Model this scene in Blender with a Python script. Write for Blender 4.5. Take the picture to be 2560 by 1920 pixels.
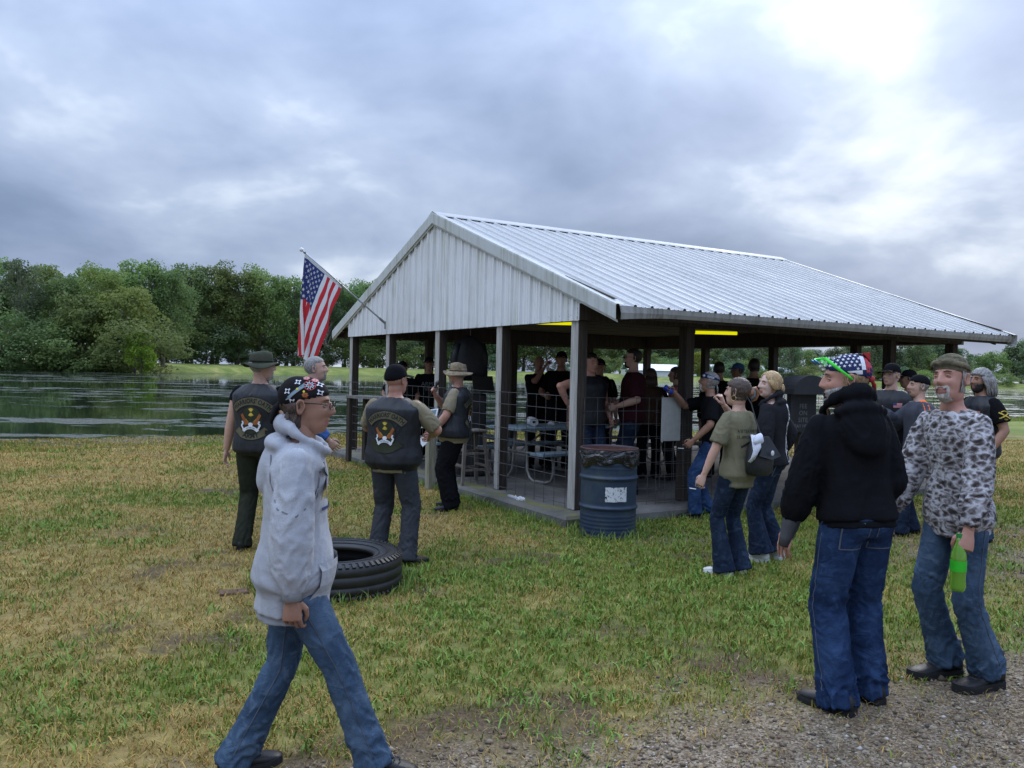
# Lakeside picnic pavilion with a crowd of riders, overcast day.  World: camera at x=y=0, +y into the picture, ground z=0.
import bpy, bmesh, math, random
import numpy as np
from mathutils import Vector, Matrix
from mathutils.bvhtree import BVHTree
for _o in list(bpy.data.objects): bpy.data.objects.remove(_o)
SC = bpy.context.scene
COL = SC.collection
R = math.radians
pi = math.pi

# ------------------------------------------------------------------ camera
cam_d = bpy.data.cameras.new('camera'); cam = bpy.data.objects.new('camera', cam_d); COL.objects.link(cam)
cam_d.sensor_width = 36; cam_d.lens = 28.93; cam_d.clip_end = 3000; cam_d.clip_start = .05
_p, _r = -0.0148, 0.0235
_F = Vector((0, math.cos(_p), math.sin(_p))); _U = Vector((0, -math.sin(_p), math.cos(_p))); _X = Vector((1, 0, 0))
_rx = _X*math.cos(_r) + _U*math.sin(_r); _up = -_X*math.sin(_r) + _U*math.cos(_r)
cam.matrix_world = Matrix(((_rx.x, _up.x, -_F.x, 0), (_rx.y, _up.y, -_F.y, 0), (_rx.z, _up.z, -_F.z, 1.65), (0, 0, 0, 1)))
SC.camera = cam

# ------------------------------------------------------------------ sky, sun, exposure
SUN_AZ, SUN_EL = R(28), R(33)          # azimuth from +y towards +x
SUN_DIR = Vector((math.sin(SUN_AZ)*math.cos(SUN_EL), math.cos(SUN_AZ)*math.cos(SUN_EL), math.sin(SUN_EL)))
W = bpy.data.worlds.new('World'); SC.world = W; W.use_nodes = True
def build_world():
    nt = W.node_tree; N = nt.nodes; L = nt.links; N.clear()
    def nd(t, **k):
        n = N.new(t)
        for a, b in k.items(): setattr(n, a, b)
        return n
    def M(op, a, b=None, c=None, clamp=False):
        n = nd('ShaderNodeMath', operation=op); n.use_clamp = clamp
        for i, v in enumerate((a, b, c)):
            if v is None: continue
            if isinstance(v, (int, float)): n.inputs[i].default_value = v
            else: L.new(v, n.inputs[i])
        return n.outputs[0]
    tc = nd('ShaderNodeTexCoord'); sep = nd('ShaderNodeSeparateXYZ'); L.new(tc.outputs['Generated'], sep.inputs[0])
    x, y, z = sep.outputs
    zz = M('MAXIMUM', z, 0.0)
    k = M('DIVIDE', 1.0, M('ADD', zz, .34))
    cmb = nd('ShaderNodeCombineXYZ'); L.new(M('MULTIPLY', x, k), cmb.inputs[0]); L.new(M('MULTIPLY', y, k), cmb.inputs[1]); cmb.inputs[2].default_value = 3.7
    def noise(scale, det, rough, dist, off):
        mp = nd('ShaderNodeMapping'); L.new(cmb.outputs[0], mp.inputs[0]); mp.inputs['Location'].default_value = off
        n = nd('ShaderNodeTexNoise'); n.noise_dimensions = '2D'; L.new(mp.outputs[0], n.inputs['Vector'])
        n.inputs['Scale'].default_value = scale; n.inputs['Detail'].default_value = det
        n.inputs['Roughness'].default_value = rough; n.inputs['Distortion'].default_value = dist
        return n.outputs[0]
    big = noise(.95, 2, .45, .15, (1.2, 6.3, 0))
    med = noise(2.3, 5, .52, .15, (5.0, 2.4, 1))
    fine = noise(8.0, 3, .55, .1, (9.0, 2.2, 4))
    v = M('ADD', M('ADD', M('MULTIPLY', big, .74), M('MULTIPLY', med, .44)), M('MULTIPLY', fine, .06))   # ~0.64 mean
    # the veiled sun brightens the cloud around it
    dt = nd('ShaderNodeVectorMath', operation='DOT_PRODUCT'); L.new(tc.outputs['Generated'], dt.inputs[0]); dt.inputs[1].default_value = SUN_DIR
    g = M('POWER', M('MAXIMUM', dt.outputs['Value'], 0.0), 60.0)
    v2 = M('ADD', v, M('MULTIPLY', g, .24))
    # thin bright air low over the horizon
    low = M('POWER', M('SUBTRACT', 1.0, M('MINIMUM', M('MULTIPLY', zz, 5.0), 1.0)), 1.8)
    v3 = M('ADD', v2, M('MULTIPLY', low, .19))
    rp = nd('ShaderNodeValToRGB'); L.new(v3, rp.inputs[0]); cr = rp.color_ramp
    cr.elements[0].position = .44; cr.elements[0].color = (.170, .235, .375, 1)
    cr.elements[1].position = 1.0; cr.elements[1].color = (1.12, 1.13, 1.12, 1)
    for p, c in ((.56, (.235, .310, .470)), (.65, (.305, .385, .560)), (.74, (.405, .495, .665)), (.84, (.72, .80, .92))):
        e = cr.elements.new(p); e.color = (*c, 1)
    # an overcast dome is brighter towards the zenith
    zen = M('ADD', .90, M('MULTIPLY', M('POWER', zz, 2.1), 4.4))
    sc = nd('ShaderNodeVectorMath', operation='SCALE'); L.new(rp.outputs[0], sc.inputs[0]); L.new(zen, sc.inputs['Scale'])
    b1 = nd('ShaderNodeBackground'); L.new(sc.outputs[0], b1.inputs[0]); b1.inputs[1].default_value = 1.0
    sky = nd('ShaderNodeTexSky'); sky.sky_type = 'NISHITA'; sky.sun_disc = False
    sky.sun_elevation = SUN_EL; sky.sun_rotation = SUN_AZ; sky.air_density = 1.2; sky.dust_density = 2
    b2 = nd('ShaderNodeBackground'); L.new(sky.outputs[0], b2.inputs[0]); b2.inputs[1].default_value = .08
    mx = nd('ShaderNodeMixShader'); mx.inputs[0].default_value = .94
    L.new(b2.outputs[0], mx.inputs[1]); L.new(b1.outputs[0], mx.inputs[2])
    out = nd('ShaderNodeOutputWorld'); L.new(mx.outputs[0], out.inputs[0])
build_world()
sun_d = bpy.data.lights.new('sun', 'SUN'); sun = bpy.data.objects.new('sun', sun_d); COL.objects.link(sun)
sun_d.energy = 1.5; sun_d.angle = R(28); sun_d.color = (1, .96, .9)
sun.rotation_euler = (-SUN_DIR).to_track_quat('-Z', 'Y').to_euler()
SC.view_settings.view_transform = 'Standard'; SC.view_settings.look = 'None'
SC.view_settings.exposure = 0.25; SC.view_settings.gamma = 1; SC.view_settings.use_curve_mapping = False
SC.render.engine = 'CYCLES'
SC.cycles.use_denoising = True; SC.cycles.max_bounces = 5; SC.cycles.transparent_max_bounces = 8
SC.cycles.diffuse_bounces = 2; SC.cycles.glossy_bounces = 3; SC.cycles.transmission_bounces = 4
SC.cycles.caustics_reflective = False; SC.cycles.caustics_refractive = False

# ------------------------------------------------------------------ materials
class Mat:
    """small node helper around a Principled material"""
    def __init__(s, name, base=(.5, .5, .5), rough=.8, metal=0., spec=.35):
        s.m = bpy.data.materials.new(name); s.m.use_nodes = True
        s.nt = s.m.node_tree; s.N = s.nt.nodes; s.L = s.nt.links
        s.b = s.N['Principled BSDF']
        s.b.inputs['Base Color'].default_value = (*base, 1); s.b.inputs['Roughness'].default_value = rough
        s.b.inputs['Metallic'].default_value = metal; s.b.inputs['Specular IOR Level'].default_value = spec
        s.base = base; s._tc = None
    def nd(s, t, **k):
        n = s.N.new(t)
        for a, b in k.items(): setattr(n, a, b)
        return n
    def co(s, kind='Object', scale=(1, 1, 1), loc=(0, 0, 0), rot=(0, 0, 0)):
        if s._tc is None: s._tc = s.nd('ShaderNodeTexCoord')
        mp = s.nd('ShaderNodeMapping'); s.L.new(s._tc.outputs[kind], mp.inputs[0])
        mp.inputs['Scale'].default_value = scale; mp.inputs['Location'].default_value = loc; mp.inputs['Rotation'].default_value = rot
        return mp.outputs[0]
    def noise(s, vec, scale=5, det=4, rough=.55, dist=0):
        n = s.nd('ShaderNodeTexNoise'); s.L.new(vec, n.inputs['Vector'])
        n.inputs['Scale'].default_value = scale; n.inputs['Detail'].default_value = det
        n.inputs['Roughness'].default_value = rough; n.inputs['Distortion'].default_value = dist
        return n.outputs[0]
    def voro(s, vec, scale=5, feat='F1', out='Distance', rnd=1):
        n = s.nd('ShaderNodeTexVoronoi'); n.feature = feat; s.L.new(vec, n.inputs['Vector']); n.inputs['Scale'].default_value = scale
        n.inputs['Randomness'].default_value = rnd
        return n.outputs[out]
    def ramp(s, fac, stops, interp='LINEAR'):
        r = s.nd('ShaderNodeValToRGB'); s.L.new(fac, r.inputs[0]); cr = r.color_ramp; cr.interpolation = interp
        cr.elements[0].position = stops[0][0]; cr.elements[0].color = (*stops[0][1], 1)
        cr.elements[1].position = stops[-1][0]; cr.elements[1].color = (*stops[-1][1], 1)
        for p, c in stops[1:-1]:
            e = cr.elements.new(p); e.color = (*c, 1)
        return r.outputs[0]
    def mth(s, op, a, b=None, clamp=False):
        n = s.nd('ShaderNodeMath', operation=op); n.use_clamp = clamp
        for i, v in enumerate((a, b)):
            if v is None: continue
            if isinstance(v, (int, float)): n.inputs[i].default_value = v
            else: s.L.new(v, n.inputs[i])
        return n.outputs[0]
    def mix(s, fac, a, b, blend='MIX'):
        n = s.nd('ShaderNodeMix', data_type='RGBA', blend_type=blend)
        for i, v in ((0, fac), (6, a), (7, b)):
            if isinstance(v, (int, float)): n.inputs[i].default_value = v
            elif isinstance(v, tuple): n.inputs[i].default_value = (*v, 1)
            else: s.L.new(v, n.inputs[i])
        return n.outputs[2]
    def color(s, sock): s.L.new(sock, s.b.inputs['Base Color']); return s
    def rough(s, sock): s.L.new(sock, s.b.inputs['Roughness']); return s
    def bump(s, h, strength=.3, dist=.01):
        n = s.nd('ShaderNodeBump'); s.L.new(h, n.inputs['Height']); n.inputs['Strength'].default_value = strength; n.inputs['Distance'].default_value = dist
        s.L.new(n.outputs[0], s.b.inputs['Normal']); return s
    def attr(s, name):
        n = s.nd('ShaderNodeAttribute'); n.attribute_name = name; return n
_MC = {}
def simple(name, base, rough=.8, var=.18, scale=14, bump=.15, bscale=60, metal=0., spec=.35, kind='Object'):
    """plain surface with fine colour variation and relief"""
    if name in _MC: return _MC[name]
    m = Mat(name, base, rough, metal, spec)
    v = m.co(kind)
    n = m.noise(v, scale, 5, .6)
    lo = tuple(c*(1-var) for c in base); hi = tuple(min(1, c*(1+var)) for c in base)
    m.color(m.ramp(n, [(.3, lo), (.7, hi)]))
    if bump: m.bump(m.noise(v, bscale, 4, .6), bump, .004)
    _MC[name] = m.m
    return m.m

# ------------------------------------------------------------------ mesh helpers
def setp(o, label=None, cat=None, group=None, kind=None):
    if label: o['label'] = label
    if cat: o['category'] = cat
    if group: o['group'] = group
    if kind: o['kind'] = kind
    return o
def empty(name, loc=(0, 0, 0), rz=0., **k):
    o = bpy.data.objects.new(name, None); COL.objects.link(o); o.location = loc; o.rotation_euler = (0, 0, rz); o.empty_display_size = .2
    return setp(o, **k)
def link(name, me, mats, parent=None, smooth=False, **k):
    if not isinstance(mats, (list, tuple)): mats = [mats]
    for m in mats:
        if m is not None: me.materials.append(m)
    if smooth:
        me.polygons.foreach_set('use_smooth', np.ones(len(me.polygons), dtype=bool))
    o = bpy.data.objects.new(name, me); COL.objects.link(o)
    if parent is not None: o.parent = parent
    return setp(o, **k)
def fastmesh(name, V, F, matidx=None):
    """V (n,3), F (m,k) array of equal-sized faces"""
    V = np.asarray(V, dtype=np.float32); F = np.asarray(F, dtype=np.int32)
    me = bpy.data.meshes.new(name); me.vertices.add(len(V)); me.vertices.foreach_set('co', V.ravel())
    k = F.shape[1]; me.loops.add(F.size); me.loops.foreach_set('vertex_index', F.ravel())
    me.polygons.add(len(F)); me.polygons.foreach_set('loop_start', np.arange(0, F.size, k, dtype=np.int32))
    try: me.polygons.foreach_set('loop_total', np.full(len(F), k, dtype=np.int32))
    except Exception: pass
    if matidx is not None: me.polygons.foreach_set('material_index', np.asarray(matidx, dtype=np.int32))
    me.update(calc_edges=True); me.validate()
    return me
def frame(d, up=(0, 0, 1)):
    d = np.asarray(d, float); d = d/max(np.linalg.norm(d), 1e-9)
    up = np.asarray(up, float)
    if abs(d @ up) > .98*np.linalg.norm(up): up = np.array((0, 1., 0)) if abs(d[1]) < .9 else np.array((1., 0, 0))
    x = np.cross(up, d); x /= np.linalg.norm(x); y = np.cross(d, x)
    return x, y, d
class MB:
    """collects shapes into one mesh"""
    def __init__(s): s.v = []; s.f = []; s.mi = []; s.n = 0; s.cur = 0
    def add(s, V, F, mi=None):
        V = [tuple(map(float, p)) for p in V]
        s.v += V; s.f += [tuple(int(i)+s.n for i in f) for f in F]; s.mi += [s.cur if mi is None else mi]*len(F); s.n += len(V); return s
    def box(s, c, d, rot=None, bev=0):
        x, y, z = (q/2 for q in d)
        if bev:
            b = min(bev, x*.9, y*.9, z*.9); P = []
            for sz in (-1, 1):
                for (px, py) in ((-x+b, -y), (x-b, -y), (x, -y+b), (x, y-b), (x-b, y), (-x+b, y), (-x, y-b), (-x, -y+b)):
                    P.append((px, py, sz*(z-b)))
            for sz in (-1, 1):
                for (px, py) in ((-x+b, -y+b), (x-b, -y+b), (x-b, y-b), (-x+b, y-b)): P.append((px, py, sz*z))
            F = [(i, (i+1) % 8, 8+(i+1) % 8, 8+i) for i in range(8)]
            for base, o, fl in ((16, 0, 1), (20, 8, 0)):
                q = [(o+0, o+1, base+1, base+0), (o+1, o+2, base+1), (o+2, o+3, base+2, base+1), (o+3, o+4, base+2), (o+4, o+5, base+3, base+2), (o+5, o+6, base+3), (o+6, o+7, base, base+3), (o+7, o+0, base), (base, base+1, base+2, base+3)]
                F += [tuple(reversed(t)) if fl else t for t in q]
        else:
            P = [(a*x, b*y, e*z) for e in (-1, 1) for a, b in ((-1, -1), (1, -1), (1, 1), (-1, 1))]
            F = [(3, 2, 1, 0), (4, 5, 6, 7)]+[(i, (i+1) % 4, 4+(i+1) % 4, 4+i) for i in range(4)]
        m = rot if rot is not None else np.eye(3)
        return s.add([np.asarray(c)+m@np.asarray(p) for p in P], F)
    def bar(s, a, b, w, h, up=(0, 0, 1)):
        a = np.asarray(a, float); b = np.asarray(b, float); x, y, d = frame(b-a, up)
        return s.box((a+b)/2, (w, h, np.linalg.norm(b-a)), np.stack([x, y, d], 1))
    def tube(s, pts, r, seg=8, cap=True, up=(0, 0, 1), closed=False):
        pts = [np.asarray(p, float) for p in pts]; n = len(pts); r = r if hasattr(r, '__len__') else [r]*n
        V = []; pt = tuple(up) == (0, 0, 1) and not closed; x = None
        for i, p in enumerate(pts):
            d = (pts[(i+1) % n]-pts[i-1]) if closed else pts[min(i+1, n-1)]-pts[max(i-1, 0)]
            if pt and x is not None:      # carry the ring's frame along, so that it never twists
                d = d/max(np.linalg.norm(d), 1e-9); x = x-d*(x@d); x /= np.linalg.norm(x); y = np.cross(d, x)
            else: x, y, _ = frame(d, up)
            ri = r[i] if hasattr(r[i], '__len__') else (r[i], r[i])
            for j in range(seg):
                t = 2*pi*j/seg; V.append(p+x*ri[0]*math.cos(t)+y*ri[1]*math.sin(t))
        F = [(i*seg+j, i*seg+(j+1) % seg, ((i+1) % n)*seg+(j+1) % seg, ((i+1) % n)*seg+j) for i in range(n if closed else n-1) for j in range(seg)]
        if cap and not closed: F += [tuple(range(seg-1, -1, -1)), tuple((n-1)*seg+j for j in range(seg))]
        return s.add(V, F)
    def lathe(s, prof, seg=24, c=(0, 0, 0), rot=None, cap=True):
        V = []; m = rot if rot is not None else np.eye(3)
        for r, z in prof:
            for j in range(seg):
                t = 2*pi*j/seg; V.append(np.asarray(c)+m@np.array((r*math.cos(t), r*math.sin(t), z)))
        n = len(prof)
        F = [(i*seg+j, i*seg+(j+1) % seg, (i+1)*seg+(j+1) % seg, (i+1)*seg+j) for i in range(n-1) for j in range(seg)]
        if cap: F += [tuple(range(seg-1, -1, -1)), tuple((n-1)*seg+j for j in range(seg))]
        return s.add(V, F)
    def ell(s, c, r, seg=12, rings=8, rot=None):
        m = rot if rot is not None else np.eye(3); V = []; r = r if hasattr(r, '__len__') else (r, r, r)
        for i in range(rings+1):
            a = pi*i/rings
            for j in range(seg):
                t = 2*pi*j/seg; V.append(np.asarray(c)+m@np.array((r[0]*math.sin(a)*math.cos(t), r[1]*math.sin(a)*math.sin(t), -r[2]*math.cos(a))))
        F = [(i*seg+j, i*seg+(j+1) % seg, (i+1)*seg+(j+1) % seg, (i+1)*seg+j) for i in range(rings) for j in range(seg)]
        return s.add(V, F)
    def quad(s, *P, mi=None): return s.add(P, [tuple(range(len(P)))], mi)
    def prism(s, poly, a, b, axis=2):
        """extrude a 2D polygon between a and b along an axis (other two axes in order)"""
        n = len(poly); V = []
        for t in (a, b):
            for p, q in poly:
                V.append({0: (t, p, q), 1: (p, t, q), 2: (p, q, t)}[axis])
        F = [tuple(range(n-1, -1, -1)), tuple(range(n, 2*n))]+[(i, (i+1) % n, n+(i+1) % n, n+i) for i in range(n)]
        return s.add(V, F)
    def mesh(s, name='m'):
        me = bpy.data.meshes.new(name); me.from_pydata(s.v, [], s.f)
        if any(s.mi): me.polygons.foreach_set('material_index', s.mi)
        return me
    def build(s, name, mats, parent=None, smooth=False, fix=True, **k):
        me = s.mesh(name)
        if fix:
            bm = bmesh.new(); bm.from_mesh(me); bmesh.ops.recalc_face_normals(bm, faces=bm.faces); bm.to_mesh(me); bm.free()
        return link(name, me, mats, parent, smooth, **k)
def copy_tree(o, parent=None):
    c = o.copy(); COL.objects.link(c)
    if parent is not None: c.parent = parent
    for ch in list(o.children): copy_tree(ch, c)
    return c
# vectorised gradient noise
_rng = np.random.RandomState(7); _PERM = np.concatenate([_rng.permutation(256)]*3)
_G3 = _rng.normal(size=(256, 3)); _G3 /= np.linalg.norm(_G3, axis=1)[:, None]; _G3 = _G3.astype(np.float32)
def pnoise(P):
    P = np.asarray(P, np.float32); flat = len(P) > 2000 and np.ptp(P[:, 2]) == 0
    if flat: P = np.c_[P[:, :2], np.floor(P[:, 2])]
    I = np.floor(P).astype(np.int32); f = P-I; u = f*f*f*(f*(f*6-15)+10); I &= 255
    out = 0
    for dx in (0, 1):
        for dy in (0, 1):
            for dz in ((0,) if flat else (0, 1)):
                h = _PERM[_PERM[_PERM[I[:, 0]+dx]+I[:, 1]+dy]+I[:, 2]+dz]
                G = _G3[h]; g = G[:, 0]*(f[:, 0]-dx)+G[:, 1]*(f[:, 1]-dy)+G[:, 2]*(f[:, 2]-dz)
                w = (u[:, 0] if dx else 1-u[:, 0])*(u[:, 1] if dy else 1-u[:, 1])*(u[:, 2] if dz else 1-u[:, 2])
                out = out+g*w
    return out*1.5
def fbm(P, oct=3, gain=.5):
    P = np.asarray(P, float); a = 1.; o = 0
    for i in range(oct): o = o+a*pnoise(P*2**i+17.3*i); a *= gain
    return o
def sstep(x, a, b):
    t = np.clip((np.asarray(x, float)-a)/(b-a), 0, 1); return t*t*(3-2*t)
_WORK = bpy.data.scenes.new('workbench')          # scratch scene, removed at the end: evaluates single meshes without touching the big scene
def evaluated(o):
    _WORK.collection.objects.link(o); vl = _WORK.view_layers[0]; vl.update(); return o.evaluated_get(vl.depsgraph)
_TXT = {}
def text_mesh(txt, size=1., bold=0.):
    """flat lettering: vertices (x,y) and faces, centred at the origin"""
    if (txt, size, bold) in _TXT: return _TXT[(txt, size, bold)]
    cu = bpy.data.curves.new('t', 'FONT'); cu.body = txt; cu.size = size; cu.align_x = 'CENTER'; cu.align_y = 'CENTER'; cu.offset = bold; cu.resolution_u = 2
    o = bpy.data.objects.new('t', cu); me = bpy.data.meshes.new_from_object(evaluated(o))
    V = np.array([v.co[:2] for v in me.vertices]).reshape(-1, 2); F = [tuple(p.vertices) for p in me.polygons]
    bpy.data.objects.remove(o); bpy.data.curves.remove(cu); bpy.data.meshes.remove(me); _TXT[(txt, size, bold)] = (V, F)
    return V, F
# ================================================================== SETTING: ground, lake, far bank, trees
NEAR = [(-120, -46), (-60, -14), (-30, 5.5), (-18, 12.6), (-10.5, 17.2), (-6.6, 19.6), (0, 23.5), (6, 27.5), (14, 33), (24, 41), (38, 57), (60, 78), (110, 112), (240, 170)]
FAR = [(330, 330), (205, 325), (120, 318), (60, 300), (0, 275), (-42, 245), (-72, 222), (-84, 196), (-100, 176), (-128, 160), (-180, 120), (-260, 20)]
LAKE = np.array(NEAR+FAR, float)
def lake_sd(P):
    """signed distance to the lake outline, negative on the water"""
    A = LAKE; B = np.roll(LAKE, -1, 0); d = np.full(len(P), 1e9); ins = np.zeros(len(P), bool)
    for a, b in zip(A, B):
        e = b-a; w = P-a; t = np.clip((w@e)/(e@e), 0, 1); d = np.minimum(d, np.linalg.norm(w-t[:, None]*e, axis=1))
        c = ((a[1] <= P[:, 1]) & (P[:, 1] < b[1])) | ((b[1] <= P[:, 1]) & (P[:, 1] < a[1]))
        with np.errstate(divide='ignore', invalid='ignore'):
            ins ^= c & (P[:, 0] < (b[0]-a[0])*(P[:, 1]-a[1])/(b[1]-a[1])+a[0])
    return np.where(ins, -d, d)
WATER_Z = -.45
def ground_z(P, sd=None):
    sd = lake_sd(P) if sd is None else sd
    n = fbm(np.c_[P*.35, np.zeros(len(P))], 2)
    far = sstep(np.hypot(P[:, 0], P[:, 1]), 110, 220)
    zz = np.where(sd > 0, WATER_Z+sstep(sd, -.6, 3.2)*(.45+1.0*far), WATER_Z-.06-np.minimum(-sd, 6)*.12)
    near = sstep(np.hypot(P[:, 0], P[:, 1]), 11, 22)
    return np.where(sd > 3.2, 1.0*far+n*.03*near+.9*far*sstep(sd, 3, 30), zz)
def zones(P):
    """gravel, dryness, bare earth and depth of green at ground points near the camera"""
    Q = np.c_[P, np.zeros(len(P))]
    n1 = fbm(Q*.55, 3); n2 = fbm(Q*1.7+5, 3); n3 = fbm(Q*.9+31, 3); n4 = fbm(Q*4.2+11, 2)
    line = P[:, 1]-(3.56+.47*P[:, 0])
    gravel = sstep(-line+.34*n2+.14*n4, -.40, .40)
    lane = np.exp(-((P[:, 1]-(7.6+.35*(P[:, 0]-4.4)))/1.5)**2)*sstep(P[:, 0], 2.9, 4.6)        # trodden way past the entrance
    rim = np.exp(-((P[:, 0]-1.9)/1.2)**2-((P[:, 1]-8.3)/.28)**2)*.75
    gravel = np.clip(np.maximum(gravel, np.maximum(lane*(.55+.9*n2), rim*(.5+n4))), 0, 1)
    right = sstep(P[:, 0], -1.3, .9)*sstep(P[:, 1], 3.6, 4.8)*(1-sstep(P[:, 1], 9.5, 14))*(1-.5*sstep(P[:, 0], 2.6, 4.2))
    dry = np.clip(.76-.80*right+.75*n1+.42*n2, 0, 1)
    bare = np.clip(.20+.62*n3+.36*n4-.05*right+.30*sstep(-line, -1.1, .1)+.25*lane, 0, 1)
    bare = sstep(bare, .33, .78)
    return gravel, dry, bare

def grow(n, lo, hi): 
    return np.sign(n)*np.sinh(np.abs(n)*math.asinh(hi/lo))*lo
def build_ground():
    nx, ny = 440, 470
    gx = grow(np.linspace(-1, 1, nx), .9, 1500.)
    gy = 7+grow(np.linspace(-.42, 1, ny), .75, 2400.)
    X, Y = np.meshgrid(gx, gy); P = np.c_[X.ravel(), Y.ravel()]
    sd = lake_sd(P); sd += fbm(np.c_[P*.22, np.zeros(len(P))], 3)*1.1
    Z = ground_z(P, sd)
    I = np.arange(nx*ny).reshape(ny, nx)
    F = np.stack([I[:-1, :-1], I[:-1, 1:], I[1:, 1:], I[1:, :-1]], -1).reshape(-1, 4)
    me = fastmesh('ground', np.c_[P, Z], F)
    g, d, b = zones(P)
    r = np.hypot(P[:, 0], P[:, 1])
    # unmown fringe of the lake and the tall meadow on the right
    mead = np.clip(sstep(P[:, 0]*.35+P[:, 1]*.94, 28, 33)+ (1-sstep(sd, .5, 2.2))*.9, 0, 1)
    a = me.attributes.new('zone', 'FLOAT_COLOR', 'POINT')
    a.data.foreach_set('color', np.c_[g, d, b, mead].astype(np.float32).ravel())
    m = Mat('lawn_earth', rough=.95, spec=.15)
    at = m.attr('zone'); sp = m.nd('ShaderNodeSeparateColor'); m.L.new(at.outputs['Color'], sp.inputs[0])
    v = m.co('Object'); 
    n1 = m.noise(v, 7, 6, .65); n2 = m.noise(v, 42, 4, .6); n3 = m.noise(v, 1.1, 4, .6)
    soil = m.ramp(n2, [(.3, (.045, .032, .020)), (.7, (.17, .118, .068))])
    green = m.ramp(n1, [(.3, (.065, .090, .020)), (.7, (.20, .22, .052))])
    straw = m.ramp(n1, [(.3, (.16, .115, .042)), (.7, (.42, .31, .12))])
    far = m.ramp(n3, [(.32, (.15, .175, .045)), (.5, (.24, .21, .075)), (.68, (.33, .265, .10))])
    turf = m.mix(sp.outputs[1], green, straw)
    turf = m.mix(m.mth('MULTIPLY', m.mth('GREATER_THAN', n1, .52), .35), turf, far)
    c = m.mix(sp.outputs[2], turf, soil)
    grav = m.ramp(m.voro(v, 95, out='Color'), [(.0, (.06, .044, .028)), (.45, (.19, .145, .098)), (1, (.46, .38, .29))])
    grav = m.mix(m.ramp(n1, [(.4, (0, 0, 0)), (.66, (.75, .75, .75))]), grav, soil)
    c = m.mix(sp.outputs[0], c, grav)
    mg = m.ramp(m.noise(v, .25, 5, .65), [(.34, (.10, .145, .032)), (.55, (.19, .215, .055)), (.72, (.34, .29, .11))])
    c = m.mix(at.outputs['Alpha'], c, mg)
    m.color(c); m.bump(m.mth('ADD', m.noise(v, 60, 4, .7), m.mth('MULTIPLY', n1, 1.5)), .6, .03)
    link('ground', me, m.m, kind='structure', smooth=True)
build_ground()

def build_lake():
    bm = bmesh.new(); vs = [bm.verts.new((x, y, WATER_Z)) for x, y in LAKE]
    # a little wider than the outline so that the bank cuts it
    c = LAKE.mean(0)
    for vtx in vs: vtx.co.x += (vtx.co.x-c[0])*.02; vtx.co.y += (vtx.co.y-c[1])*.02-1.5
    bm.faces.new(vs); bmesh.ops.triangulate(bm, faces=bm.faces)
    me = bpy.data.meshes.new('lake'); bm.to_mesh(me); bm.free()
    m = Mat('lake_water', (.018, .028, .022), .06, spec=.6)
    v = m.co('Object'); vs_ = m.co('Object', scale=(.16, .5, 1), rot=(0, 0, R(-31)))
    scum = m.noise(m.co('Object', scale=(.26, .50, 1), rot=(0, 0, R(-31))), .85, 7, .70, 1.2)
    patch = m.noise(m.co('Object', scale=(.05, .15, 1), rot=(0, 0, R(-31))), 1., 3, .5)
    s = m.mth('ADD', scum, m.mth('MULTIPLY', m.mth('SUBTRACT', patch, .5), .85))
    fac = m.ramp(s, [(.53, (0, 0, 0)), (.66, (.8, .8, .8))])
    fine = m.noise(v, 2.6, 5, .75)
    fac = m.mth('MULTIPLY', fac, m.ramp(fine, [(.34, (.0, .0, .0)), (.62, (.9, .9, .9))]))
    m.color(m.mix(fac, (.014, .026, .014), m.ramp(fine, [(.3, (.085, .09, .055)), (.7, (.20, .18, .15))])))
    m.rough(m.ramp(fac, [(0, (.04, .04, .04)), (.5, (.85, .85, .85))]))
    m.L.new(m.ramp(fac, [(0, (.55, .55, .55)), (.5, (.08, .08, .08))]), m.b.inputs['Specular IOR Level'])
    rip = m.mth('ADD', m.noise(m.co('Object', scale=(1, 2.4, 1), rot=(0, 0, R(-20))), .9, 3, .5), 0.)
    m.bump(rip, .010, .03)
    link('lake', me, m.m, kind='structure')
build_lake()

# ---- trees
BARK = simple('bark', (.13, .105, .082), .9, .35, 6, .6, 25)
BARK2 = simple('bark_pale', (.30, .28, .24), .9, .3, 5, .5, 20)
def leafmat(name, c):
    m = Mat(name, c, .65, spec=.25)
    n = m.noise(m.co('Object'), .42, 3, .6); f = m.noise(m.co('Object'), 2.4, 3, .6)
    oi = m.nd('ShaderNodeObjectInfo')
    a = m.ramp(m.mth('ADD', m.mth('MULTIPLY', n, .6), m.mth('MULTIPLY', f, .4)), [(.30, tuple(q*.62 for q in c)), (.5, c), (.70, (c[0]*1.6, c[1]*1.4, c[2]*1.2))])
    hs = m.nd('ShaderNodeHueSaturation'); m.L.new(a, hs.inputs['Color'])
    m.L.new(m.mth('ADD', .475, m.mth('MULTIPLY', oi.outputs['Random'], .045)), hs.inputs['Hue'])
    m.L.new(m.mth('ADD', .72, m.mth('MULTIPLY', oi.outputs['Random'], .55)), hs.inputs['Value'])
    m.color(hs.outputs[0])
    tr = m.nd('ShaderNodeBsdfTranslucent'); m.L.new(hs.outputs[0], tr.inputs[0]); mx = m.nd('ShaderNodeMixShader'); mx.inputs[0].default_value = .45
    m.L.new(m.b.outputs[0], mx.inputs[1]); m.L.new(tr.outputs[0], mx.inputs[2]); m.L.new(mx.outputs[0], m.N['Material Output'].inputs[0])
    return m.m
LEAF = [leafmat('leaf_deep', (.15, .225, .078)), leafmat('leaf_mid', (.185, .26, .082)), leafmat('leaf_yellow', (.22, .295, .08)), leafmat('leaf_bluish', (.16, .23, .12)), leafmat('leaf_bright', (.26, .34, .05))]
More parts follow.
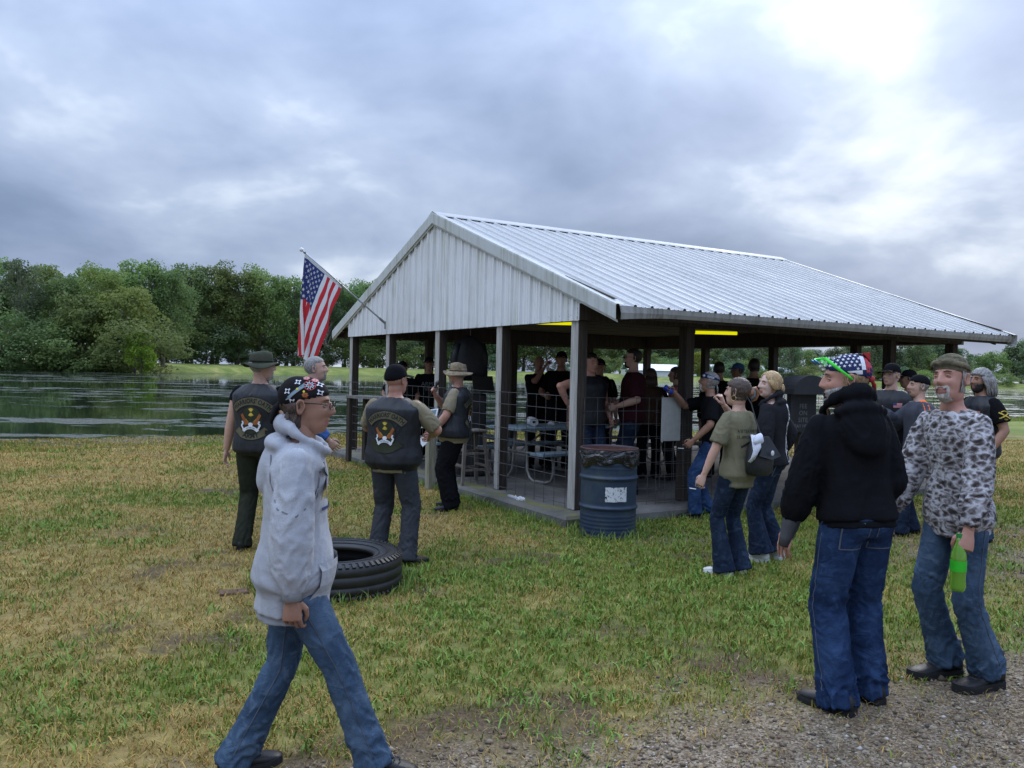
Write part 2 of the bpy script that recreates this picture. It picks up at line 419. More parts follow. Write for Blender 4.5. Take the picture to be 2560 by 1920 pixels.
def tree_mesh(seed, h, rad, trunk_h, nblob, nleaf, leaf, flat=1.0, open_=.0):
    """tapered trunk with limbs, and a crown of leaf clumps spread through its volume"""
    rg = np.random.RandomState(seed); tk = MB()
    pts = []; x = y = 0.
    for i in range(9):
        t = i/8; pts.append((x, y, t*h*.82)); x += rg.normal()*h*.012; y += rg.normal()*h*.012
    r0 = h*.018
    tk.tube(pts, [r0*(1.5 if i == 0 else 1)*(1-.85*i/8) for i in range(9)], 7)
    blobs = []
    for i in range(nblob):
        t = (i+.5)/nblob; zc = trunk_h+(h-trunk_h)*(t**.85)
        prof = math.sin(pi*min(1, .12+.88*(t*.93)))**.55 if t < .9 else .55
        rr = rad*prof*(.35+.65*math.sqrt(rg.rand())); an = rg.rand()*2*pi
        c = np.array((rr*math.cos(an), rr*math.sin(an), zc+rg.normal()*h*.02)); s = rad*(.22+.20*rg.rand())
        blobs.append((c, s))
        if i % 2 == 0:
            k = min(7, int(np.clip((zc-.18*h)/(h*.82)*8, 1, 7))); p0 = np.array(pts[k])
            mid = (p0+c)/2+np.array((0, 0, h*.02)); tk.tube([p0, mid, c], [r0*.42, r0*.26, r0*.08], 5)
    per = nleaf//nblob; C = []; Nn = []
    for c, s in blobs:
        d = rg.normal(size=(per, 3)); d /= np.linalg.norm(d, axis=1)[:, None]
        rr = s*(.55+.55*rg.rand(per)**.6)
        # ragged edge: a second scale of bumps
        rr *= 1+.28*pnoise(d*2.3+c*.7)
        C.append(c+d*rr[:, None]*np.array((1, 1, .78*flat))); Nn.append(d)
    C = np.concatenate(C); Nn = np.concatenate(Nn)
    n = len(C); nrm = Nn*.7+rg.normal(size=(n, 3))*.65+np.array((0, 0, .35)); nrm /= np.linalg.norm(nrm, axis=1)[:, None]
    a = np.cross(nrm, rg.normal(size=(n, 3))); a /= np.linalg.norm(a, axis=1)[:, None]; b = np.cross(nrm, a)
    sz = leaf*(.6+.8*rg.rand(n))[:, None]
    V = np.stack([C-a*sz*.5, C+b*sz*.42+nrm*sz*.1, C+a*sz*.5, C-b*sz*.42+nrm*sz*.1], 1).reshape(-1, 3)
    F = np.arange(4*n).reshape(-1, 4)
    return tk.mesh('trunk'), fastmesh('crown', V, F)
TREES = {}
def tree_proto(key, *a, **k): TREES[key] = tree_mesh(*a, **k)
tree_proto('tall0', 1, 24, 6.2, 5, 64, 9000, .50)
tree_proto('tall1', 2, 24, 7.0, 6, 60, 9000, .50)
tree_proto('tall2', 3, 24, 5.4, 8, 40, 5200, .50)
tree_proto('round0', 4, 16, 6.2, 2.2, 60, 7000, .55)
tree_proto('round1', 5, 16, 5.2, 2.5, 48, 6000, .55)
tree_proto('bush0', 6, 6, 3.4, .5, 30, 5600, .24)
tree_proto('bush1', 7, 6, 4.2, .3, 24, 5600, .24, .8)
tree_proto('slim', 8, 12, 2.5, 1.2, 40, 3800, .40)
TREE_LABEL = {}
def tree(name, key, x, y, h, leaf, label, group, rz=None, pale=False, wide=1.):
    base = {'tall': 24, 'roun': 16, 'bush': 6, 'slim': 12}[key[:4]]
    z = float(ground_z(np.array([[x, y]]))[0]); s = h/base
    e = empty(name, (x, y, z-.1), random.random()*6.28 if rz is None else rz, label=label, cat='bush' if 'bush' in key else 'tree', group=group)
    e.scale = (s*wide, s*wide, s)
    tm, cm = TREES[key]
    for nm, me, ma in (('trunk', tm, BARK2 if pale else BARK), ('crown', cm, LEAF[leaf])):
        o = bpy.data.objects.new(nm, me); COL.objects.link(o); o.parent = e
        if len(me.materials) == 0: me.materials.append(None)
        o.material_slots[0].link = 'OBJECT'; o.material_slots[0].material = ma
    return e
random.seed(11)
def far_trees():
    G1 = 'tall trees of the wood on the left bank'; rg = random.Random(5)
    def at(px, d):      # bearing given as a tangent, distance in metres
        return px*d, d
    # front row of the wood on the left bank (bearing, distance, height, kind, leaf)
    spec = [(-.660, 186, 24.5, 'tall2', 3, 1.0), (-.600, 178, 23.5, 'tall2', 3, .9), (-.545, 184, 20, 'tall0', 0, 1.1), (-.530, 176, 17.5, 'round1', 1, 1.0), (-.500, 186, 23.5, 'tall1', 2, 1.0),
            (-.475, 180, 19.5, 'round0', 2, 1.0), (-.455, 195, 25.5, 'tall0', 1, 1.0), (-.425, 200, 25, 'tall1', 0, 1.0), (-.395, 205, 26.5, 'tall0', 0, 1.0), (-.365, 212, 27, 'tall1', 1, 1.0),
            (-.335, 216, 26, 'tall0', 1, 1.05), (-.305, 222, 27.5, 'tall1', 1, 1.0), (-.275, 228, 26, 'tall0', 0, 1.0), (-.250, 236, 25.5, 'tall2', 3, 1.0), (-.225, 242, 27.5, 'tall2', 3, .9),
            (-.195, 250, 27, 'tall1', 0, 1.0), (-.170, 256, 28, 'tall0', 1, 1.0), (-.140, 262, 27, 'tall1', 1, 1.0), (-.108, 268, 26.5, 'tall0', 0, 1.0), (-.075, 275, 26, 'tall1', 3, 1.0),
            (-.040, 282, 25.5, 'tall0', 0, 1.), (-.005, 290, 25, 'tall1', 1, 1.), (.03, 296, 24, 'tall0', 1, 1.), (.06, 302, 22, 'tall1', 0, 1.)]
    names = ['rather bare tall grey-green tree', 'slim open tall tree', 'full dark green tall tree', 'rounded mid green tree', 'tall yellowish green tree', 'rounded yellow-green tree']
    for i, (b, d, h, k, lf, w) in enumerate(spec):
        if b > -.42: d += 36; h *= 1.13
        h *= .93; x, y = at(b, d)
        hue = ('deep green', 'mid green', 'yellowish green', 'grey-green', 'bright green')[lf]
        tree('bank_tree', k, x, y, h, lf, f'{hue} tree in the front row of the wood across the lake', G1, wide=w, pale=(lf in (2, 3)))
    for i in range(26):      # the row behind, filling the gaps
        b = -.70+i*.031; d = 205+i*3.6+rg.uniform(-4, 4)+(34 if b > -.42 else 0); x, y = at(b, d)
        tree('bank_tree', rg.choice(['tall0', 'tall1']), x, y, rg.uniform(20.5, 24.5)*(1.1 if b > -.42 else 1), rg.choice([0, 0, 3, 1]), 'tall tree half hidden behind the front row of the wood', G1, wide=1.15)
    x, y = at(-.452, 170); tree('shore_tree', 'round1', x, y, 9.0, 4, 'small bright yellow-green tree at the foot of the dark wood', 'trees at the water edge')
    for i in range(34):      # undergrowth at the water's edge
        b = -.70+i*.0215+rg.uniform(-.006, .006); d = (168+i*.8 if i < 12 else 232+(i-12)*4.4)+rg.uniform(-3, 3); x, y = at(b, d)
        tree('shore_bush', rg.choice(['bush0', 'bush1']), x, y, rg.uniform(4.5, 11.5), rg.choice([0, 1, 1, 0, 3]), 'leafy bush in the undergrowth at the foot of the wood', 'undergrowth bushes at the foot of the wood', wide=1.35)
    # right hand shore: lower, farther and bluish
    for i in range(44):
        b = .085+i*.0148+rg.uniform(-.004, .004); d = rg.uniform(352, 395); x, y = at(b, d)
        h = (20-3.5*min(1, i/14)) if i < 16 else 15+3*math.sin(i*.9)+rg.uniform(-2, 2)
        tree('distant_tree', rg.choice(['round0', 'round1', 'tall0']), x, y, h*.95, rg.choice([0, 3, 3, 1]), 'distant tree in the line beyond the far meadow', 'distant trees beyond the far meadow', wide=1.2)
    for i, (b, d, h, k, lf) in enumerate([(.142, 300, 13.5, 'slim', 3), (.172, 320, 8, 'round1', 1), (.225, 325, 9, 'round0', 4), (.268, 330, 14, 'round1', 3), (.30, 340, 21, 'slim', 3), (.34, 338, 17, 'tall2', 3), (.415, 345, 18.5, 'tall2', 3), (.455, 340, 20, 'round1', 3), (.49, 346, 21.5, 'tall2', 3)]):
        x, y = at(b, d); tree('meadow_tree', k, x, y, h, lf, ('narrow conifer-like tree', 'low rounded tree', 'pale green rounded tree', 'broad rounded tree', 'tall pointed tree', 'open-crowned tree', 'open-crowned tree', 'broad tall tree', 'loose tall tree')[i]+' standing out on the far meadow', 'trees standing out on the far meadow')
    for i in range(40):
        b = .06+i*.0152+rg.uniform(-.006, .006); d = rg.uniform(318, 340)+max(0, 20*(b-.3)); x, y = at(b, d)
        tree('meadow_bush', rg.choice(['bush0', 'bush1']), x, y, rg.uniform(3.0, 6.5), rg.choice([1, 1, 2, 3, 0]), 'low bush on the far meadow across the water', 'bushes on the far meadow', wide=1.6)
far_trees()

# white farm sheds beyond the meadow
def shed(x, y, l, w, h, rz, label):
    e = empty('farm_shed', (x, y, .2), rz, label=label, cat='shed')
    b = MB(); b.box((0, 0, h*.3), (l, w, h*.6)); b.build('wall', simple('shed_wall', (.62, .64, .66), .6), e)
    for s in (-1, 1):
        b = MB(); b.bar((0, s*w*.53, h*.58), (0, 0, h), l*1.03, .12, up=(0, s*.5, 1)); 
        V = [(-l*.515, s*w*.54, h*.57), (l*.515, s*w*.54, h*.57), (l*.515, 0, h), (-l*.515, 0, h)]
        b = MB(); b.add(V+[(a, c, d-.15) for a, c, d in V], [(0, 1, 2, 3), (7, 6, 5, 4), (0, 1, 5, 4), (2, 3, 7, 6), (1, 2, 6, 5), (3, 0, 4, 7)])
        b.build('roof', simple('shed_roof', (.72, .75, .80), .45), e)
shed(52, 311, 20, 10, 5.6, R(6), 'long white metal shed beyond the lake, framed by the pavilion posts')
shed(92, 338, 21, 10, 6.4, R(-4), 'white roofed shed half hidden by bushes beyond the lake')
shed(116, 348, 10, 8, 6.0, R(10), 'small white shed peeping from the trees beyond the meadow')
# ================================================================== PICNIC PAVILION
E0 = (.7197, 9.1566); TH = .5361; PW, PL, PA = 7.44, 7.25, .138; Z0 = .12
ZB, ZE, ZR, OE, OF, OB = 2.128+Z0, 2.249+Z0, 3.853+Z0, .713, .07, .17
CT, ST = math.cos(TH), math.sin(TH)
def pav(u, v, z=0.): return (E0[0]+u*CT-v*ST, E0[1]+u*ST+v*CT, z)
SLOPE = (ZR-ZE)/(PW/2+OE)
def roof_z(v): return ZR-SLOPE*abs(v-PW/2)
def wood_mat(name, c1, c2, grey=.5):
    m = Mat(name, c1, .88, spec=.2)
    g = m.noise(m.co('Object', scale=(22, 22, 1.1)), 2.2, 6, .7, .4); k = m.noise(m.co('Object'), 2.2, 4, .6)
    a = m.ramp(g, [(.28, tuple(q*.45 for q in c1)), (.5, c1), (.72, c2)])
    m.color(m.mix(m.mth('MULTIPLY', k, grey), a, tuple(q*.6 for q in c1))); m.bump(g, .5, .006); return m.m
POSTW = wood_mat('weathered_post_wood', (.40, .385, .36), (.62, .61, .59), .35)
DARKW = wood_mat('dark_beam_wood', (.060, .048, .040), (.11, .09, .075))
DARKPOST = wood_mat('dark_post_wood', (.050, .041, .035), (.10, .082, .068))
def panel_mat(name, base, streak):
    m = Mat(name, base, .6, spec=.3)
    st = m.noise(m.co('Object', scale=(9, 9, .55)), 2.0, 5, .65, .2); bl = m.noise(m.co('Object'), 1.3, 5, .65); sp = m.noise(m.co('Object'), 24, 4, .7)
    f = m.mth('MULTIPLY', m.ramp(st, [(.42, (0, 0, 0)), (.66, (1, 1, 1))]), m.ramp(bl, [(.34, (0, 0, 0)), (.60, (1, 1, 1))]))
    c = m.mix(f, base, streak); c = m.mix(m.ramp(sp, [(.60, (0, 0, 0)), (.78, (.55, .55, .55))]), c, tuple(q*.72 for q in base))
    m.color(c); m.rough(m.ramp(bl, [(.3, (.50, .50, .50)), (.7, (.72, .72, .72))])); return m.m
SIDING = panel_mat('gable_siding_paint', (.71, .72, .74), (.52, .53, .475))
ROOFM = panel_mat('roof_sheet_paint', (.47, .475, .475), (.40, .40, .385))
TRIM = panel_mat('galvanised_trim', (.50, .52, .52), (.33, .34, .28))
GUTTER = panel_mat('dirty_eave_flashing', (.30, .29, .265), (.12, .115, .10))
SCREW = simple('screw_grey', (.10, .10, .11), .5)
def concrete():
    m = Mat('slab_concrete', (.30, .29, .27), .9, spec=.2)
    v = m.co('Object'); a = m.noise(v, 1.6, 6, .65); b = m.noise(v, 28, 5, .7)
    c = m.ramp(a, [(.3, (.075, .070, .066)), (.5, (.125, .118, .112)), (.72, (.19, .182, .17))])
    sx = m.nd('ShaderNodeSeparateXYZ'); m.L.new(v, sx.inputs[0])
    edge = m.mth('SUBTRACT', 1., m.mth('MULTIPLY', m.mth('ABSOLUTE', m.mth('ADD', sx.outputs[0], .12)), 4.5), clamp=True)   # moss along the gable edge
    mo = m.mth('MULTIPLY', edge, m.ramp(m.noise(v, 5, 5, .7), [(.42, (0, 0, 0)), (.62, (1, 1, 1))]))
    c = m.mix(mo, c, (.17, .17, .035)); c = m.mix(m.ramp(b, [(.55, (0, 0, 0)), (.8, (.6, .6, .6))]), c, (.10, .095, .088))
    m.color(c); m.bump(b, .35, .008); return m.m
CONC = concrete()
PV = empty('picnic_pavilion', (E0[0], E0[1], 0), TH, label='open white metal-roofed picnic pavilion on weathered timber posts', cat='pavilion')
def build_pavilion():
    # slab with an uneven rim
    b = MB(); x0, x1, y0, y1 = -.30, PL+.3, -.30, PW+.3; n = 26
    ring = [(x0+(x1-x0)*i/n, y0) for i in range(n)]+[(x1, y0+(y1-y0)*i/n) for i in range(n)]+[(x1-(x1-x0)*i/n, y1) for i in range(n)]+[(x0, y1-(y1-y0)*i/n) for i in range(n)]
    rg = random.Random(3); m = len(ring); V = []
    for k, z, e in ((0, -.1, .03), (1, Z0-.03, .02), (2, Z0, -.02)):
        for x, y in ring:
            dx = (x-PL/2); dy = (y-PW/2); q = e+rg.uniform(-.012, .012)
            V.append((x+q*(1 if dx > 0 else -1)*(abs(dx) > 3.8), y+q*(1 if dy > 0 else -1)*(abs(dy) > 3.9), z+(rg.uniform(-.006, .004) if k == 2 else 0)))
    F = [(k*m+i, k*m+(i+1) % m, (k+1)*m+(i+1) % m, (k+1)*m+i) for k in range(2) for i in range(m)]+[tuple(2*m+i for i in range(m))]
    b.add(V, F).build('slab', CONC, PV)
    # posts
    pm = MB(); hh = ZB-Z0
    pm.box((0, 0, hh/2), (PA, PA, hh), bev=.008); pme = pm.mesh('post')
    for p in pme.polygons: p.material_index = 0 if p.normal.x < -.5 else 1      # gable side weathered grey, the other faces dark brown
    pme.materials.append(POSTW); pme.materials.append(DARKPOST)
    pm = MB(); pm.box((0, 0, hh/2), (PA, PA, hh), bev=.008); pmd = pm.mesh('post'); pmd.materials.append(DARKPOST)  # posts away from the gable front are dark on every side
    spots = [(0, 0), (1.607, 0), (5.571, 0), (PL-PA, 0), (0, 1.70), (0, 3.555), (0, 5.50), (0, PW-PA)]
    spots += [(PL-PA, 1.72), (PL-PA, 3.55), (PL-PA, 5.40), (PL-PA, PW-PA), (1.55, PW-PA), (3.49, PW-PA), (5.45, PW-PA)]
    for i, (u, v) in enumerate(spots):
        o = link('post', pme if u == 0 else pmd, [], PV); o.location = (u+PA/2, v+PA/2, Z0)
    # wall plates (doubled boards) and the gable tie beams
    for nm, a, c, w, h in (('plate_beam', (-.02, -.02), (PL+.02, -.02), .045, .30), ('plate_beam', (-.02, PA+.02), (PL+.02, PA+.02), .045, .26),
                           ('plate_beam', (-.02, PW+.02), (PL+.02, PW+.02), .045, .30), ('plate_beam', (-.02, PW-PA-.02), (PL+.02, PW-PA-.02), .045, .26),
                           ('tie_beam', (.03+PA, .05), (.03+PA, PW-.05), .045, .26), ('tie_beam', (PL-PA-.03, .05), (PL-PA-.03, PW-.05), .045, .26), ('tie_beam', (PL+.025, .0), (PL+.025, PW), .045, .30)):
        b = MB(); z = ZB+h/2-(.0 if nm == 'tie_beam' else .004); b.bar((*a, z), (*c, z), w, h, up=(0, 0, 1)) if False else None
        d = np.array((c[0]-a[0], c[1]-a[1])); L_ = np.linalg.norm(d); an = math.atan2(d[1], d[0])
        rot = np.array(((math.cos(an), -math.sin(an), 0), (math.sin(an), math.cos(an), 0), (0, 0, 1)))
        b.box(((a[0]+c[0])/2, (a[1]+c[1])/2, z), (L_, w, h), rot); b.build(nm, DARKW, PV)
    # ceiling boards (dark) between the plates, rafters' tails and soffit purlins
    nb = 26
    bm_ = MB(); bm_.box((0, 0, 0), (PL-.35, (PW-.5)/nb-.006, .018)); bme = bm_.mesh('ceiling_board')
    for i in range(nb):
        o = link('ceiling_board', bme, DARKW if i == 0 else None, PV); o.location = (PL/2, .25+(i+.5)*(PW-.5)/nb, ZB+.275+(i % 3)*.002)
    for i in range(7):
        u = .12+i*(PL-.24)/6
        for s in (-1, 1):
            b = MB(); v0 = PW/2+s*(PW/2+OE-.06); v1 = PW/2+s*.05
            a = np.array((u, v0, roof_z(v0)-.11)); c = np.array((u, v1, roof_z(v1)-.11)); b.bar(a, c, .04, .13, up=(1, 0, 0)) if False else None
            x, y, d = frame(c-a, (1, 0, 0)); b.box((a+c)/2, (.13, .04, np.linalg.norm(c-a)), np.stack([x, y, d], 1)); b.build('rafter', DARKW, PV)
    for s in (-1, 1):
        for q in (.12, .95, 1.8, 2.7, 3.6, 4.25):
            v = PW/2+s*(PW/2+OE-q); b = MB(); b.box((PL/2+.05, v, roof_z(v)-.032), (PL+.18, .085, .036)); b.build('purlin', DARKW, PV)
    # ribbed roof sheets, one object each
    RIB, PWID = .2286, .9144
    def prof(width, H=.030):
        P = []; x = 0
        while x < width-1e-6:
            P += [(x, .0), (x+.018, .0), (x+.030, H), (x+.056, H), (x+.068, 0), (x+.118, .0), (x+.124, .007), (x+.132, .007), (x+.138, 0), (x+.170, 0), (x+.176, .007), (x+.184, .007), (x+.190, 0)]; x += RIB
        P = [p for p in P if p[0] <= width]; P.append((width, 0)); return P
    u0, u1 = -OF, PL+OB
    for s in (-1, 1):
        u = u0; i = 0
        while u < u1-.02:
            w = min(PWID, u1-u); P = prof(w, .023); V = []; n = len(P)
            ve = PW/2+s*(PW/2+OE+.03); vr = PW/2+s*.03; steps = 6
            for k in range(steps+1):
                t = k/steps; v = vr+(ve-vr)*t
                for x, h in P: V.append((u+x, v, roof_z(v)+h+.001*(i % 2)))
            F = [(k*n+j, k*n+j+1, (k+1)*n+j+1, (k+1)*n+j) for k in range(steps) for j in range(n-1)]
            if s > 0: F = [tuple(reversed(f)) for f in F]
            b = MB(); b.add(V, F)
            b.cur = 1
            for q in (.12, .95, 1.8, 2.7, 3.6, 4.25):
                v = PW/2+s*(PW/2+OE-q)
                for x in (.09, .09+RIB, .09+2*RIB, .09+3*RIB):
                    if x < w: b.box((u+x, v, roof_z(v)+.004), (.013, .013, .009))
            b.build('roof_panel', [ROOFM, SCREW], PV, fix=False); u += PWID; i += 1
    # ridge cap with closed end, standing on the ribs
    b = MB(); V = []
    for uu in (u0-.01, u1+.01):
        for v, z in ((-.19, -SLOPE*.19+.022), (-.17, -SLOPE*.17+.034), (0, .045), (.17, -SLOPE*.17+.034), (.19, -SLOPE*.19+.022)): V.append((uu, PW/2+v, ZR+z))
    b.add(V, [(i, i+1, 6+i, 5+i) for i in range(4)]); b.build('ridge_cap', ROOFM, PV)
    # gable siding sheets
    def gable(u, sgn):
        v = -OE+.04; vend = PW+OE-.04
        while v < vend-.02:
            w = min(PWID, vend-v); P = [(v+x, h) for x, h in prof(w)]
            cuts = [c for c in (-.045, PW+.045, PW/2) if v < c < v+w]
            for c in cuts: P += [(c-1e-4, 0), (c+1e-4, 0)]
            P.sort(); V = []
            for y, h in P:
                zb = ZB-.012 if -.045 <= y <= PW+.045 else ZE+.055
                zt = max(roof_z(y)-.012, zb+.002); uu = u-sgn*h*1.0
                V += [(uu, y, zb), (uu, y, zt)]
            F = [(2*i, 2*i+1, 2*i+3, 2*i+2) for i in range(len(P)-1)]
            b = MB(); b.add(V, F); b.cur = 1
            for x in (.09, .09+RIB, .09+2*RIB, .09+3*RIB):
                y = v+x
                if x < w:
                    for z in (ZB+.05, ZB+.62, ZB+1.2):
                        if z < roof_z(y)-.1 and (-.04 < y < PW+.04): b.box((u-sgn*.004, y, z), (.008, .012, .012))
            b.build('siding_panel', [SIDING, SCREW], PV, fix=False); v += PWID
        b = MB(); b.prism([(-OE+.05, ZE+.07), (-.0, ZE+.07), (0, ZB), (PW, ZB), (PW, ZE+.07), (PW+OE-.05, ZE+.07), (PW/2, ZR-.04)], u+sgn*.015, u+sgn*.045, axis=0); b.build('gable_backing', DARKW, PV)
    gable(-.02, 1); gable(PL+.07, -1)
    # rake trim: two flashings per gable, each with a lap joint
    for u, sg in ((-OF-.012, 1), (PL+OB+.012, -1)):
        for s in (-1, 1):
            for k, (t0, t1) in enumerate(((0, .56), (.555, 1.012))):
                b = MB(); V = []
                for t in (t0, t1):
                    v = PW/2+s*(PW/2+OE+.02)*t; z = roof_z(v); e = .003*k*sg
                    for du, dz in ((.10*sg, .030), (0, .030), (-.004*sg, .012), (0, -.13), (.02*sg, -.135), (.022*sg, -.16), (.035*sg, -.16)): V.append((u+du-e, v, z+dz+.002*k))
                b.add(V, [(i, i+1, 8+i, 7+i) for i in range(6)]); b.build('rake_trim', TRIM, PV)
    # eave flashing: dirty, wavy, sagging away at its near end
    for s in (-1, 1):
        b = MB(); V = []; n = 60; ve = PW/2+s*(PW/2+OE)
        for i in range(n+1):
            t = i/n; u = -OF+.02+(PL+OB+OF+.05)*t; wob = .006*math.sin(i*1.7)+.004*math.sin(i*.53); peel = .05*max(0, 1-t*9)**1.5
            for dv, dz in ((-.06, .004), (.035+peel, -.004+wob*.3), (.030+peel*1.6, -.055-peel*.5), (.012+peel*1.9, -.098-peel)): V.append((u, ve+s*dv, ZE+dz-.008))
        b.add(V, [(4*i+j, 4*i+j+1, 4*i+4+j+1, 4*i+4+j) for i in range(n) for j in range(3)]); b.build('eave_flashing', GUTTER, PV)
        b = MB(); b.box((PL/2+.05, ve-s*.07, ZE-.075), (PL+.2, .035, .11)); b.build('fascia_board', DARKW, PV)
    # electric conduit along the front plate and tube lamps glowing yellow
    b = MB(); b.tube([(.2, .30, ZB+.1), (2.2, .31, ZB+.085), (4.2, .30, ZB+.11), (PL-.2, .3, ZB+.1)], .012, 6); b.build('conduit', simple('conduit_grey', (.16, .16, .17), .5, metal=.4), PV)
build_pavilion()

LP1, LP2 = (4.095, 2.037), (1.034, 1.995)
def tube_lamp(u, v, ln, rot, label, z=ZB+.08):
    e = empty('tube_lamp', pav(u, v, z), TH+rot, label=label, cat='lamp', group='yellow tube lamps under the pavilion ceiling')
    b = MB(); b.box((0, 0, .075), (ln+.08, .10, .05), bev=.01); b.build('housing', simple('lamp_housing', (.20, .20, .20), .5), e)
    b = MB(); b.tube([(-ln/2-.02, 0, .02), (-ln/2, 0, .02)], .03, 10); b.tube([(ln/2, 0, .02), (ln/2+.02, 0, .02)], .03, 10); b.build('end_cap', simple('lamp_cap', (.05, .05, .05), .6), e)
    m = Mat('lit_yellow_tube', (.9, .85, .02), .4); m.b.inputs['Emission Color'].default_value = (1, .95, .0, 1); m.b.inputs['Emission Strength'].default_value = .62
    b = MB(); b.tube([(-ln/2, 0, .012), (ln/2, 0, .012)], .026, 12); b.build('tube', m.m, e, smooth=True)
tube_lamp(*LP1, .66, -TH, 'glowing yellow tube lamp under the eave above the man drinking')
tube_lamp(*LP2, .62, -TH, 'glowing yellow tube lamp showing between the gable posts')

# ---- wire cattle panels
WIRE = simple('rusty_wire', (.085, .08, .078), .6, .3, 30, 0, metal=.5)
def wire_panel(a, b, h=1.25, z=Z0+.02, dx=.2, dz=.152, name='wire_panel', tilt=0., bent=0., parent=PV, seed=0):
    """welded wire panel between two plan points (pavilion coordinates)"""
    a = np.array((*a, 0.)); b = np.array((*b, 0.)); L_ = np.linalg.norm(b-a); d = (b-a)/L_; nrm = np.array((-d[1], d[0], 0)); mb = MB(); rg = random.Random(seed)
    def P(x, zz): return a+d*x+np.array((0, 0, z+zz))+nrm*(tilt*zz+bent*math.sin(3.1*x/L_)*math.sin(2.2*zz/h)+.006*math.sin(x*5+seed))
    r = .0038
    for i in range(int(h/dz)+1):
        zz = h-i*dz; mb.tube([P(L_*k/8, zz) for k in range(9)], r, 4, cap=False)
    n = max(2, int(L_/dx))
    for i in range(n+1):
        x = .02+(L_-.04)*i/n; mb.tube([P(x, h*k/4-.02*(k == 0)) for k in range(5)], r, 4, cap=False)
    return mb.build(name, WIRE, parent, fix=False)
e_ = -.012
for k, (a, b) in enumerate([((e_, PA), (e_, 1.70)), ((e_, 1.70+PA*.5), (e_, 3.56)), ((e_, 3.62), (e_, 5.50)), ((e_, 5.56), (e_, PW-.02))]): wire_panel(a, b, seed=k)
wire_panel((.08, e_), (1.62, e_), h=1.24, seed=5, dx=.19)
wire_panel((1.12, -.05), (1.95, -.16), h=1.22, seed=6, bent=.04, tilt=.02, dx=.13)
wire_panel((5.60, e_), (PL, e_), seed=7)
for k, (a, b) in enumerate([((PL, .1), (PL, 1.75)), ((PL, 1.78), (PL, 3.6)), ((PL, 3.6), (PL, 5.42)), ((PL, 5.45), (PL, PW)), ((.05, PW), (1.6, PW)), ((1.6, PW), (3.5, PW)), ((3.5, PW), (5.5, PW)), ((5.5, PW), (PL, PW))]): wire_panel(a, b, seed=10+k)

# short weathered gate post in front of the gable
b = MB(); b.box((0, 0, .54), (.125, .11, 1.12), bev=.012)
b.build('gate_post', wood_mat('mossy_post_wood', (.27, .26, .19), (.45, .44, .36)), label='short weathered wooden post beside the man with the microphone', cat='post').location = pav(-.42, 2.86, 0)
bpy.data.objects['gate_post'].rotation_euler = (R(1.5), R(-1), TH)
# ================================================================== PEOPLE: building kit
def a3(*p): return np.array(p, float)
def rotz(a): c, s = math.cos(a), math.sin(a); return np.array(((c, -s, 0), (s, c, 0), (0, 0, 1)))
def rotx(a): c, s = math.cos(a), math.sin(a); return np.array(((1, 0, 0), (0, c, -s), (0, s, c)))
def roty(a): c, s = math.cos(a), math.sin(a); return np.array(((c, 0, s), (0, 1, 0), (-s, 0, c)))
def quads_of(me):
    n = len(me.polygons); lt = np.empty(n, np.int32); me.polygons.foreach_get('loop_total', lt)
    V = np.empty(len(me.vertices)*3, np.float32); me.vertices.foreach_get('co', V); V = V.reshape(-1, 3).astype(float)
    li = np.empty(len(me.loops), np.int32); me.loops.foreach_get('vertex_index', li)
    if (lt == 4).all(): return V, li.reshape(-1, 4)
    ls = np.empty(n, np.int32); me.polygons.foreach_get('loop_start', ls); F = []
    for s, t in zip(ls, lt):
        q = li[s:s+t]; F.append((q[0], q[1], q[2], q[3 if t > 3 else 2]))
    return V, np.array(F)
def remesh(mb, vox, it=3):
    """fuse the collected solids into one continuous skin and relax it"""
    me = mb.mesh('tmp'); o = bpy.data.objects.new('tmp', me)
    bm = bmesh.new(); bm.from_mesh(me); bmesh.ops.recalc_face_normals(bm, faces=bm.faces); bm.to_mesh(me); bm.free()
    md = o.modifiers.new('r', 'REMESH'); md.mode = 'VOXEL'; md.voxel_size = vox
    ev = evaluated(o); m2 = ev.to_mesh(); V, F = quads_of(m2); ev.to_mesh_clear()
    bpy.data.objects.remove(o); bpy.data.meshes.remove(me)
    return relax(V, F, it), F
def relax(V, F, it, lam=.55):
    if not len(F) or not it: return V
    E = np.concatenate([F[:, [0, 1]], F[:, [1, 2]], F[:, [2, 3]], F[:, [3, 0]]]); n = len(V)
    i = np.r_[E[:, 0], E[:, 1]]; j = np.r_[E[:, 1], E[:, 0]]; cnt = np.maximum(np.bincount(i, minlength=n), 1)
    for _ in range(it):
        S = np.stack([np.bincount(i, V[j, k], n) for k in range(3)], 1)/cnt[:, None]; V = V+(S-V)*lam
    return V
def normals(V, F):
    fn = np.cross(V[F[:, 2]]-V[F[:, 0]], V[F[:, 3]]-V[F[:, 1]]); N = np.stack([np.bincount(F.ravel(), np.repeat(fn[:, k], 4), len(V)) for k in range(3)], 1)
    return N/np.maximum(np.linalg.norm(N, axis=1), 1e-12)[:, None]
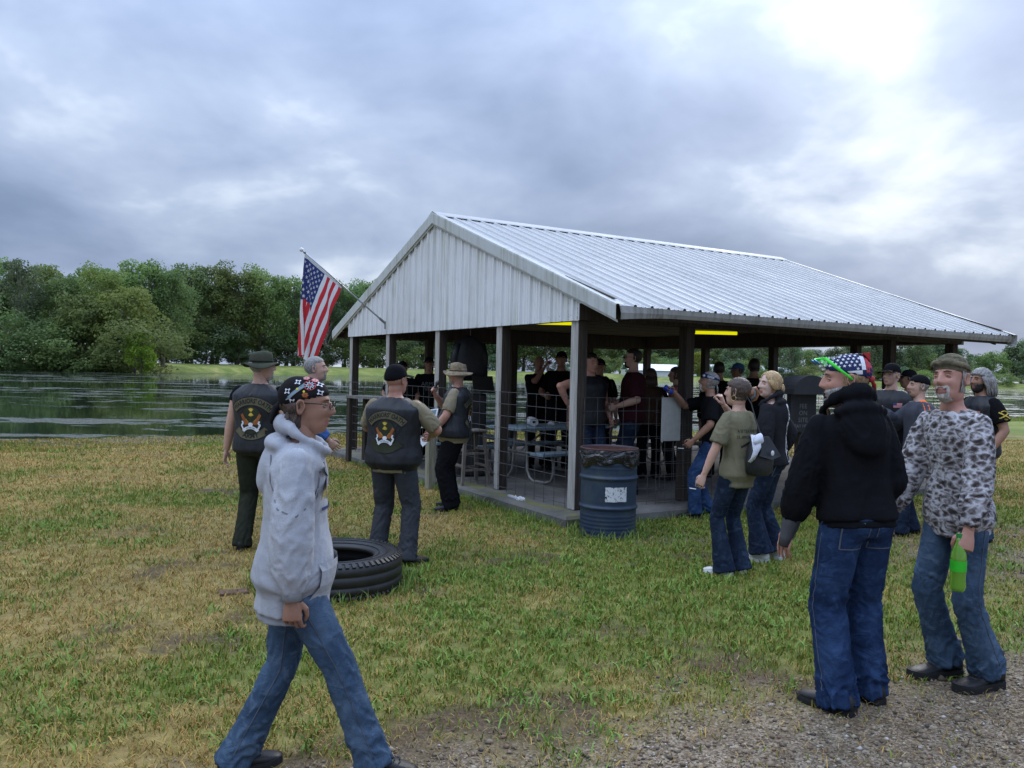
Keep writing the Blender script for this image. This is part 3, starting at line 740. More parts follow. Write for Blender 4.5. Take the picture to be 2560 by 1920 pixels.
def fold(V, F, bones, seed, amp=.008, torso=None, tamp=.006):
    """cloth folds: rings round the limbs that tighten at the joints, slanting drapes on the trunk"""
    N = normals(V, F); SW = np.zeros(len(V))+1e-9; D = np.zeros(len(V))
    for k, (a, b, w0, w1, wl) in enumerate(bones):
        a = np.asarray(a); b = np.asarray(b); e = b-a; L_ = np.linalg.norm(e); t = np.clip((V-a)@e/(L_*L_), 0, 1)
        q = V-(a+t[:, None]*e); d = np.linalg.norm(q, axis=1); x, y, _ = frame(e); an = np.arctan2(q@y, q@x)
        s = t*L_; q1 = fbm(np.c_[s*5, np.cos(an)+seed, np.sin(an)+k], 2)
        f1 = pnoise(np.c_[s/wl+np.sin(an+seed)*1.6+q1*1.2, np.cos(an)*.8+seed, np.sin(an)*.8+k*7.7]); f2 = pnoise(np.c_[s/wl*1.9-np.sin(an*1+seed*2)*1.9+q1*1.6, np.cos(an)*1.4-seed, np.sin(an)*1.4+k*3.1])
        f = .55-1.9*np.abs(f1)**.8+.45*(.5-1.6*np.abs(f2)); f = f*.75
        w = w0*np.exp(-(s/.13)**2)+w1*np.exp(-((L_-s)/.14)**2)+.16
        ww = np.exp(-d/.022); D += amp*w*f*ww; SW += ww
    if torso is not None:
        a, b = torso; e = b-a; t = np.clip((V-a)@e/(e@e), 0, 1); q = V-(a+t[:, None]*e); d = np.linalg.norm(q, axis=1)-.09
        an = np.arctan2(q[:, 1], q[:, 0]); z = V[:, 2]
        q1 = fbm(np.c_[z*4, np.cos(an)+seed, np.sin(an)], 2); f = .5*fbm(np.c_[z*4, np.cos(an)*1.3+seed*1.3, np.sin(an)*1.3], 2)+.6*(.5-1.8*np.abs(pnoise(np.c_[z*6+np.sin(an*2+seed)*1.5+q1, np.cos(an)*1.6+seed, np.sin(an)*1.6])))
        ww = np.exp(-np.maximum(d, 0)/.022); D += tamp*f*ww; SW += ww
    return V+N*(D/SW)[:, None]
def obj_quads(name, V, F, mats, parent, mi=None, **k):
    return link(name, fastmesh(name, V, F, mi), mats, parent, True, **k)
def samp(pts, rad, n=4):
    """resample a polyline with radii (linear)"""
    P = []; Rr = []
    for i in range(len(pts)-1):
        for k in range(n):
            t = k/n; P.append(pts[i]*(1-t)+pts[i+1]*t); Rr.append(rad[i]*(1-t)+rad[i+1]*t)
    P.append(pts[-1]); Rr.append(rad[-1]); return P, Rr
def capsule(mb, pts, rad, seg=14):
    pts = [np.asarray(p, float) for p in pts]
    P, Rr = samp(pts, [np.asarray(r if hasattr(r, '__len__') else (r, r), float) for r in rad], 4)
    mb.tube(P, Rr, seg); 
    for p, r in ((P[0], Rr[0]), (P[-1], Rr[-1])): pass
def ik(s, w, l1, l2, pole):
    d = w-s; L_ = np.linalg.norm(d); m = (l1+l2)*.999
    if L_ > m: w = s+d/L_*m; d = w-s; L_ = m
    a = (l1*l1-l2*l2+L_*L_)/(2*L_); h = math.sqrt(max(l1*l1-a*a, 0)); u = d/L_; p = np.asarray(pole, float); p = p-u*(p@u); p /= max(np.linalg.norm(p), 1e-6)
    return s+u*a+p*h, w

# ---- heads
def head_mesh(nlat, nlon, fat=1., nose=1., jaw=1., mouth=0.):
    th = np.linspace(.0, pi, nlat+1); t = np.linspace(-1, 1, nlon, endpoint=False); ph = np.sign(t)*np.abs(t)**1.3*pi
    T, P = np.meshgrid(th, ph, indexing='ij'); d = np.stack([np.sin(T)*np.sin(P), np.sin(T)*np.cos(P), -np.cos(T)], -1).reshape(-1, 3)
    acc = 0; pw = 16
    for c, r in (((0, -.016, .030), (.077*fat, .098, .088)), ((0, .018, -.016), (.066*fat, .077, .088)), ((0, .030, -.066), (.051*fat*jaw, .058, .052)), ((0, -.02, -.07), (.056*fat, .058, .07))):
        c = np.array(c); r = np.array(r); a = ((d/r)**2).sum(1); b = -2*(d*c/r**2).sum(1); e = ((c/r)**2).sum()-1
        rr = np.maximum((-b+np.sqrt(np.maximum(b*b-4*a*e, 0)))/(2*a), .001); acc = acc+rr**pw
    V = d*(acc**(1/pw))[:, None]; x, y, z = V.T.copy(); ax = np.abs(x); fr = sstep(y, .02, .06)
    G = lambda u, s: np.exp(-(u/s)**2)
    nz = np.interp(z, (-.036, -.030, -.018, .0, .022, .034), (0, .014, .026, .019, .010, .0))*nose; nw = np.interp(z, (-.03, -.015, .03), (.0150, .0125, .0085))
    dy = nz*G(x, nw)+.006*G(ax-.013, .007)*G(z+.022, .008)*nose
    dy = dy-.011*G(ax-.031, .016)*G(z-.012, .013)+.007*G(ax-.026, .026)*G(z-.036, .010)-.004*G(x, .01)*G(z-.03, .008)
    dy = dy+.006*G(ax-.045, .018)*G(z+.018, .018)
    dy = dy+.006*G(x, .022)*G(z+.052, .007)+.007*G(x, .019)*G(z+.068, .008)-.005*G(x, .026)*G(z+.060, .0032)-.004*G(x, .022)*G(z+.080, .007)+.008*G(x, .021)*G(z+.098, .014)
    dy = dy-.004*G(ax-.036-.25*(-.045-z), .006)*sstep(-z, .025, .04)*(1-sstep(-z, .06, .075))
    V[:, 1] += dy*fr
    I = np.arange((nlat+1)*nlon).reshape(nlat+1, nlon); J = np.roll(I, -1, 1)
    F = np.stack([I[:-1], J[:-1], J[1:], I[1:]], -1).reshape(-1, 4)
    return V, F
def ear(mb, s, mi=0):
    V = []; n = 12
    for rr, xo, k in ((1., .0, 1), (1.05, .010, 1), (.80, .013, 1), (.62, .005, 1), (.25, .004, 1)):
        for j in range(n):
            t = 2*pi*j/n; yy = -.012+.019*rr*math.sin(t)*(1.0 if math.cos(t) > 0 else .72); zz = -.002+.033*rr*math.cos(t)
            V.append((s*(.068+xo+.010*(yy < -.012)*rr), yy-.004, zz))
    mb.add(V, [(i*n+j, i*n+(j+1) % n, (i+1)*n+(j+1) % n, (i+1)*n+j) for i in range(4) for j in range(n)]+[tuple(4*n+j for j in range(n))], mi)
def shell(V, F, N, margin, thick, jit=0., seed=0):
    """part of the head surface lifted off it: hair, beards, headscarves; margin in metres, >0 inside"""
    m = margin(V[:, 0], V[:, 1], V[:, 2]); keep = (m[F] > 0).all(1); F2 = F[keep]
    if not len(F2): return None
    t = thick(V[:, 0], V[:, 1], V[:, 2]) if callable(thick) else thick
    off = t*np.clip(m/.012, .12, 1)
    if jit: off = off*(1+jit*pnoise(V*np.array((90, 90, 38))+seed))
    idx, inv = np.unique(F2, return_inverse=True)
    return (V+N*np.reshape(off, (-1, 1)))[idx], inv.reshape(-1, 4)
M_EYE = simple('eye_white', (.36, .33, .31), .3, .05); M_IRIS = simple('eye_dark', (.035, .028, .022), .2, .05); M_LENS = simple('dark_lens', (.012, .012, .014), .12, .05, spec=.6)
def skin(name, c, red=.0):
    m = Mat(name, c, .52, spec=.35); v = m.co('Object'); a = m.noise(v, 9, 4, .6); f = m.noise(v, 70, 3, .6)
    col = m.ramp(a, [(.30, (c[0]*.82, c[1]*.74, c[2]*.72)), (.55, c), (.72, (min(1, c[0]*1.10), c[1]*.96, c[2]*.92))])
    m.color(m.mix(m.ramp(f, [(.5, (0, 0, 0)), (.8, (.4, .4, .4))]), col, (c[0]*.75, c[1]*.6, c[2]*.55))); m.bump(f, .12, .003)
    m.b.inputs['Subsurface Weight'].default_value = .08; m.b.inputs['Subsurface Radius'].default_value = (.01, .004, .002); return m.m
SK_FAIR = skin('skin_fair', (.50, .315, .245)); SK_RED = skin('skin_ruddy', (.46, .245, .185)); SK_TAN = skin('skin_tan', (.32, .175, .12)); SK_LIP = skin('lip', (.34, .15, .13)); SK_PALE = skin('skin_pale', (.60, .42, .35))
def hairmat(name, c, c2):
    m = Mat(name, c, .55, spec=.4); g = m.noise(m.co('Object', scale=(55, 55, 9)), 3.0, 4, .65, .5)
    m.color(m.ramp(g, [(.3, tuple(q*.5 for q in c)), (.5, c), (.72, c2)])); m.bump(g, .6, .006); return m.m
H_BROWN = hairmat('hair_dark_brown', (.055, .035, .026), (.13, .085, .06)); H_GREY = hairmat('hair_grey', (.20, .19, .18), (.48, .46, .44)); H_BLACK = hairmat('hair_black', (.018, .015, .014), (.05, .04, .035))
H_BLOND = hairmat('hair_blonde', (.40, .26, .12), (.68, .51, .30)); H_WHITE = hairmat('beard_white', (.36, .33, .29), (.62, .58, .52)); H_RUST = hairmat('hair_rust', (.24, .10, .05), (.42, .22, .12)); H_SAND = hairmat('hair_sandy', (.30, .19, .10), (.50, .36, .22))

# ---- cloth
def cloth(name, base, rough=.9, weave=420, folds=.35, var=.22, hi=None, spec=.10, worn=None):
    if name in _MC: return _MC[name]
    m = Mat(name, base, rough, spec=spec); v = m.co('Object'); a = m.noise(v, 5, 5, .6); w = m.noise(v, weave, 2, .5); st = m.noise(m.co('Object', scale=(1, 1, 1.6), rot=(.5, .3, 0)), 9, 5, .62, 1.1)
    lo = tuple(c*(1-var) for c in base); h2 = hi or tuple(min(1, c*(1+var)) for c in base)
    c = m.ramp(m.mth('ADD', m.mth('MULTIPLY', a, .6), m.mth('MULTIPLY', w, .4)), [(.34, lo), (.5, base), (.66, h2)])
    if worn: c = m.mix(m.ramp(st, [(.52, (0, 0, 0)), (.74, (.8, .8, .8))]), c, worn)
    m.color(c); m.bump(m.mth('ADD', m.mth('MULTIPLY', w, .10), st), min(1, folds*.9), .016)
    _MC[name] = m.m; return m.m
def leather(name, base=(.0085, .0095, .012)):
    if name in _MC: return _MC[name]
    m = Mat(name, base, .48, spec=.32); v = m.co('Object'); g = m.noise(v, 160, 3, .6); f = m.noise(m.co('Object', scale=(1, 1, .5)), 7, 5, .65, .7)
    m.color(m.ramp(f, [(.35, base), (.68, tuple(q*2.4 for q in base))])); m.rough(m.ramp(f, [(.3, (.38, .38, .38)), (.7, (.60, .60, .60))])); m.bump(m.mth('ADD', m.mth('MULTIPLY', g, .15), f), .45, .02); _MC[name] = m.m; return m.m
C_HEATHER = cloth('heather_grey_fleece', (.36, .37, .40), .95, 330, .30, .20, (.48, .49, .52)); C_RIB = cloth('grey_rib_knit', (.27, .28, .30), .95, 500, .3)
C_DENIM = cloth('mid_blue_denim', (.045, .078, .128), .88, 520, .55, .5, (.095, .145, .215), worn=(.125, .18, .255)); C_DENIM2 = cloth('bright_blue_denim', (.022, .048, .120), .88, 520, .6, .5, (.050, .095, .20), worn=(.055, .105, .215)); C_INDIGO = cloth('dark_indigo_denim', (.013, .021, .042), .88, 520, .5, .4, (.028, .045, .078), worn=(.045, .07, .115)); C_PALEDEN = cloth('washed_denim', (.12, .20, .33), .88, 520, .4, .35, worn=(.22, .31, .44))
C_BLACK = cloth('black_fleece', (.0058, .0062, .008), .95, 300, .35, .3); C_BTEE = cloth('black_cotton', (.006, .006, .0075), .92, 420, .3, .3); C_FADED = cloth('faded_black_fleece', (.017, .017, .020), .95, 330, .3, .3)
C_OLIVE = cloth('olive_cotton', (.17, .155, .10), .92, 420, .35, .2); C_TAN = cloth('tan_cotton', (.235, .20, .135), .92, 420, .4, .2); C_GREYP = cloth('grey_work_cloth', (.043, .046, .053), .9, 420, .5, .3); C_OLVP = cloth('olive_drab_cloth', (.026, .030, .021), .9, 420, .45, .3); C_BLKP = cloth('black_cargo_cloth', (.0058, .006, .0078), .9, 420, .4, .3)
C_MAROON = cloth('dark_maroon_cloth', (.038, .010, .014), .9, 420, .35, .3); C_SALMON = cloth('salmon_cotton', (.30, .13, .10), .9, 420, .3); C_BROWN = cloth('brown_cloth', (.06, .036, .026), .9, 420, .3); C_SLATE = cloth('slate_grey_cloth', (.060, .064, .082), .85, 300, .3); C_ORANGE = cloth('orange_cloth', (.80, .16, .03), .8, 300, .2); C_BLUE = cloth('blue_cotton', (.05, .12, .32), .9, 420, .3); C_WHITE = cloth('white_towel', (.62, .64, .72), .95, 200, .4, .12)
L_VEST = leather('black_leather'); L_SHOE = leather('black_shoe_leather', (.008, .008, .009)); L_BROWN = leather('brown_shoe_leather', (.030, .022, .018)); M_SOLE = simple('rubber_sole', (.012, .012, .012), .8); M_SOLEW = simple('white_sole', (.66, .66, .64), .7, .1); M_SHOEW = simple('white_trainer', (.62, .61, .58), .7, .12)
def camo(name, stops, scale, stretch, warp=1.2):
    m = Mat(name, stops[0][1], .88, spec=.15); v = m.co('Object', scale=stretch); a = m.noise(v, scale, 5, .62, warp); w = m.noise(m.co('Object'), 420, 2, .5)
    f2 = m.noise(m.co('Object', scale=(stretch[0], stretch[1], stretch[2]*1.6), loc=(3, 1, 7)), scale*1.7, 4, .6, warp*1.5); f = m.mth('ADD', m.mth('MULTIPLY', a, .55), m.mth('MULTIPLY', f2, .45))
    m.color(m.ramp(f, stops)); m.bump(m.mth('ADD', m.noise(m.co('Object'), 9, 4, .6, .6), m.mth('MULTIPLY', w, .1)), .35, .012); return m.m
def blob_camo(name):
    """dark blotches netted with pale wisps"""
    m = Mat(name, (.3, .3, .3), .88, spec=.12); v = m.co('Object', scale=(1, 1, 1.55)); w = m.nd('ShaderNodeTexNoise'); m.L.new(v, w.inputs['Vector']); w.inputs['Scale'].default_value = 11; w.inputs['Detail'].default_value = 3
    va = m.nd('ShaderNodeVectorMath', operation='MULTIPLY_ADD'); m.L.new(w.outputs['Color'], va.inputs[0]); va.inputs[1].default_value = (.09, .09, .09); m.L.new(v, va.inputs[2])
    e = m.voro(va.outputs[0], 19, 'DISTANCE_TO_EDGE'); n = m.noise(v, 12, 5, .65, 1.8); f = m.mth('ADD', m.mth('MULTIPLY', e, 1.0), m.mth('MULTIPLY', m.mth('SUBTRACT', n, .44), 1.05))
    m.color(m.ramp(f, [(.0, (.48, .48, .51)), (.08, (.40, .39, .41)), (.17, (.25, .235, .24)), (.29, (.125, .11, .11)), (.42, (.05, .043, .042)), (.55, (.03, .026, .026))])); m.bump(m.noise(m.co('Object'), 9, 4, .6, .6), .35, .012); return m.m
C_CAMO = blob_camo('grey_white_camouflage'); C_CAMOG = camo('brown_green_camouflage', [(.34, (.022, .022, .014)), (.45, (.07, .062, .038)), (.53, (.13, .115, .075)), (.62, (.20, .16, .10))], 13, (1, 1, 1.4), .8); C_CAMOT = camo('tan_camouflage', [(.34, (.07, .05, .03)), (.45, (.17, .13, .085)), (.55, (.25, .20, .135)), (.66, (.30, .25, .17))], 14, (1, 1, 1.2), .6)

SEAM = simple('stitching', (.075, .085, .11), .9, .3)
_BV = {}
def bvh(part):
    if part.name not in _BV:
        me = part.data; V, F = quads_of(me); _BV[part.name] = BVHTree.FromPolygons(V.tolist(), F.tolist())
    return _BV[part.name]
class Fig:
    """one person: joints from a pose, body skin, then clothes as parts.  Local axes: +y faces forward, +x is the person's right"""
    def __init__(s, label, loc, az, S=1.75, girth=1., belly=0., shw=1., lean=(0, 0), hip=(0, 0, 0), feet=None, hands=None, poles=None, kpole=None, twist=0., head=(0, 0, 0), vox=.012, skin=SK_FAIR, ground=0., hand_n=None, curl=(.35, .35), hd=1., chest=1., group='people at the pavilion', neck=0.):
        k = s.k = S/1.75; s.g = girth; s.belly = belly; s.vox = vox; s.seed = sum(map(ord, label)) % 97; s.skin = skin; s.label = label; s.group = group; s.chest = chest
        s.M = rotz(-R(az)); s.loc = a3(loc[0], loc[1], ground); s.az = az
        h = s.hip = a3(*hip)*k+a3(0, 0, .925*k)
        s.neck = h+a3(lean[0], lean[1]+neck*.0, 0)*k+a3(0, 0, math.sqrt(max(.3, .575**2-lean[0]**2-lean[1]**2)))*k
        s.up = (s.neck-h)/np.linalg.norm(s.neck-h); s.tw = R(twist)
        s.X0 = a3(1, 0, 0); xs = rotz(-s.tw)@a3(1, 0, 0); xs = xs-s.up*(xs@s.up); s.X = xs/np.linalg.norm(xs); s.Y = np.cross(s.up, s.X)
        sh = s.neck-s.up*.098*k; w = .172*k*shw*(.72+.28*girth)
        s.sh = [sh-s.X*w, sh+s.X*w]; s.hj = [h+a3(-.088*k*girth**.5, 0, -.01), h+a3(.088*k*girth**.5, 0, -.01)]
        feet = feet or ((-.11, 0, 0, 8), (.11, 0, 0, -8)); s.ank = []; s.knee = []; s.fyaw = []
        for i, f in enumerate(feet):
            an = a3(f[0]*k, f[1]*k, (.085+f[2])*k); kp = (kpole or ((-.12, 1, 0), (.12, 1, 0)))[i]
            kn, an = ik(s.hj[i], an, .435*k, .425*k, kp); s.knee.append(kn); s.ank.append(an); s.fyaw.append((R(f[3]), R(f[4]) if len(f) > 4 else 0.))
        hands = hands or (None, None); s.elb = []; s.wr = []
        for i, hh in enumerate(hands):
            sg = -1 if i == 0 else 1; hh = a3(sg*.255*shw*(.6+.4*girth), .03, .86)*k+(s.hip-a3(0, 0, .925*k)) if hh is None else a3(*hh)*k
            po = (poles or ((-.5, -1, -.1), (.5, -1, -.1)))[i]; e, wv = ik(s.sh[i], hh, .288*k, .262*k, po); s.elb.append(e); s.wr.append(wv)
        s.hn = hand_n or (None, None); s.curl = curl
        s.hm = rotz(-R(head[0])-s.tw*.0)@rotx(R(head[1]))@roty(R(head[2])); s.hk = k**.5*1.0*hd
        s.hc = s.neck+(s.up*.55+a3(0, 0, .45))*.125*k+s.hm@a3(0, .018, 0)
        s.body()
    def wpos(s, p): return s.M@np.asarray(p)+s.loc
    def hp(s, V): return (np.asarray(V)*s.hk)@s.hm.T+s.hc
    def rings(s, off=0., lo=0., hi=1., flare=0., bellyx=0.):
        """torso sections, off = cloth thickness; lo/hi in fractions hip..neck"""
        k, g = s.k, s.g; T = [(-.16, .130, .085, .09), (-.06, .172, .100, .125), (.06, .170, .108, .118), (.20, .155, .108, .100), (.38, .157, .112, .097), (.55, .172, .118, .106), (.70, .184, .118, .112), (.78, .186, .105, .110), (.85, .168, .088, .096), (.90, .130, .072, .080), (.94, .092, .062, .068), (1.0, .062, .055, .058)]
        ts = [t for t in T]; out = []
        grid = sorted(set([lo, hi]+[t[0] for t in ts if lo < t[0] < hi]))
        for t in grid:
            r = [np.interp(t, [q[0] for q in ts], [q[j] for q in ts]) for j in (1, 2, 3)]
            gg = g if t < .8 else 1+(g-1)*.5
            ch = s.chest if .4 < t < .85 else 1
            bl = (s.belly+bellyx)*math.exp(-((t-.16)/.26)**2)
            f = flare*max(0, (.35-t))
            rx = r[0]*gg+off+f+bl*.35; rf = r[1]*gg*ch+off+f+bl; rb = r[2]*(.5+.5*gg)+off+f*.8+bl*.12
            bend = s.up; c = s.hip+(s.neck-s.hip)*t+s.Y0(t)*.018*math.sin(pi*np.clip(t, 0, 1))*k*-1
            out.append((c, s.Xt(t), s.Y0(t), rx*k, rf*k, rb*k))
        return out
    def Xt(s, t):
        w = np.clip(t*1.3, 0, 1); x = s.X0*(1-w)+s.X*w; return x/np.linalg.norm(x)
    def Y0(s, t):
        x = s.Xt(t); y = np.cross(s.up, x); return y/np.linalg.norm(y)
    def loft(s, mb, rings, seg=28, pw=2.3):
        V = []
        for c, x, y, rx, rf, rb in rings:
            for j in range(seg):
                a = 2*pi*j/seg; ca, sa = math.cos(a), math.sin(a); ca = math.copysign(abs(ca)**(2/pw), ca); sa = math.copysign(abs(sa)**(2/pw), sa)
                V.append(c+x*rx*ca+y*(rf if sa > 0 else rb)*sa)
        n = len(rings); mb.add(V, [(i*seg+j, i*seg+(j+1) % seg, (i+1)*seg+(j+1) % seg, (i+1)*seg+j) for i in range(n-1) for j in range(seg)]+[tuple(range(seg-1, -1, -1)), tuple((n-1)*seg+j for j in range(seg))])
    def arm_pts(s, i, t0, t1):
        """points on shoulder-elbow-wrist between fractions (0..2)"""
        q = [s.sh[i], s.elb[i], s.wr[i]]; P = []
        for t in np.linspace(t0, t1, 9):
            j = min(int(t), 1); P.append((q[j]*(1-(t-j))+q[j+1]*(t-j), t))
        return P
    def arm(s, mb, i, t0=0., t1=2., off=0., cuff=None, baggy=0.):
        k = s.k; g = .55+.45*s.g; P = s.arm_pts(i, t0, t1); pts = []; rad = []
        for p, t in P:
            r = np.interp(t, (0, .12, .35, .9, 1.0, 1.3, 2.0), (.050, .058, .056, .046, .045, .045, .028))*g+off*min(1, .45+t)+baggy*math.sin(pi*np.clip((t-.1)/2.1, 0, 1))
            pts.append(p); rad.append(r*k)
        if cuff: rad[-1] = cuff*k
        mb.tube(pts, rad, 14); mb.ell(pts[0], rad[0]*1.0, 12, 8)
        if t1 > 1: mb.ell(s.elb[i], rad[min(range(9), key=lambda q: abs(P[q][1]-1))], 12, 8)
    def leg(s, mb, i, off=0., t1=2., radii=None, drop=0.):
        k = s.k; g = .5+.5*s.g; q = [s.hj[i], s.knee[i], s.ank[i]+a3(0, 0, -drop*k)]; pts = []; rad = []
        xs, rs = radii or ((0, .4, .9, 1, 1.35, 1.8, 2), (.094, .084, .062, .058, .056, .040, .038))
        for t in np.linspace(0, t1, 13):
            j = min(int(t), 1); pts.append(q[j]*(1-(t-j))+q[j+1]*(t-j)); rad.append((np.interp(t, xs, rs)*(g+(1-g)*.5*float(sstep(t, .8, 1.6)))+off)*k)
        mb.tube(pts, rad, 16); mb.ell(pts[0], rad[0], 12, 8); mb.ell(s.knee[i], rad[6], 12, 8)
    def body(s):
        k = s.k; mb = MB(); s.loft(mb, s.rings(-.012, -.12, 1.0), 20)
        for i in (0, 1):
            s.arm(mb, i, 0, 2); s.leg(mb, i, -.008); mb.ell(s.ank[i]+rotz(s.fyaw[i][0])@a3(0, .045, -.052)*k, (.028*k, .085*k, .020*k), 8, 6, rotz(s.fyaw[i][0]))
        mb.tube([s.neck-s.up*.03*k, s.neck+s.up*.03*k, s.hc+s.hm@a3(0, -.022, -.055)*k], [.060*k*(.7+.3*s.g), .056*k*(.7+.3*s.g), .052*k*(.7+.3*s.g)], 14)
        V, F = remesh(mb, max(s.vox, .012), 3); parts = [(V, F, 0)]
        near = s.vox < .011; hv, hf = head_mesh(48 if near else 30, 64 if near else 40, .94+.1*(s.g-.9) if s.g > 1 else .96)
        s.HV, s.HF = hv, hf; s.HN = normals(hv, hf)
        flip = -1 if (s.HN*hv).sum() < 0 else 1; s.HN = s.HN*flip
        if flip < 0: s.HF = hf = hf[:, ::-1]
        fc = hv[hf].mean(1); lip = (np.abs(fc[:, 0]) < .025) & (fc[:, 2] < -.049) & (fc[:, 2] > -.074) & (fc[:, 1] > .06)
        parts.append((s.hp(hv), hf, np.where(lip, 1, 0)))
        mb = MB(); ear(mb, -1); ear(mb, 1)
        yb = float(np.max(hv[(np.abs(np.abs(hv[:, 0])-.031) < .010) & (np.abs(hv[:, 2]-.012) < .010)][:, 1]))
        for sx in (-1, 1):
            mb.cur = 2; mb.ell((sx*.031, yb-.0105, .010), (.0125, .0115, .0050), 10, 8); mb.cur = 3; mb.ell((sx*.031, yb-.0035, .010), (.0062, .005, .0052), 8, 6); mb.cur = 0; mb.tube([(sx*.016, yb-.003, .0115), (sx*.031, yb+.0025, .0165), (sx*.046, yb-.005, .0115)], [.0025, .0045, .0025], 6); mb.tube([(sx*.017, yb-.004, .007), (sx*.031, yb, .0035), (sx*.045, yb-.006, .007)], [.002, .0035, .002], 6)
            mb.cur = 4; mb.tube([(sx*.012, yb+.007, .033), (sx*.03, yb+.008, .038), (sx*.05, yb-.004, .032)], [.003, .0042, .002], 5)   # eyebrow
        Vq = np.array(mb.v); parts.append((s.hp(Vq), mb.f, mb.mi))
        for i in (0, 1):
            hb = s.hand(i)
            if near: V, F = remesh(hb, .0032, 1); parts.append((V, F, 0))
            else: parts.append((np.array(hb.v), hb.f, 0))
        Va = []; Fa = []; Mi = []; n = 0
        for V, F, mi in parts:
            F = [tuple(int(q)+n for q in f) for f in F]; Va += [tuple(p) for p in V]; Fa += F; Mi += list(mi) if hasattr(mi, '__len__') else [mi]*len(F); n += len(V)
        me = bpy.data.meshes.new('person'); me.from_pydata(Va, [], Fa); me.polygons.foreach_set('material_index', np.array(Mi, np.int32))
        s.o = link('person', me, [s.skin, SK_LIP, M_EYE, M_IRIS, H_BROWN], None, True, label=s.label, cat='person', group=s.group)
        s.o.matrix_world = Matrix.Translation(Vector(s.loc)) @ Matrix(s.M.tolist()).to_4x4()
    def hand(s, i):
        k = s.k*1.02; d = s.wr[i]-s.elb[i]; d = d/np.linalg.norm(d); sg = -1 if i == 0 else 1
        dn = s.hn[i]; dd = d
        if dn is not None and len(dn) == 2: dd = np.asarray(dn[1], float); dd = dd/np.linalg.norm(dd); dn = dn[0]
        z = np.asarray(dn if dn is not None else (sg*.9, -.25, .1), float); z = z-dd*(z@dd); z /= np.linalg.norm(z); y = np.cross(z, dd)
        if y[1] < 0 and dn is None: y = -y
        th = 1 if (np.cross(dd, y)@z > 0) else 1
        B = np.stack([dd, y*(1 if dn is None else sg), z], 1); mb = MB(); W_ = lambda p: s.wr[i]+B@(np.asarray(p)*k)
        V = []; seg = 10
        for x, ry, rz in ((-.02, .026, .021), (.01, .029, .020), (.035, .037, .019), (.07, .042, .0165), (.092, .041, .0135)):
            for j in range(seg): a = 2*pi*j/seg; V.append(W_((x, ry*math.cos(a), rz*math.sin(a))))
        mb.add(V, [(q*seg+j, q*seg+(j+1) % seg, (q+1)*seg+(j+1) % seg, (q+1)*seg+j) for q in range(4) for j in range(seg)]+[tuple(range(seg)), tuple(4*seg+j for j in range(seg))])
        c = s.curl[i]; hr = random.Random(s.seed+i)
        for f, (by, ln, r) in enumerate(((.033, .074, .0078), (.0112, .082, .0080), (-.0112, .076, .0077), (-.0325, .060, .0070))):
            p = a3(.088, by, 0); ang = .1; pts = [p-a3(.015, 0, 0), p]
            for q, fr in enumerate((.45, .31, .24)):
                ang += c*(1.0, 1.15, .8)[q]*(1+.16*f)*hr.uniform(.8, 1.15); p = p+a3(math.cos(ang), by*.5*(1-c*.5), -math.sin(ang))*ln*fr; pts.append(p)
            mb.tube([W_(q) for q in pts], [r*k, r*k*1.03, r*k*.97, r*k*.88, r*k*.62], 8)
        p = a3(.022, .030, -.006); mb.tube([W_(p), W_(p+a3(.026, .020, -.012)), W_(p+a3(.055, .026-.012*c, -.018-.012*c)), W_(p+a3(.078, .024-.03*c, -.022-.022*c))], [.013*k, .012*k, .0098*k, .006*k], 8)
        return mb
    # ---- clothes
    def top(s, name, mats, off=.014, hem=-.14, sleeve=2., cuff=None, baggy=0., flare=0., amp=.010, tamp=.008, hood=None, neck=.93, vox=None, loose=.012, bellyx=0., it=3):
        mb = MB(); s.loft(mb, s.rings(off, hem, neck, flare, bellyx))
        if sleeve:
            for i in (0, 1): s.arm(mb, i, 0, sleeve, off, cuff, baggy+loose)
        if hood: hood(mb)
        V, F = remesh(mb, vox or s.vox, it); b = []
        if sleeve:
            for i in (0, 1):
                b.append((s.sh[i], s.elb[i], .5, 1.0, .075)); 
                if sleeve > 1: b.append((s.elb[i], s.wr[i], 1.0, .9, .07))
        V = fold(V, F, b, s.seed, amp, (s.hip, s.neck), tamp)
        o = obj_quads(name, V, F, mats, s.o); o['_v'] = 0; s.last = (V, F); return o
    def trousers(s, mats, name='trousers', off=.012, radii=None, hem=.05, amp=.013, waist=.12, vox=None):
        mb = MB(); s.loft(mb, s.rings(off, -.15, waist))
        radii = radii or ((0, .4, .9, 1, 1.4, 1.85, 2), (.090, .082, .067, .065, .063, .066, .070))
        for i in (0, 1): s.leg(mb, i, off, 2., radii, hem)
        V, F = remesh(mb, vox or s.vox, 3); b = []
        for i in (0, 1): b += [(s.hj[i], s.knee[i], .6, 1., .07), (s.knee[i], s.ank[i], 1., 1.25, .06)]
        V = fold(V, F, b, s.seed+3, amp, (s.hip-a3(0, 0, .12), s.hip+a3(0, 0, .1)), .005); return obj_quads(name, V, F, mats, s.o)
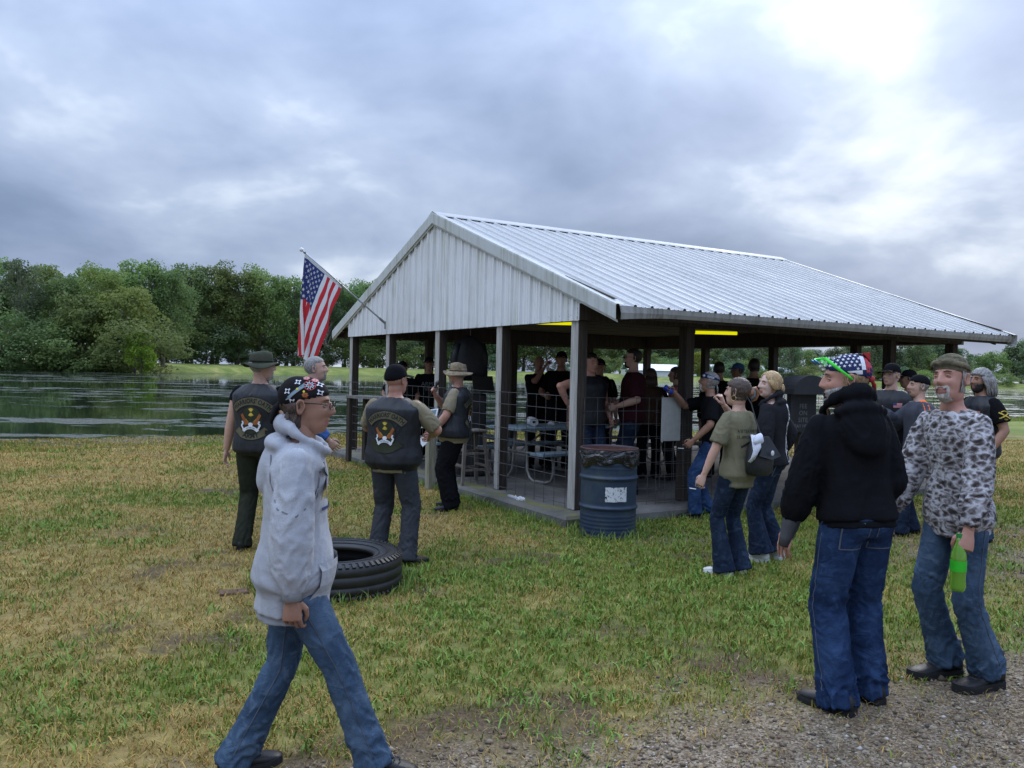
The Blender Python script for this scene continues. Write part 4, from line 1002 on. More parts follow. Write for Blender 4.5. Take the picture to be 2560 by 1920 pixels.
    def shoes(s, mat_u, mat_s=M_SOLE, ln=.285, boot=.0, bulk=1.):
        for i in (0, 1):
            k = s.k; yaw, pit = s.fyaw[i]; B = rotz(yaw)@rotx(-pit); A = s.ank[i]
            W_ = lambda p: A+B@((np.asarray(p)+a3(0, 0, -.085))*k); mb = MB(); V = []; seg = 12
            secs = [(-.075, .026, .075+boot*.2), (-.060, .036, .10+boot), (-.02, .039, .105+boot), (.02, .040, .098+boot*.6), (.055, .041, .078), (.10, .046, .064), (.15, .046, .055), (.185, .036, .047), (.205, .016, .036)]
            for y, w, h in secs:
                for j in range(seg):
                    a = 2*pi*j/seg; c, q = math.cos(a), math.sin(a); w2 = w*bulk
                    V.append(W_((math.copysign(abs(c)**.8, c)*w2, y*ln/.285*(.93+.07*bulk), .018+(h-.018)*(.5+.5*math.copysign(abs(q)**.8, q)))))
            n = len(secs); mb.add(V, [(q*seg+j, q*seg+(j+1) % seg, (q+1)*seg+(j+1) % seg, (q+1)*seg+j) for q in range(n-1) for j in range(seg)]+[tuple(range(seg)), tuple((n-1)*seg+j for j in range(seg))])
            if boot: mb.tube([W_((0, -.02, .09)), W_((0, -.03, .13+boot))], [.045*k, .05*k], 12)
            o = mb.build('shoe', mat_u, s.o, smooth=True)
            mb = MB(); pol = [(w*1.10*bulk, y) for y, w, h in secs]; pol = pol+[(-w, y) for w, y in reversed(pol)]; m = len(pol); V = []
            st_ = .022 if boot else 0.
            for z in (0., .020+st_, .030+st_):
                for x, y in pol: V.append(W_((x*(1 if z < .03+st_ else .96), y*ln/.285*1.02, z+.006*(y > .18)-.012*(boot > 0))))
            mb.add(V, [(q*m+j, q*m+(j+1) % m, (q+1)*m+(j+1) % m, (q+1)*m+j) for q in range(2) for j in range(m)]+[tuple(range(m-1, -1, -1)), tuple(2*m+j for j in range(m))]); mb.build('sole', mat_s, o)
            if s.vox < .011 or bulk > 1.02:
                mb = MB()
                for q in range(4): y = .045+.022*q; mb.tube([W_((-.022, y, .085-.009*q+.004)), W_((0, y+.006, .098-.011*q)), W_((.022, y, .085-.009*q+.004))], .0032*k, 5)
                mb.build('laces', simple('shoe_laces', (.05, .05, .05), .8), o)
    def cover(s, name, mats, margin, thick, jit=0., smooth=0, parent=None):
        r = shell(s.HV, s.HF, s.HN, margin, thick, jit, s.seed)
        if r is None: return None
        V, F = r
        return obj_quads(name, s.hp(V), F, mats, parent or s.o)
    def hair(s, mats, style='short', thick=.010):
        if style == 'short': mg = lambda x, y, z: np.minimum(z-np.where(y > 0, .066-.35*np.maximum(0, np.abs(x)-.03)-.0*y, -.055+.0*y)-.45*np.maximum(0, .03-np.abs(y))*0, .2) - np.where((y > -.02) & (y < .05) & (z < .05), np.maximum(0, (y+.02))*1.8, 0)
        elif style == 'part': mg = lambda x, y, z: np.where(y > .015, np.minimum(z-(.088-1.1*np.maximum(0, np.abs(x)-.012)), .2)*.8, z+.070)
        elif style == 'full': mg = lambda x, y, z: z-np.where(y > .02, .052-.4*np.maximum(0, np.abs(x)-.03), -.075)
        elif style == 'fringe': mg = lambda x, y, z: np.minimum(.045-np.abs(z+.012), -.02-y+.04*(np.abs(x) > .06))
        return s.cover('hair', mats, mg, thick, .5)
    def beard(s, mats, style='full', thick=.008):
        if style == 'full': mg = lambda x, y, z: np.minimum(np.minimum(-.028-z-np.maximum(0, .05-np.abs(x))*.35, y-.005), .13+z) - np.where((np.abs(x) < .022) & (z > -.072) & (z < -.052), .05, 0)
        elif style == 'goatee': mg = lambda x, y, z: np.minimum(np.minimum(.036-np.abs(x), -.034-z), y-.03) - np.where((np.abs(x) < .022) & (z > -.072) & (z < -.052), .05, 0)
        return s.cover('beard', mats, mg, thick, .6)
    def seam(s, part, i, side=1, mat=None):
        """stitched side seam of a trouser leg"""
        bv = bvh(part); P = []; q = [s.hj[i], s.knee[i], s.ank[i]]
        for t in np.linspace(.12, 1.98, 40):
            j = min(int(t), 1); p = q[j]*(1-(t-j))+q[j+1]*(t-j); h = bv.ray_cast(Vector(p+s.X0*side*.35), Vector(-s.X0*side), .5)
            if h[0] is not None: P.append(np.array(h[0])+s.X0*side*.0005)
        if len(P) > 3: mb = MB(); mb.tube(P, .0028*s.k, 5); mb.build('seam', mat or SEAM, part, smooth=True)
    def pockets(s, part, mat, w=.062, h=.135, dx=.085, dz=-.06):
        sh = []
        for sg in (-1, 1):
            V, F = rect2(sg*dx-w, dz-h/2, sg*dx+w, dz+h/2, 5, 5); sh.append((V, F, 0)); x0, x1, z0, z1 = sg*dx-w, sg*dx+w, dz-h/2, dz+h/2
            for b in ((x0, z1, x1, z1), (x0, z0, x0, z1), (x1, z0, x1, z1), (x0, z0, x1, z0)): sh.append((*bar2(*b, .006), 1))
        s.print_on('pocket', part, [([(x*s.k, y*s.k) for x, y in V], F, mi) for V, F, mi in sh], s.hip, (1, 0, 0), (0, 0, 1), (0, 1, 0), [mat, SEAM], .003, span=.35)
    def strands(s, mats, roots, name='hair', r=.006, seg=5):
        mb = MB()
        for pts in roots: P = [s.hp(p) for p in pts]; n = len(P); mb.tube(P, [r*s.hk*(1-.6*(q/(n-1))**2) for q in range(n)], seg)
        return mb.build(name, mats, s.o, smooth=True)
    def cap(s, mats, brim='front', thick=.012, name='cap', line=(.050, .22), brim_mat=None, logo=None):
        """baseball cap: crown, peak, button"""
        z0, sl = line; o = s.cover(name, mats, lambda x, y, z: z-(z0+sl*(y-.09)*1.0), lambda x, y, z: thick+.010*sstep(z, .06, .11))
        sgn = 1 if brim == 'front' else -1; mb = MB(); V = []; n = 11
        for rr in range(4):
            for j in range(n):
                a = (j/(n-1)-.5)*2.2; R0 = .080; R1 = .080+.068*rr/3*math.cos(a*.75)
                yy = sgn*(R1*math.cos(a)*1.05+.008); V.append(s.hp((R1*math.sin(a), yy-.005*sgn, z0-(.0 if sgn > 0 else .028)-.012*rr/3-.022*(abs(math.sin(a))**2)*1.0+.006)))
        F = [(q*n+j, q*n+j+1, (q+1)*n+j+1, (q+1)*n+j) for q in range(3) for j in range(n-1)]
        V2 = [np.asarray(v)-s.hm@a3(0, 0, .005) for v in V]; m = len(V)
        rim = [j for j in range(n)]+[q*n+n-1 for q in range(1, 4)]+[3*n+j for j in range(n-2, -1, -1)]+[q*n for q in range(2, 0, -1)]
        mb.add(V+V2, F+[tuple(q+m for q in reversed(f)) for f in F]+[(rim[i], rim[i]+m, rim[(i+1) % len(rim)]+m, rim[(i+1) % len(rim)]) for i in range(len(rim))])
        mb.build('peak', brim_mat or mats, o, smooth=False); mb = MB(); mb.ell(s.hp((0, -.015, .118+thick+.012)), .006, 8, 6); mb.build('button', mats, o); return o
    def boonie(s, mats, R1=.155, band=None, droop=.02):
        mb = MB(); V = []; seg = 40; rg = random.Random(s.seed)
        prof = [(.087, .100, .030), (.0885, .103, .062), (.085, .100, .100), (.076, .090, .126), (.045, .055, .136), (.0, .0, .138)]
        for rx, ry, z in prof:
            for j in range(seg):
                a = 2*pi*j/seg; w = 1+.012*math.sin(3*a+s.seed)+.01*math.sin(7*a); V.append(s.hp((rx*w*math.cos(a), ry*w*math.sin(a)-.012, z+.004*math.sin(2*a+1)-.02*math.sin(a)*-.3)))
        F = [(q*seg+j, q*seg+(j+1) % seg, (q+1)*seg+(j+1) % seg, (q+1)*seg+j) for q in range(len(prof)-1) for j in range(seg)]
        mb.add(V, F); o = mb.build('boonie_hat', mats, s.o, smooth=True)
        mb = MB(); V = []; nr = 5
        for lay in (0, -.006):
            for q in range(nr+1):
                t = q/nr
                for j in range(seg):
                    a = 2*pi*j/seg; rr = .086+(R1-.086)*t; dz = -droop*t*t*(1+.8*math.cos(2*a))+.012*t*math.sin(3*a+s.seed*.7)+lay
                    V.append(s.hp((rr*math.cos(a), (rr+.014)*math.sin(a)-.012, .032+dz+.006*math.sin(a))))
        m = (nr+1)*seg; F = [(q*seg+j, q*seg+(j+1) % seg, (q+1)*seg+(j+1) % seg, (q+1)*seg+j) for q in range(nr) for j in range(seg)]
        F = F+[tuple(i+m for i in reversed(f)) for f in F]+[(nr*seg+j, nr*seg+(j+1) % seg, m+nr*seg+(j+1) % seg, m+nr*seg+j) for j in range(seg)]
        mb.add(V, F); mb.build('brim', mats, o, smooth=True)
        mb = MB(); mb.tube([s.hp((.0905*math.cos(2*pi*j/24), .106*math.sin(2*pi*j/24)-.012, .05)) for j in range(24)], [(.0035, .009)]*24, 6, closed=True, up=tuple(s.hm@a3(0, 0, 1))); mb.build('hat_band', band or mats, o, smooth=True); return o
    def glasses(s, dark=False, frame_c=None):
        mb = MB(); y = .106; fm = frame_c or simple('spectacle_frame', (.02, .016, .015), .35)
        for sx in (-1, 1):
            c = a3(sx*.032, y, .012); P = [c+a3(.024*math.cos(t)*1.05, -.004*abs(math.cos(t))*0-.18*abs(sx*.032+.024*math.cos(t)-sx*.0)*.3, .0155*math.sin(t)) for t in np.linspace(0, 2*pi, 16, endpoint=False)]
            mb.tube([s.hp(p) for p in P], .0022*s.hk, 5, closed=True)
            mb.tube([s.hp((sx*.056, y-.014, .018)), s.hp((sx*.072, y-.05, .018)), s.hp((sx*.078, -.005, .016))], .0024*s.hk, 5)
        mb.tube([s.hp((-.009, y, .016)), s.hp((0, y+.004, .018)), s.hp((.009, y, .016))], .002*s.hk, 5); o = mb.build('glasses', fm, s.o, smooth=True)
        if dark:
            mb = MB()
            for sx in (-1, 1): mb.ell(s.hp((sx*.032, y-.006, .012)), (.0235*s.hk, .005, .0150*s.hk), 12, 6, s.hm)
            mb.build('lens', M_LENS, o, smooth=True)
        return o
    def print_on(s, name, part, shapes, origin, right, up, depth, mats, lift=.0035, parent=None, span=.5):
        """lay flat 2D shapes [(V2, faces, mat index)] on a garment by casting along depth"""
        bv = bvh(part)
        right, up, depth = (np.asarray(q, float)/np.linalg.norm(q) for q in (right, up, depth)); mb = MB()
        for j, (V2, F2, mi) in enumerate(shapes):
            P = []
            for x, y in V2:
                q = np.asarray(origin)+right*x+up*y-depth*span; h = bv.ray_cast(Vector(q), Vector(depth), span*2)
                hit = np.array(h[0]) if h[0] is not None else q+depth*span
                P.append(hit-depth*(lift*(1+.55*mi)))
            mb.add(P, F2, mi)
        return mb.build(name, mats, parent or part, fix=False)
def disc2(r, n=28, rx=1., ry=1., c=(0, 0), rings=3):
    V = [(c[0], c[1])]; F = []
    for q in range(1, rings+1):
        for j in range(n): a = 2*pi*j/n; V.append((c[0]+r*rx*q/rings*math.cos(a), c[1]+r*ry*q/rings*math.sin(a)))
    F = [(0, 1+j, 1+(j+1) % n) for j in range(n)]+[(1+(q-1)*n+j, 1+q*n+j, 1+q*n+(j+1) % n, 1+(q-1)*n+(j+1) % n) for q in range(1, rings) for j in range(n)]
    return V, F
def arc2(r0, r1, a0, a1, n=24, m=3, c=(0, 0)):
    V = []
    for q in range(m+1):
        rr = r0+(r1-r0)*q/m
        for j in range(n+1): a = a0+(a1-a0)*j/n; V.append((c[0]+rr*math.cos(a), c[1]+rr*math.sin(a)))
    return V, [(q*(n+1)+j, q*(n+1)+j+1, (q+1)*(n+1)+j+1, (q+1)*(n+1)+j) for q in range(m) for j in range(n)]
def bar2(x0, y0, x1, y1, w):
    d = np.array((x1-x0, y1-y0)); L_ = np.linalg.norm(d); d = d/L_; n = np.array((-d[1], d[0]))*w/2; V = []; k = max(1, int(L_/.03))
    for i in range(k+1): p = np.array((x0, y0))+d*L_*i/k; V += [tuple(p+n), tuple(p-n)]
    return V, [(2*i, 2*i+1, 2*i+3, 2*i+2) for i in range(k)]
def rect2(x0, y0, x1, y1, n=4, m=3):
    V = [(x0+(x1-x0)*i/n, y0+(y1-y0)*j/m) for j in range(m+1) for i in range(n+1)]; return V, [(j*(n+1)+i, j*(n+1)+i+1, (j+1)*(n+1)+i+1, (j+1)*(n+1)+i) for j in range(m) for i in range(n)]
def star2(r, c=(0, 0), rot=0.):
    V = [(c[0], c[1])]+[(c[0]+(r if j % 2 == 0 else r*.42)*math.cos(pi/2+rot+j*pi/5), c[1]+(r if j % 2 == 0 else r*.42)*math.sin(pi/2+rot+j*pi/5)) for j in range(10)]
    return V, [(0, 1+j, 1+(j+1) % 10) for j in range(10)]
def text_arc(txt, size, r, sign=1, squeeze=1., bold=0.):
    """lettering bent along an arc (sign -1: smile)"""
    V, F = text_mesh(txt, size, bold); out = []
    for x, y in V:
        a = x*squeeze/r
        out.append(((r+y)*math.sin(a), (r+y)*math.cos(a)-r) if sign > 0 else ((r-y)*math.sin(a), r-(r-y)*math.cos(a)))
    return out, F
# ================================================================== THE PEOPLE
P_TAN = cloth('patch_drab', (.115, .105, .065), .9, 500, .1, .15); P_BLK = simple('patch_black', (.012, .012, .012), .8); P_GRN = cloth('patch_dark_green', (.035, .040, .026), .9, 500, .1, .15); P_GOLD = simple('thread_gold', (.55, .40, .06), .6); P_RUST = simple('thread_rust', (.28, .09, .025), .7); P_WHT = simple('thread_white', (.62, .63, .66), .7, .08); P_RED = simple('thread_red', (.42, .04, .045), .7); P_BLU = simple('thread_blue', (.03, .045, .14), .7); P_GREY = simple('thread_grey', (.16, .16, .155), .8); P_YEL = simple('thread_yellow', (.60, .50, .03), .7); P_FEA = simple('thread_bluegrey', (.20, .27, .31), .8); P_PNK = simple('thread_pink', (.50, .22, .22), .8)
def hood_on(f, s=1., fwd=0., drop=0., up=0.):
    """hood lying on the back: a collar open at the throat and a slack pouch behind"""
    def h(mb):
        k = f.k; n = f.neck-f.up*.030*k+f.up*up; P = []; r = []
        for j in range(24):
            a = 2*pi*j/24; sa = math.sin(a); P.append(n+f.X*.098*s*k*math.cos(a)*(1-.12*max(0, sa))+f.Y*(.098*s*sa+.018+fwd)*k+f.up*(-.055*sa*k+.020*k)); r.append((.017+.022*max(0, -sa)+.004*math.sin(3*a))*s*k)
        mb.tube(P, r, 10, closed=True)
        mb.ell(n-f.Y*.105*s*k-f.up*(.085+drop)*k, (.120*s*k, .060*s*k, .115*s*k), 16, 10, rotx(-.25)); mb.ell(n-f.Y*.085*s*k-f.up*(.010+drop*.4)*k, (.128*s*k, .066*s*k, .045*s*k), 14, 8, rotx(-.35)); mb.ell(n-f.Y*.135*s*k-f.up*(.15+drop)*k, (.085*s*k, .035*s*k, .06*s*k), 14, 8)
    return h
def bands(f, o_mats, hem, off, flare, cuffs=(), h=.06, bellyx=0.):
    """ribbed waistband (and cuffs) of a sweatshirt"""
    mb = MB(); f.loft(mb, f.rings(off, hem-h, hem+.02, flare, bellyx), 32); V, F = remesh(mb, f.vox, 2); obj_quads('waistband', V, F, o_mats, f.o)
    for i in cuffs:
        d = (f.wr[i]-f.elb[i]); d /= np.linalg.norm(d); mb = MB(); mb.tube([f.wr[i]-d*.065*f.k, f.wr[i]-d*.03*f.k, f.wr[i]+d*.012*f.k], [.042*f.k, .043*f.k, .040*f.k], 14); mb.build('cuff', o_mats, f.o, smooth=True)
def vest_patches(f, vest, bottom, side, scale=1.):
    """club patches on the back of a leather vest"""
    mats = [P_TAN, P_BLK, P_GRN, P_GOLD, P_RUST, P_WHT, P_BLU]; k = f.k*scale; Rr = -f.X*0+f.X; c = f.neck-f.up*.30*k-f.Y*.0
    S = lambda L_: [([(x*k, y*k) for x, y in V], F, mi) for V, F, mi in L_]; sh = []
    V, F = arc2(.20, .272, R(42), R(138), 26, 3, (0, -.115)); sh.append((V, F, 0))
    for a0, a1, b0, b1 in ((.196, .203, 41, 139), (.269, .276, 41, 139)):
        V, F = arc2(a0, a1, R(b0), R(b1), 26, 1, (0, -.115)); sh.append((V, F, 1))
    for aa in (41, 137): V, F = arc2(.198, .274, R(aa), R(aa+2), 1, 3, (0, -.115)); sh.append((V, F, 1))
    V, F = text_arc("WARRIORS' OATH", .056, .236, 1, .80, .0012); sh.append(([(x, y+.236-.115) for x, y in V], F, 1))
    V, F = disc2(.112, 34, .92, 1.12, (0, -.045), 4); sh.append((V, F, 1)); V, F = disc2(.105, 34, .92, 1.12, (0, -.045), 4); sh.append((V, F, 2))
    for j in range(9):      # bundle of gold arrows
        a = R(50+j*10); 
        for sg in (1, -1): V, F = bar2(.006*math.cos(a)*sg, .025+.006*sg*math.sin(a), .036*math.cos(a)*sg, .025+.036*math.sin(a)*sg, .004); sh.append((V, F, 3))
    for sg in (1, -1):      # eagle wings, feather by feather
        for j in range(6):
            x0, y0 = sg*(.012+.007*j), -.075-.002*j; x1, y1 = sg*(.045+.0085*j), -.005-.012*abs(j-4)+.004*j
            V, F = bar2(x0, y0, x1, y1, .0125); sh.append((V, F, 4))
        V, F = bar2(sg*.022, -.066, sg*.050, -.035, .010); sh.append((V, F, 3))
    V, F = disc2(.022, 12, 1.0, .8, (0, -.082), 2); sh.append((V, F, 5))
    V, F = arc2(.075, .100, R(40), R(140), 14, 1, (0, -.195)); sh.append((V, F, 5)); 
    for sg in (1, -1):
        for q in ((.062, -.13, .085, -.085), (.085, -.085, .068, -.075), (.068, -.075, .078, -.052)): V, F = bar2(sg*q[0], q[1], sg*q[2], q[3], .014); sh.append((V, F, 5))
    V, F = text_arc('VETERANS', .020, .086, 1, .9); sh.append(([(x, y+.086-.195) for x, y in V], F, 6))
    V, F = arc2(.150, .215, R(222), R(318), 22, 3, (0, .0)); sh.append((V, F, 1 if bottom is None else 0)) if bottom else sh.append((V, F, 2))
    if bottom:
        V, F = text_arc(bottom, .058, .1825, -1, .95, .0015); sh.append(([(x, y-.1825) for x, y in V], F, 1))
        for a0, a1 in ((.147, .153), (.212, .218)): V, F = arc2(a0, a1, R(221), R(319), 22, 1); sh.append((V, F, 1))
    if side:
        V, F = rect2(.120, -.165, .178, -.128); sh.append((V, F, 1)); V, F = text_mesh(side, .034, .001); sh.append(([(x*.85+.149, y-.1465) for x, y in V], F, 0))
    f.print_on('patch', vest, S(sh), c, f.X, f.up, f.Y, mats, .0035, span=.45*k)

# --- woman in the grey hoodie, walking past close to the camera
f = Fig('woman in grey hoodie and black printed headscarf walking past in the foreground', (-.90, 3.29), 81, S=1.63, girth=1.02, belly=.01, shw=.98, lean=(0, .03), hip=(0, .04, -.02), feet=((-.06, -.20, .0, 4, -8), (.07, .42, .0, -3, 8)), hands=((-.24, .10, .76), (.225, .06, .74)), poles=((-.4, -1, 0), (.3, -1, .0)), kpole=((0, 1, .1), (0, 1, .1)), head=(8, -4, 0), vox=.0075, skin=SK_TAN, curl=(.5, .55), hd=.96, neck=0)
tr = f.trousers(C_DENIM, radii=((0, .4, .9, 1, 1.4, 1.85, 2), (.088, .078, .062, .060, .059, .066, .076)), hem=.055, amp=.013); f.seam(tr, 1); f.seam(tr, 0, 1)
top = f.top('hoodie', C_HEATHER, .016, -.29, 1.95, .044, .014, .075, .012, .010, hood_on(f, 1.02, .0, .02), .945, loose=.016, bellyx=.02)
bands(f, C_RIB, -.30, .012, .06, (0, 1), .05, .02)
mb = MB(); q = f.hip+a3(0, .20, -.02)       # kangaroo pocket
pk = f.print_on('pocket', top, [(rect2(-.16, -.17, .16, .07, 10, 8)[0], rect2(-.16, -.17, .16, .07, 10, 8)[1], 0)], f.hip+a3(0, .0, -.02), (1, 0, 0), (0, 0, 1), (0, -1, 0), [C_HEATHER], .016, span=.5)
sq = [(-.105, .00), (-.100, -.10), (-.06, -.19), (.01, -.215), (.075, -.16), (.085, -.06)]
pk2 = f.print_on('armhole_seam', top, [(*bar2(*sq[i], *sq[i+1], .0055), 0) for i in range(5)]+[(*bar2(.10, -.02, .115, -.16, .005), 0)], f.sh[1]+a3(0, 0, .02), (0, 1, 0), (0, 0, 1), (-1, 0, 0), [cloth('grey_seam', (.17, .18, .20))], .0018, span=.3)
f.print_on('chest_print', top, [(*text_mesh('ARMY', .075), 0), (*bar2(-.1, -.06, .1, -.06, .012), 1)], f.neck-f.up*.24*f.k, (-1, 0, 0), (0, 0, 1), (0, -1, 0), [P_GOLD, P_BLU], .004, span=.5)
f.shoes(L_SHOE, M_SOLE, .27)
scarf = f.cover('headscarf', cloth('black_print_cotton', (.012, .011, .012), .85, 400, .3), lambda x, y, z: z-np.where(y > -.03, .034+.30*(y-.02), .019+.55*(y+.03)), lambda x, y, z: .009+.014*sstep(-y, .02, .09)*sstep(z, -.03, .05), .0)
mb = MB(); mb.tube([f.hp(p) for p in ((0, -.118, -.005), (.01, -.140, -.02), (.015, -.150, -.055), (.01, -.152, -.085))], [(.022, .02), (.016, .012), (.026, .008), (.02, .006)], 8); mb.tube([f.hp(p) for p in ((0, -.118, -.005), (-.02, -.145, -.03), (-.03, -.150, -.07))], [(.02, .02), (.016, .012), (.024, .006)], 8); mb.build('knot', cloth('black_print_cotton', (.012, .011, .012)), scarf, smooth=True)
f.cover('hair', H_BROWN, lambda x, y, z: np.minimum(np.minimum(-.012-y+.0*x, .022-z), .10+z), .016, .6)
f.strands(H_BROWN, [[(sx*(.055+.006*math.sin(i)), -.022-.010*(i % 6), -.03), (sx*(.060+.010*math.sin(i*2.)), -.03-.011*(i % 6), -.075), (sx*(.055+.015*math.sin(i)), -.022-.012*(i % 6), -.115-.012*(i % 3))] for sx in (-1, 1) for i in range(12)], 'hair', .010)
f.glasses()
def scarf_print(f, scarf):      # embroidery on the right side of the scarf
    sh = []
    def at(V, F, x, y, mi): sh.append(([(p+x, q+y) for p, q in V], F, mi))
    at(*arc2(.024, .0275, 0, 2*pi, 20, 1), .012, .075, 1)
    for j in range(10): a = 2*pi*j/10; at(*bar2(0, 0, .024*math.cos(a), .024*math.sin(a), .0018), .012, .075, 0); at(*arc2(.010+.005*(j % 2), .0125+.005*(j % 2), a, a+.6, 4, 1), .012, .075, 0)
    at(*disc2(.006, 8, rings=1), .012, .075, 1)
    for j in range(13):     # feather
        t = j/12; x, y = -.012-.062*t, .060-.060*t; at(*bar2(x, y, x-.004, y+.020-.008*t, .0045), 0, 0, 2); at(*bar2(x, y, x-.022+.008*t, y-.004, .0045), 0, 0, 2)
    at(*bar2(-.008, .064, -.076, -.002, .003), 0, 0, 0)
    for x, y in ((.062, .048), (-.058, -.012), (-.085, .035), (-.045, .085), (.052, .092)):
        at(*arc2(.0065, .0095, 0, 2*pi, 10, 1), x, y, 0)
        for j in range(4): a = pi/4+j*pi/2; at(*disc2(.0042, 6, rings=1), x+.0125*math.cos(a), y+.0125*math.sin(a), 0)
    for x, y in ((.0, .022), (-.012, .112), (.028, .108)):
        for j in range(6): a = j*pi/3; at(*disc2(.0055, 6, 1.5, .8, rings=1), x+.008*math.cos(a), y+.008*math.sin(a), 4 if y < .05 else 5)
    for x, y in ((-.040, .048), (-.008, .038)): at(*disc2(.0055, 8, rings=1), x, y, 3)
    k = f.hk*.92; m = f.hm; sh = [([(p*k, q*k) for p, q in V], F, mi) for V, F, mi in sh]
    f.print_on('embroidery', scarf, sh, f.hc, m@a3(0, 1, 0), m@a3(-.35, 0, 1), m@a3(-1, 0, -.35), [P_WHT, P_RED, P_FEA, P_YEL, P_RUST, P_PNK], .0016, span=.2)
scarf_print(f, scarf)
F_WOMAN = f

# --- man in bucket hat on the left, back turned, club vest
f = Fig('man seen from behind in green bucket hat and leather club vest on the left', (-2.25, 7.32), 8, S=1.77, girth=1.12, shw=1.08, lean=(0, .02), hands=((-.33, .06, .84), (.25, .14, .95)), head=(62, 0, 0), vox=.010, skin=SK_FAIR, feet=((-.13, 0, 0, 12), (.13, .04, 0, -14)))
f.trousers(C_OLVP); f.shoes(L_SHOE); f.top('shirt', C_BTEE, .010, -.10, .30, tamp=.004)
v = f.top('vest', L_VEST, .026, -.10, 0, tamp=.009, neck=.95); vest_patches(f, v, 'ARMY', 'VMC'); f.hair(H_GREY, 'short', .006); f.beard(H_WHITE, 'goatee', .010); f.boonie(cloth('olive_hat_cloth', (.052, .056, .040), .9, 420, .4, .3), .150, C_OLVP)
# --- man with grey hair in profile behind her
f = Fig('man with cropped grey hair and beard looking right, behind the woman in the headscarf', (-1.97, 8.05), 82, S=1.76, lean=(0, .03), head=(0, 2, 0), vox=.011, skin=SK_FAIR, hands=((-.25, .1, .9), (.25, .2, .95)))
f.trousers(C_PALEDEN); f.shoes(L_SHOE); f.top('shirt', C_BLUE, .02, -.2, 1.9); f.hair(H_GREY, 'short', .007); f.beard(H_GREY, 'goatee', .009)
# --- broad man with black cap, back turned
f = Fig('broad man seen from behind in black cap, tan T-shirt and leather club vest', (-1.00, 7.02), 20, S=1.67, girth=1.30, belly=.05, shw=1.12, lean=(0, .015), hip=(0, 0, .0), hands=((-.20, .34, 1.10), (.20, .34, 1.12)), poles=((-1, -.35, -.3), (1, -.45, -.25)), head=(12, 0, 0), vox=.0095, skin=SK_RED, feet=((-.15, 0, 0, 14), (.17, -.03, 0, -34)), hd=1.06)
f.trousers(C_GREYP, radii=((0, .4, .9, 1, 1.4, 1.85, 2), (.090, .082, .068, .066, .064, .068, .074)), amp=.018); f.shoes(L_BROWN, ln=.30); f.pockets(f.o.children[0], C_GREYP)
f.top('shirt', C_TAN, .010, -.21, .93, flare=.02, amp=.012); v = f.top('vest', L_VEST, .026, -.16, 0, tamp=.010, neck=.955, flare=.015); vest_patches(f, v, None, 'VMC', 1.0)
c = f.cap(C_BTEE, 'front', line=(.052, .30))
F_VMC = f
# --- speaker with the microphone
f = Fig('man in tan brimmed hat speaking into a microphone, leather vest over tan shirt', (-.66, 9.78), -82, S=1.73, girth=1.22, belly=.09, shw=1.05, lean=(0, -.02), hands=((-.28, .22, .93), (.05, .27, 1.37)), poles=((-.6, -1, 0), (.8, .1, -1)), head=(-4, 0, 0), vox=.010, skin=SK_RED, curl=(.35, 1.0), hand_n=((-.8, -.6, .3), ((.2, .9, .1), (-.5, .25, .75))), feet=((-.14, .0, 0, 25), (.14, .05, 0, -10)))
f.trousers(C_BLKP, radii=((0, .4, .9, 1, 1.4, 1.85, 2), (.100, .096, .085, .082, .082, .084, .088)), amp=.016); f.shoes(L_SHOE)
f.top('shirt', C_TAN, .014, -.20, .82, flare=.08, amp=.010); v = f.top('vest', L_VEST, .030, -.10, 0, tamp=.010, neck=.95, flare=.05); vest_patches(f, v, 'ARMY', None)
f.hair(H_GREY, 'short', .005); f.beard(H_WHITE, 'goatee', .010); f.glasses(); f.boonie(C_CAMOT, .165, C_CAMOT, .03)
mb = MB(); q = f.wr[0]; d = (f.wr[0]-f.elb[0])/np.linalg.norm(f.wr[0]-f.elb[0]); mb.tube([q-d*.035, q-d*.012], .034*f.k, 12); mb.box(q-d*.024+a3(-.034, -.01, 0), (.012, .034, .04)); mb.build('wristwatch', L_SHOE, f.o)
F_MIC = f
# --- man in black hoodie and starred headscarf
C_DENIM3 = cloth('navy_denim', (.014, .030, .078), .88, 520, .6, .5, (.036, .072, .155), worn=(.045, .09, .19))
f = Fig('man seen from behind in black hoodie, baggy jeans and starred headscarf', (1.75, 4.13), -14, S=1.77, girth=.94, belly=.03, shw=.98, lean=(-.015, .07), hip=(0, .0, .01), hands=((-.30, .14, .83), (.17, .17, .93)), poles=((-.25, -1, 0), (.2, -1, -.1)), head=(-66, -6, 0), vox=.0085, skin=SK_RED, curl=(.25, .6), feet=((-.10, -.04, 0, 26), (.15, .06, 0, 10)), twist=4, hd=1.04)
tr = f.trousers(C_DENIM3, radii=((0, .4, .9, 1, 1.4, 1.85, 2), (.096, .092, .080, .078, .078, .082, .086)), hem=.06, amp=.020); f.pockets(tr, C_DENIM3); f.seam(tr, 0, -1); f.shoes(L_SHOE, ln=.30, bulk=1.05)
top = f.top('hoodie', C_BLACK, .016, .0, 1.80, .048, .010, .05, .014, .014, hood_on(f, 1.16, .0, .03, .01), .91, loose=.014); bands(f, C_BLACK, -.01, .010, .03, (), .05)
mb = MB(); d = (f.wr[0]-f.elb[0])/np.linalg.norm(f.wr[0]-f.elb[0]); mb.tube([f.wr[0]-d*.10*f.k, f.wr[0]-d*.02*f.k, f.wr[0]+d*.035*f.k, f.wr[0]+d*.085*f.k], [.048*f.k, .043*f.k, (.050*f.k, .034*f.k), (.050*f.k, .028*f.k)], 12); mb.build('glove', leather('grey_glove_leather', (.030, .031, .034)), f.o, smooth=True)
M_NAVY = cloth('navy_cotton', (.022, .030, .085), .85, 400, .3)
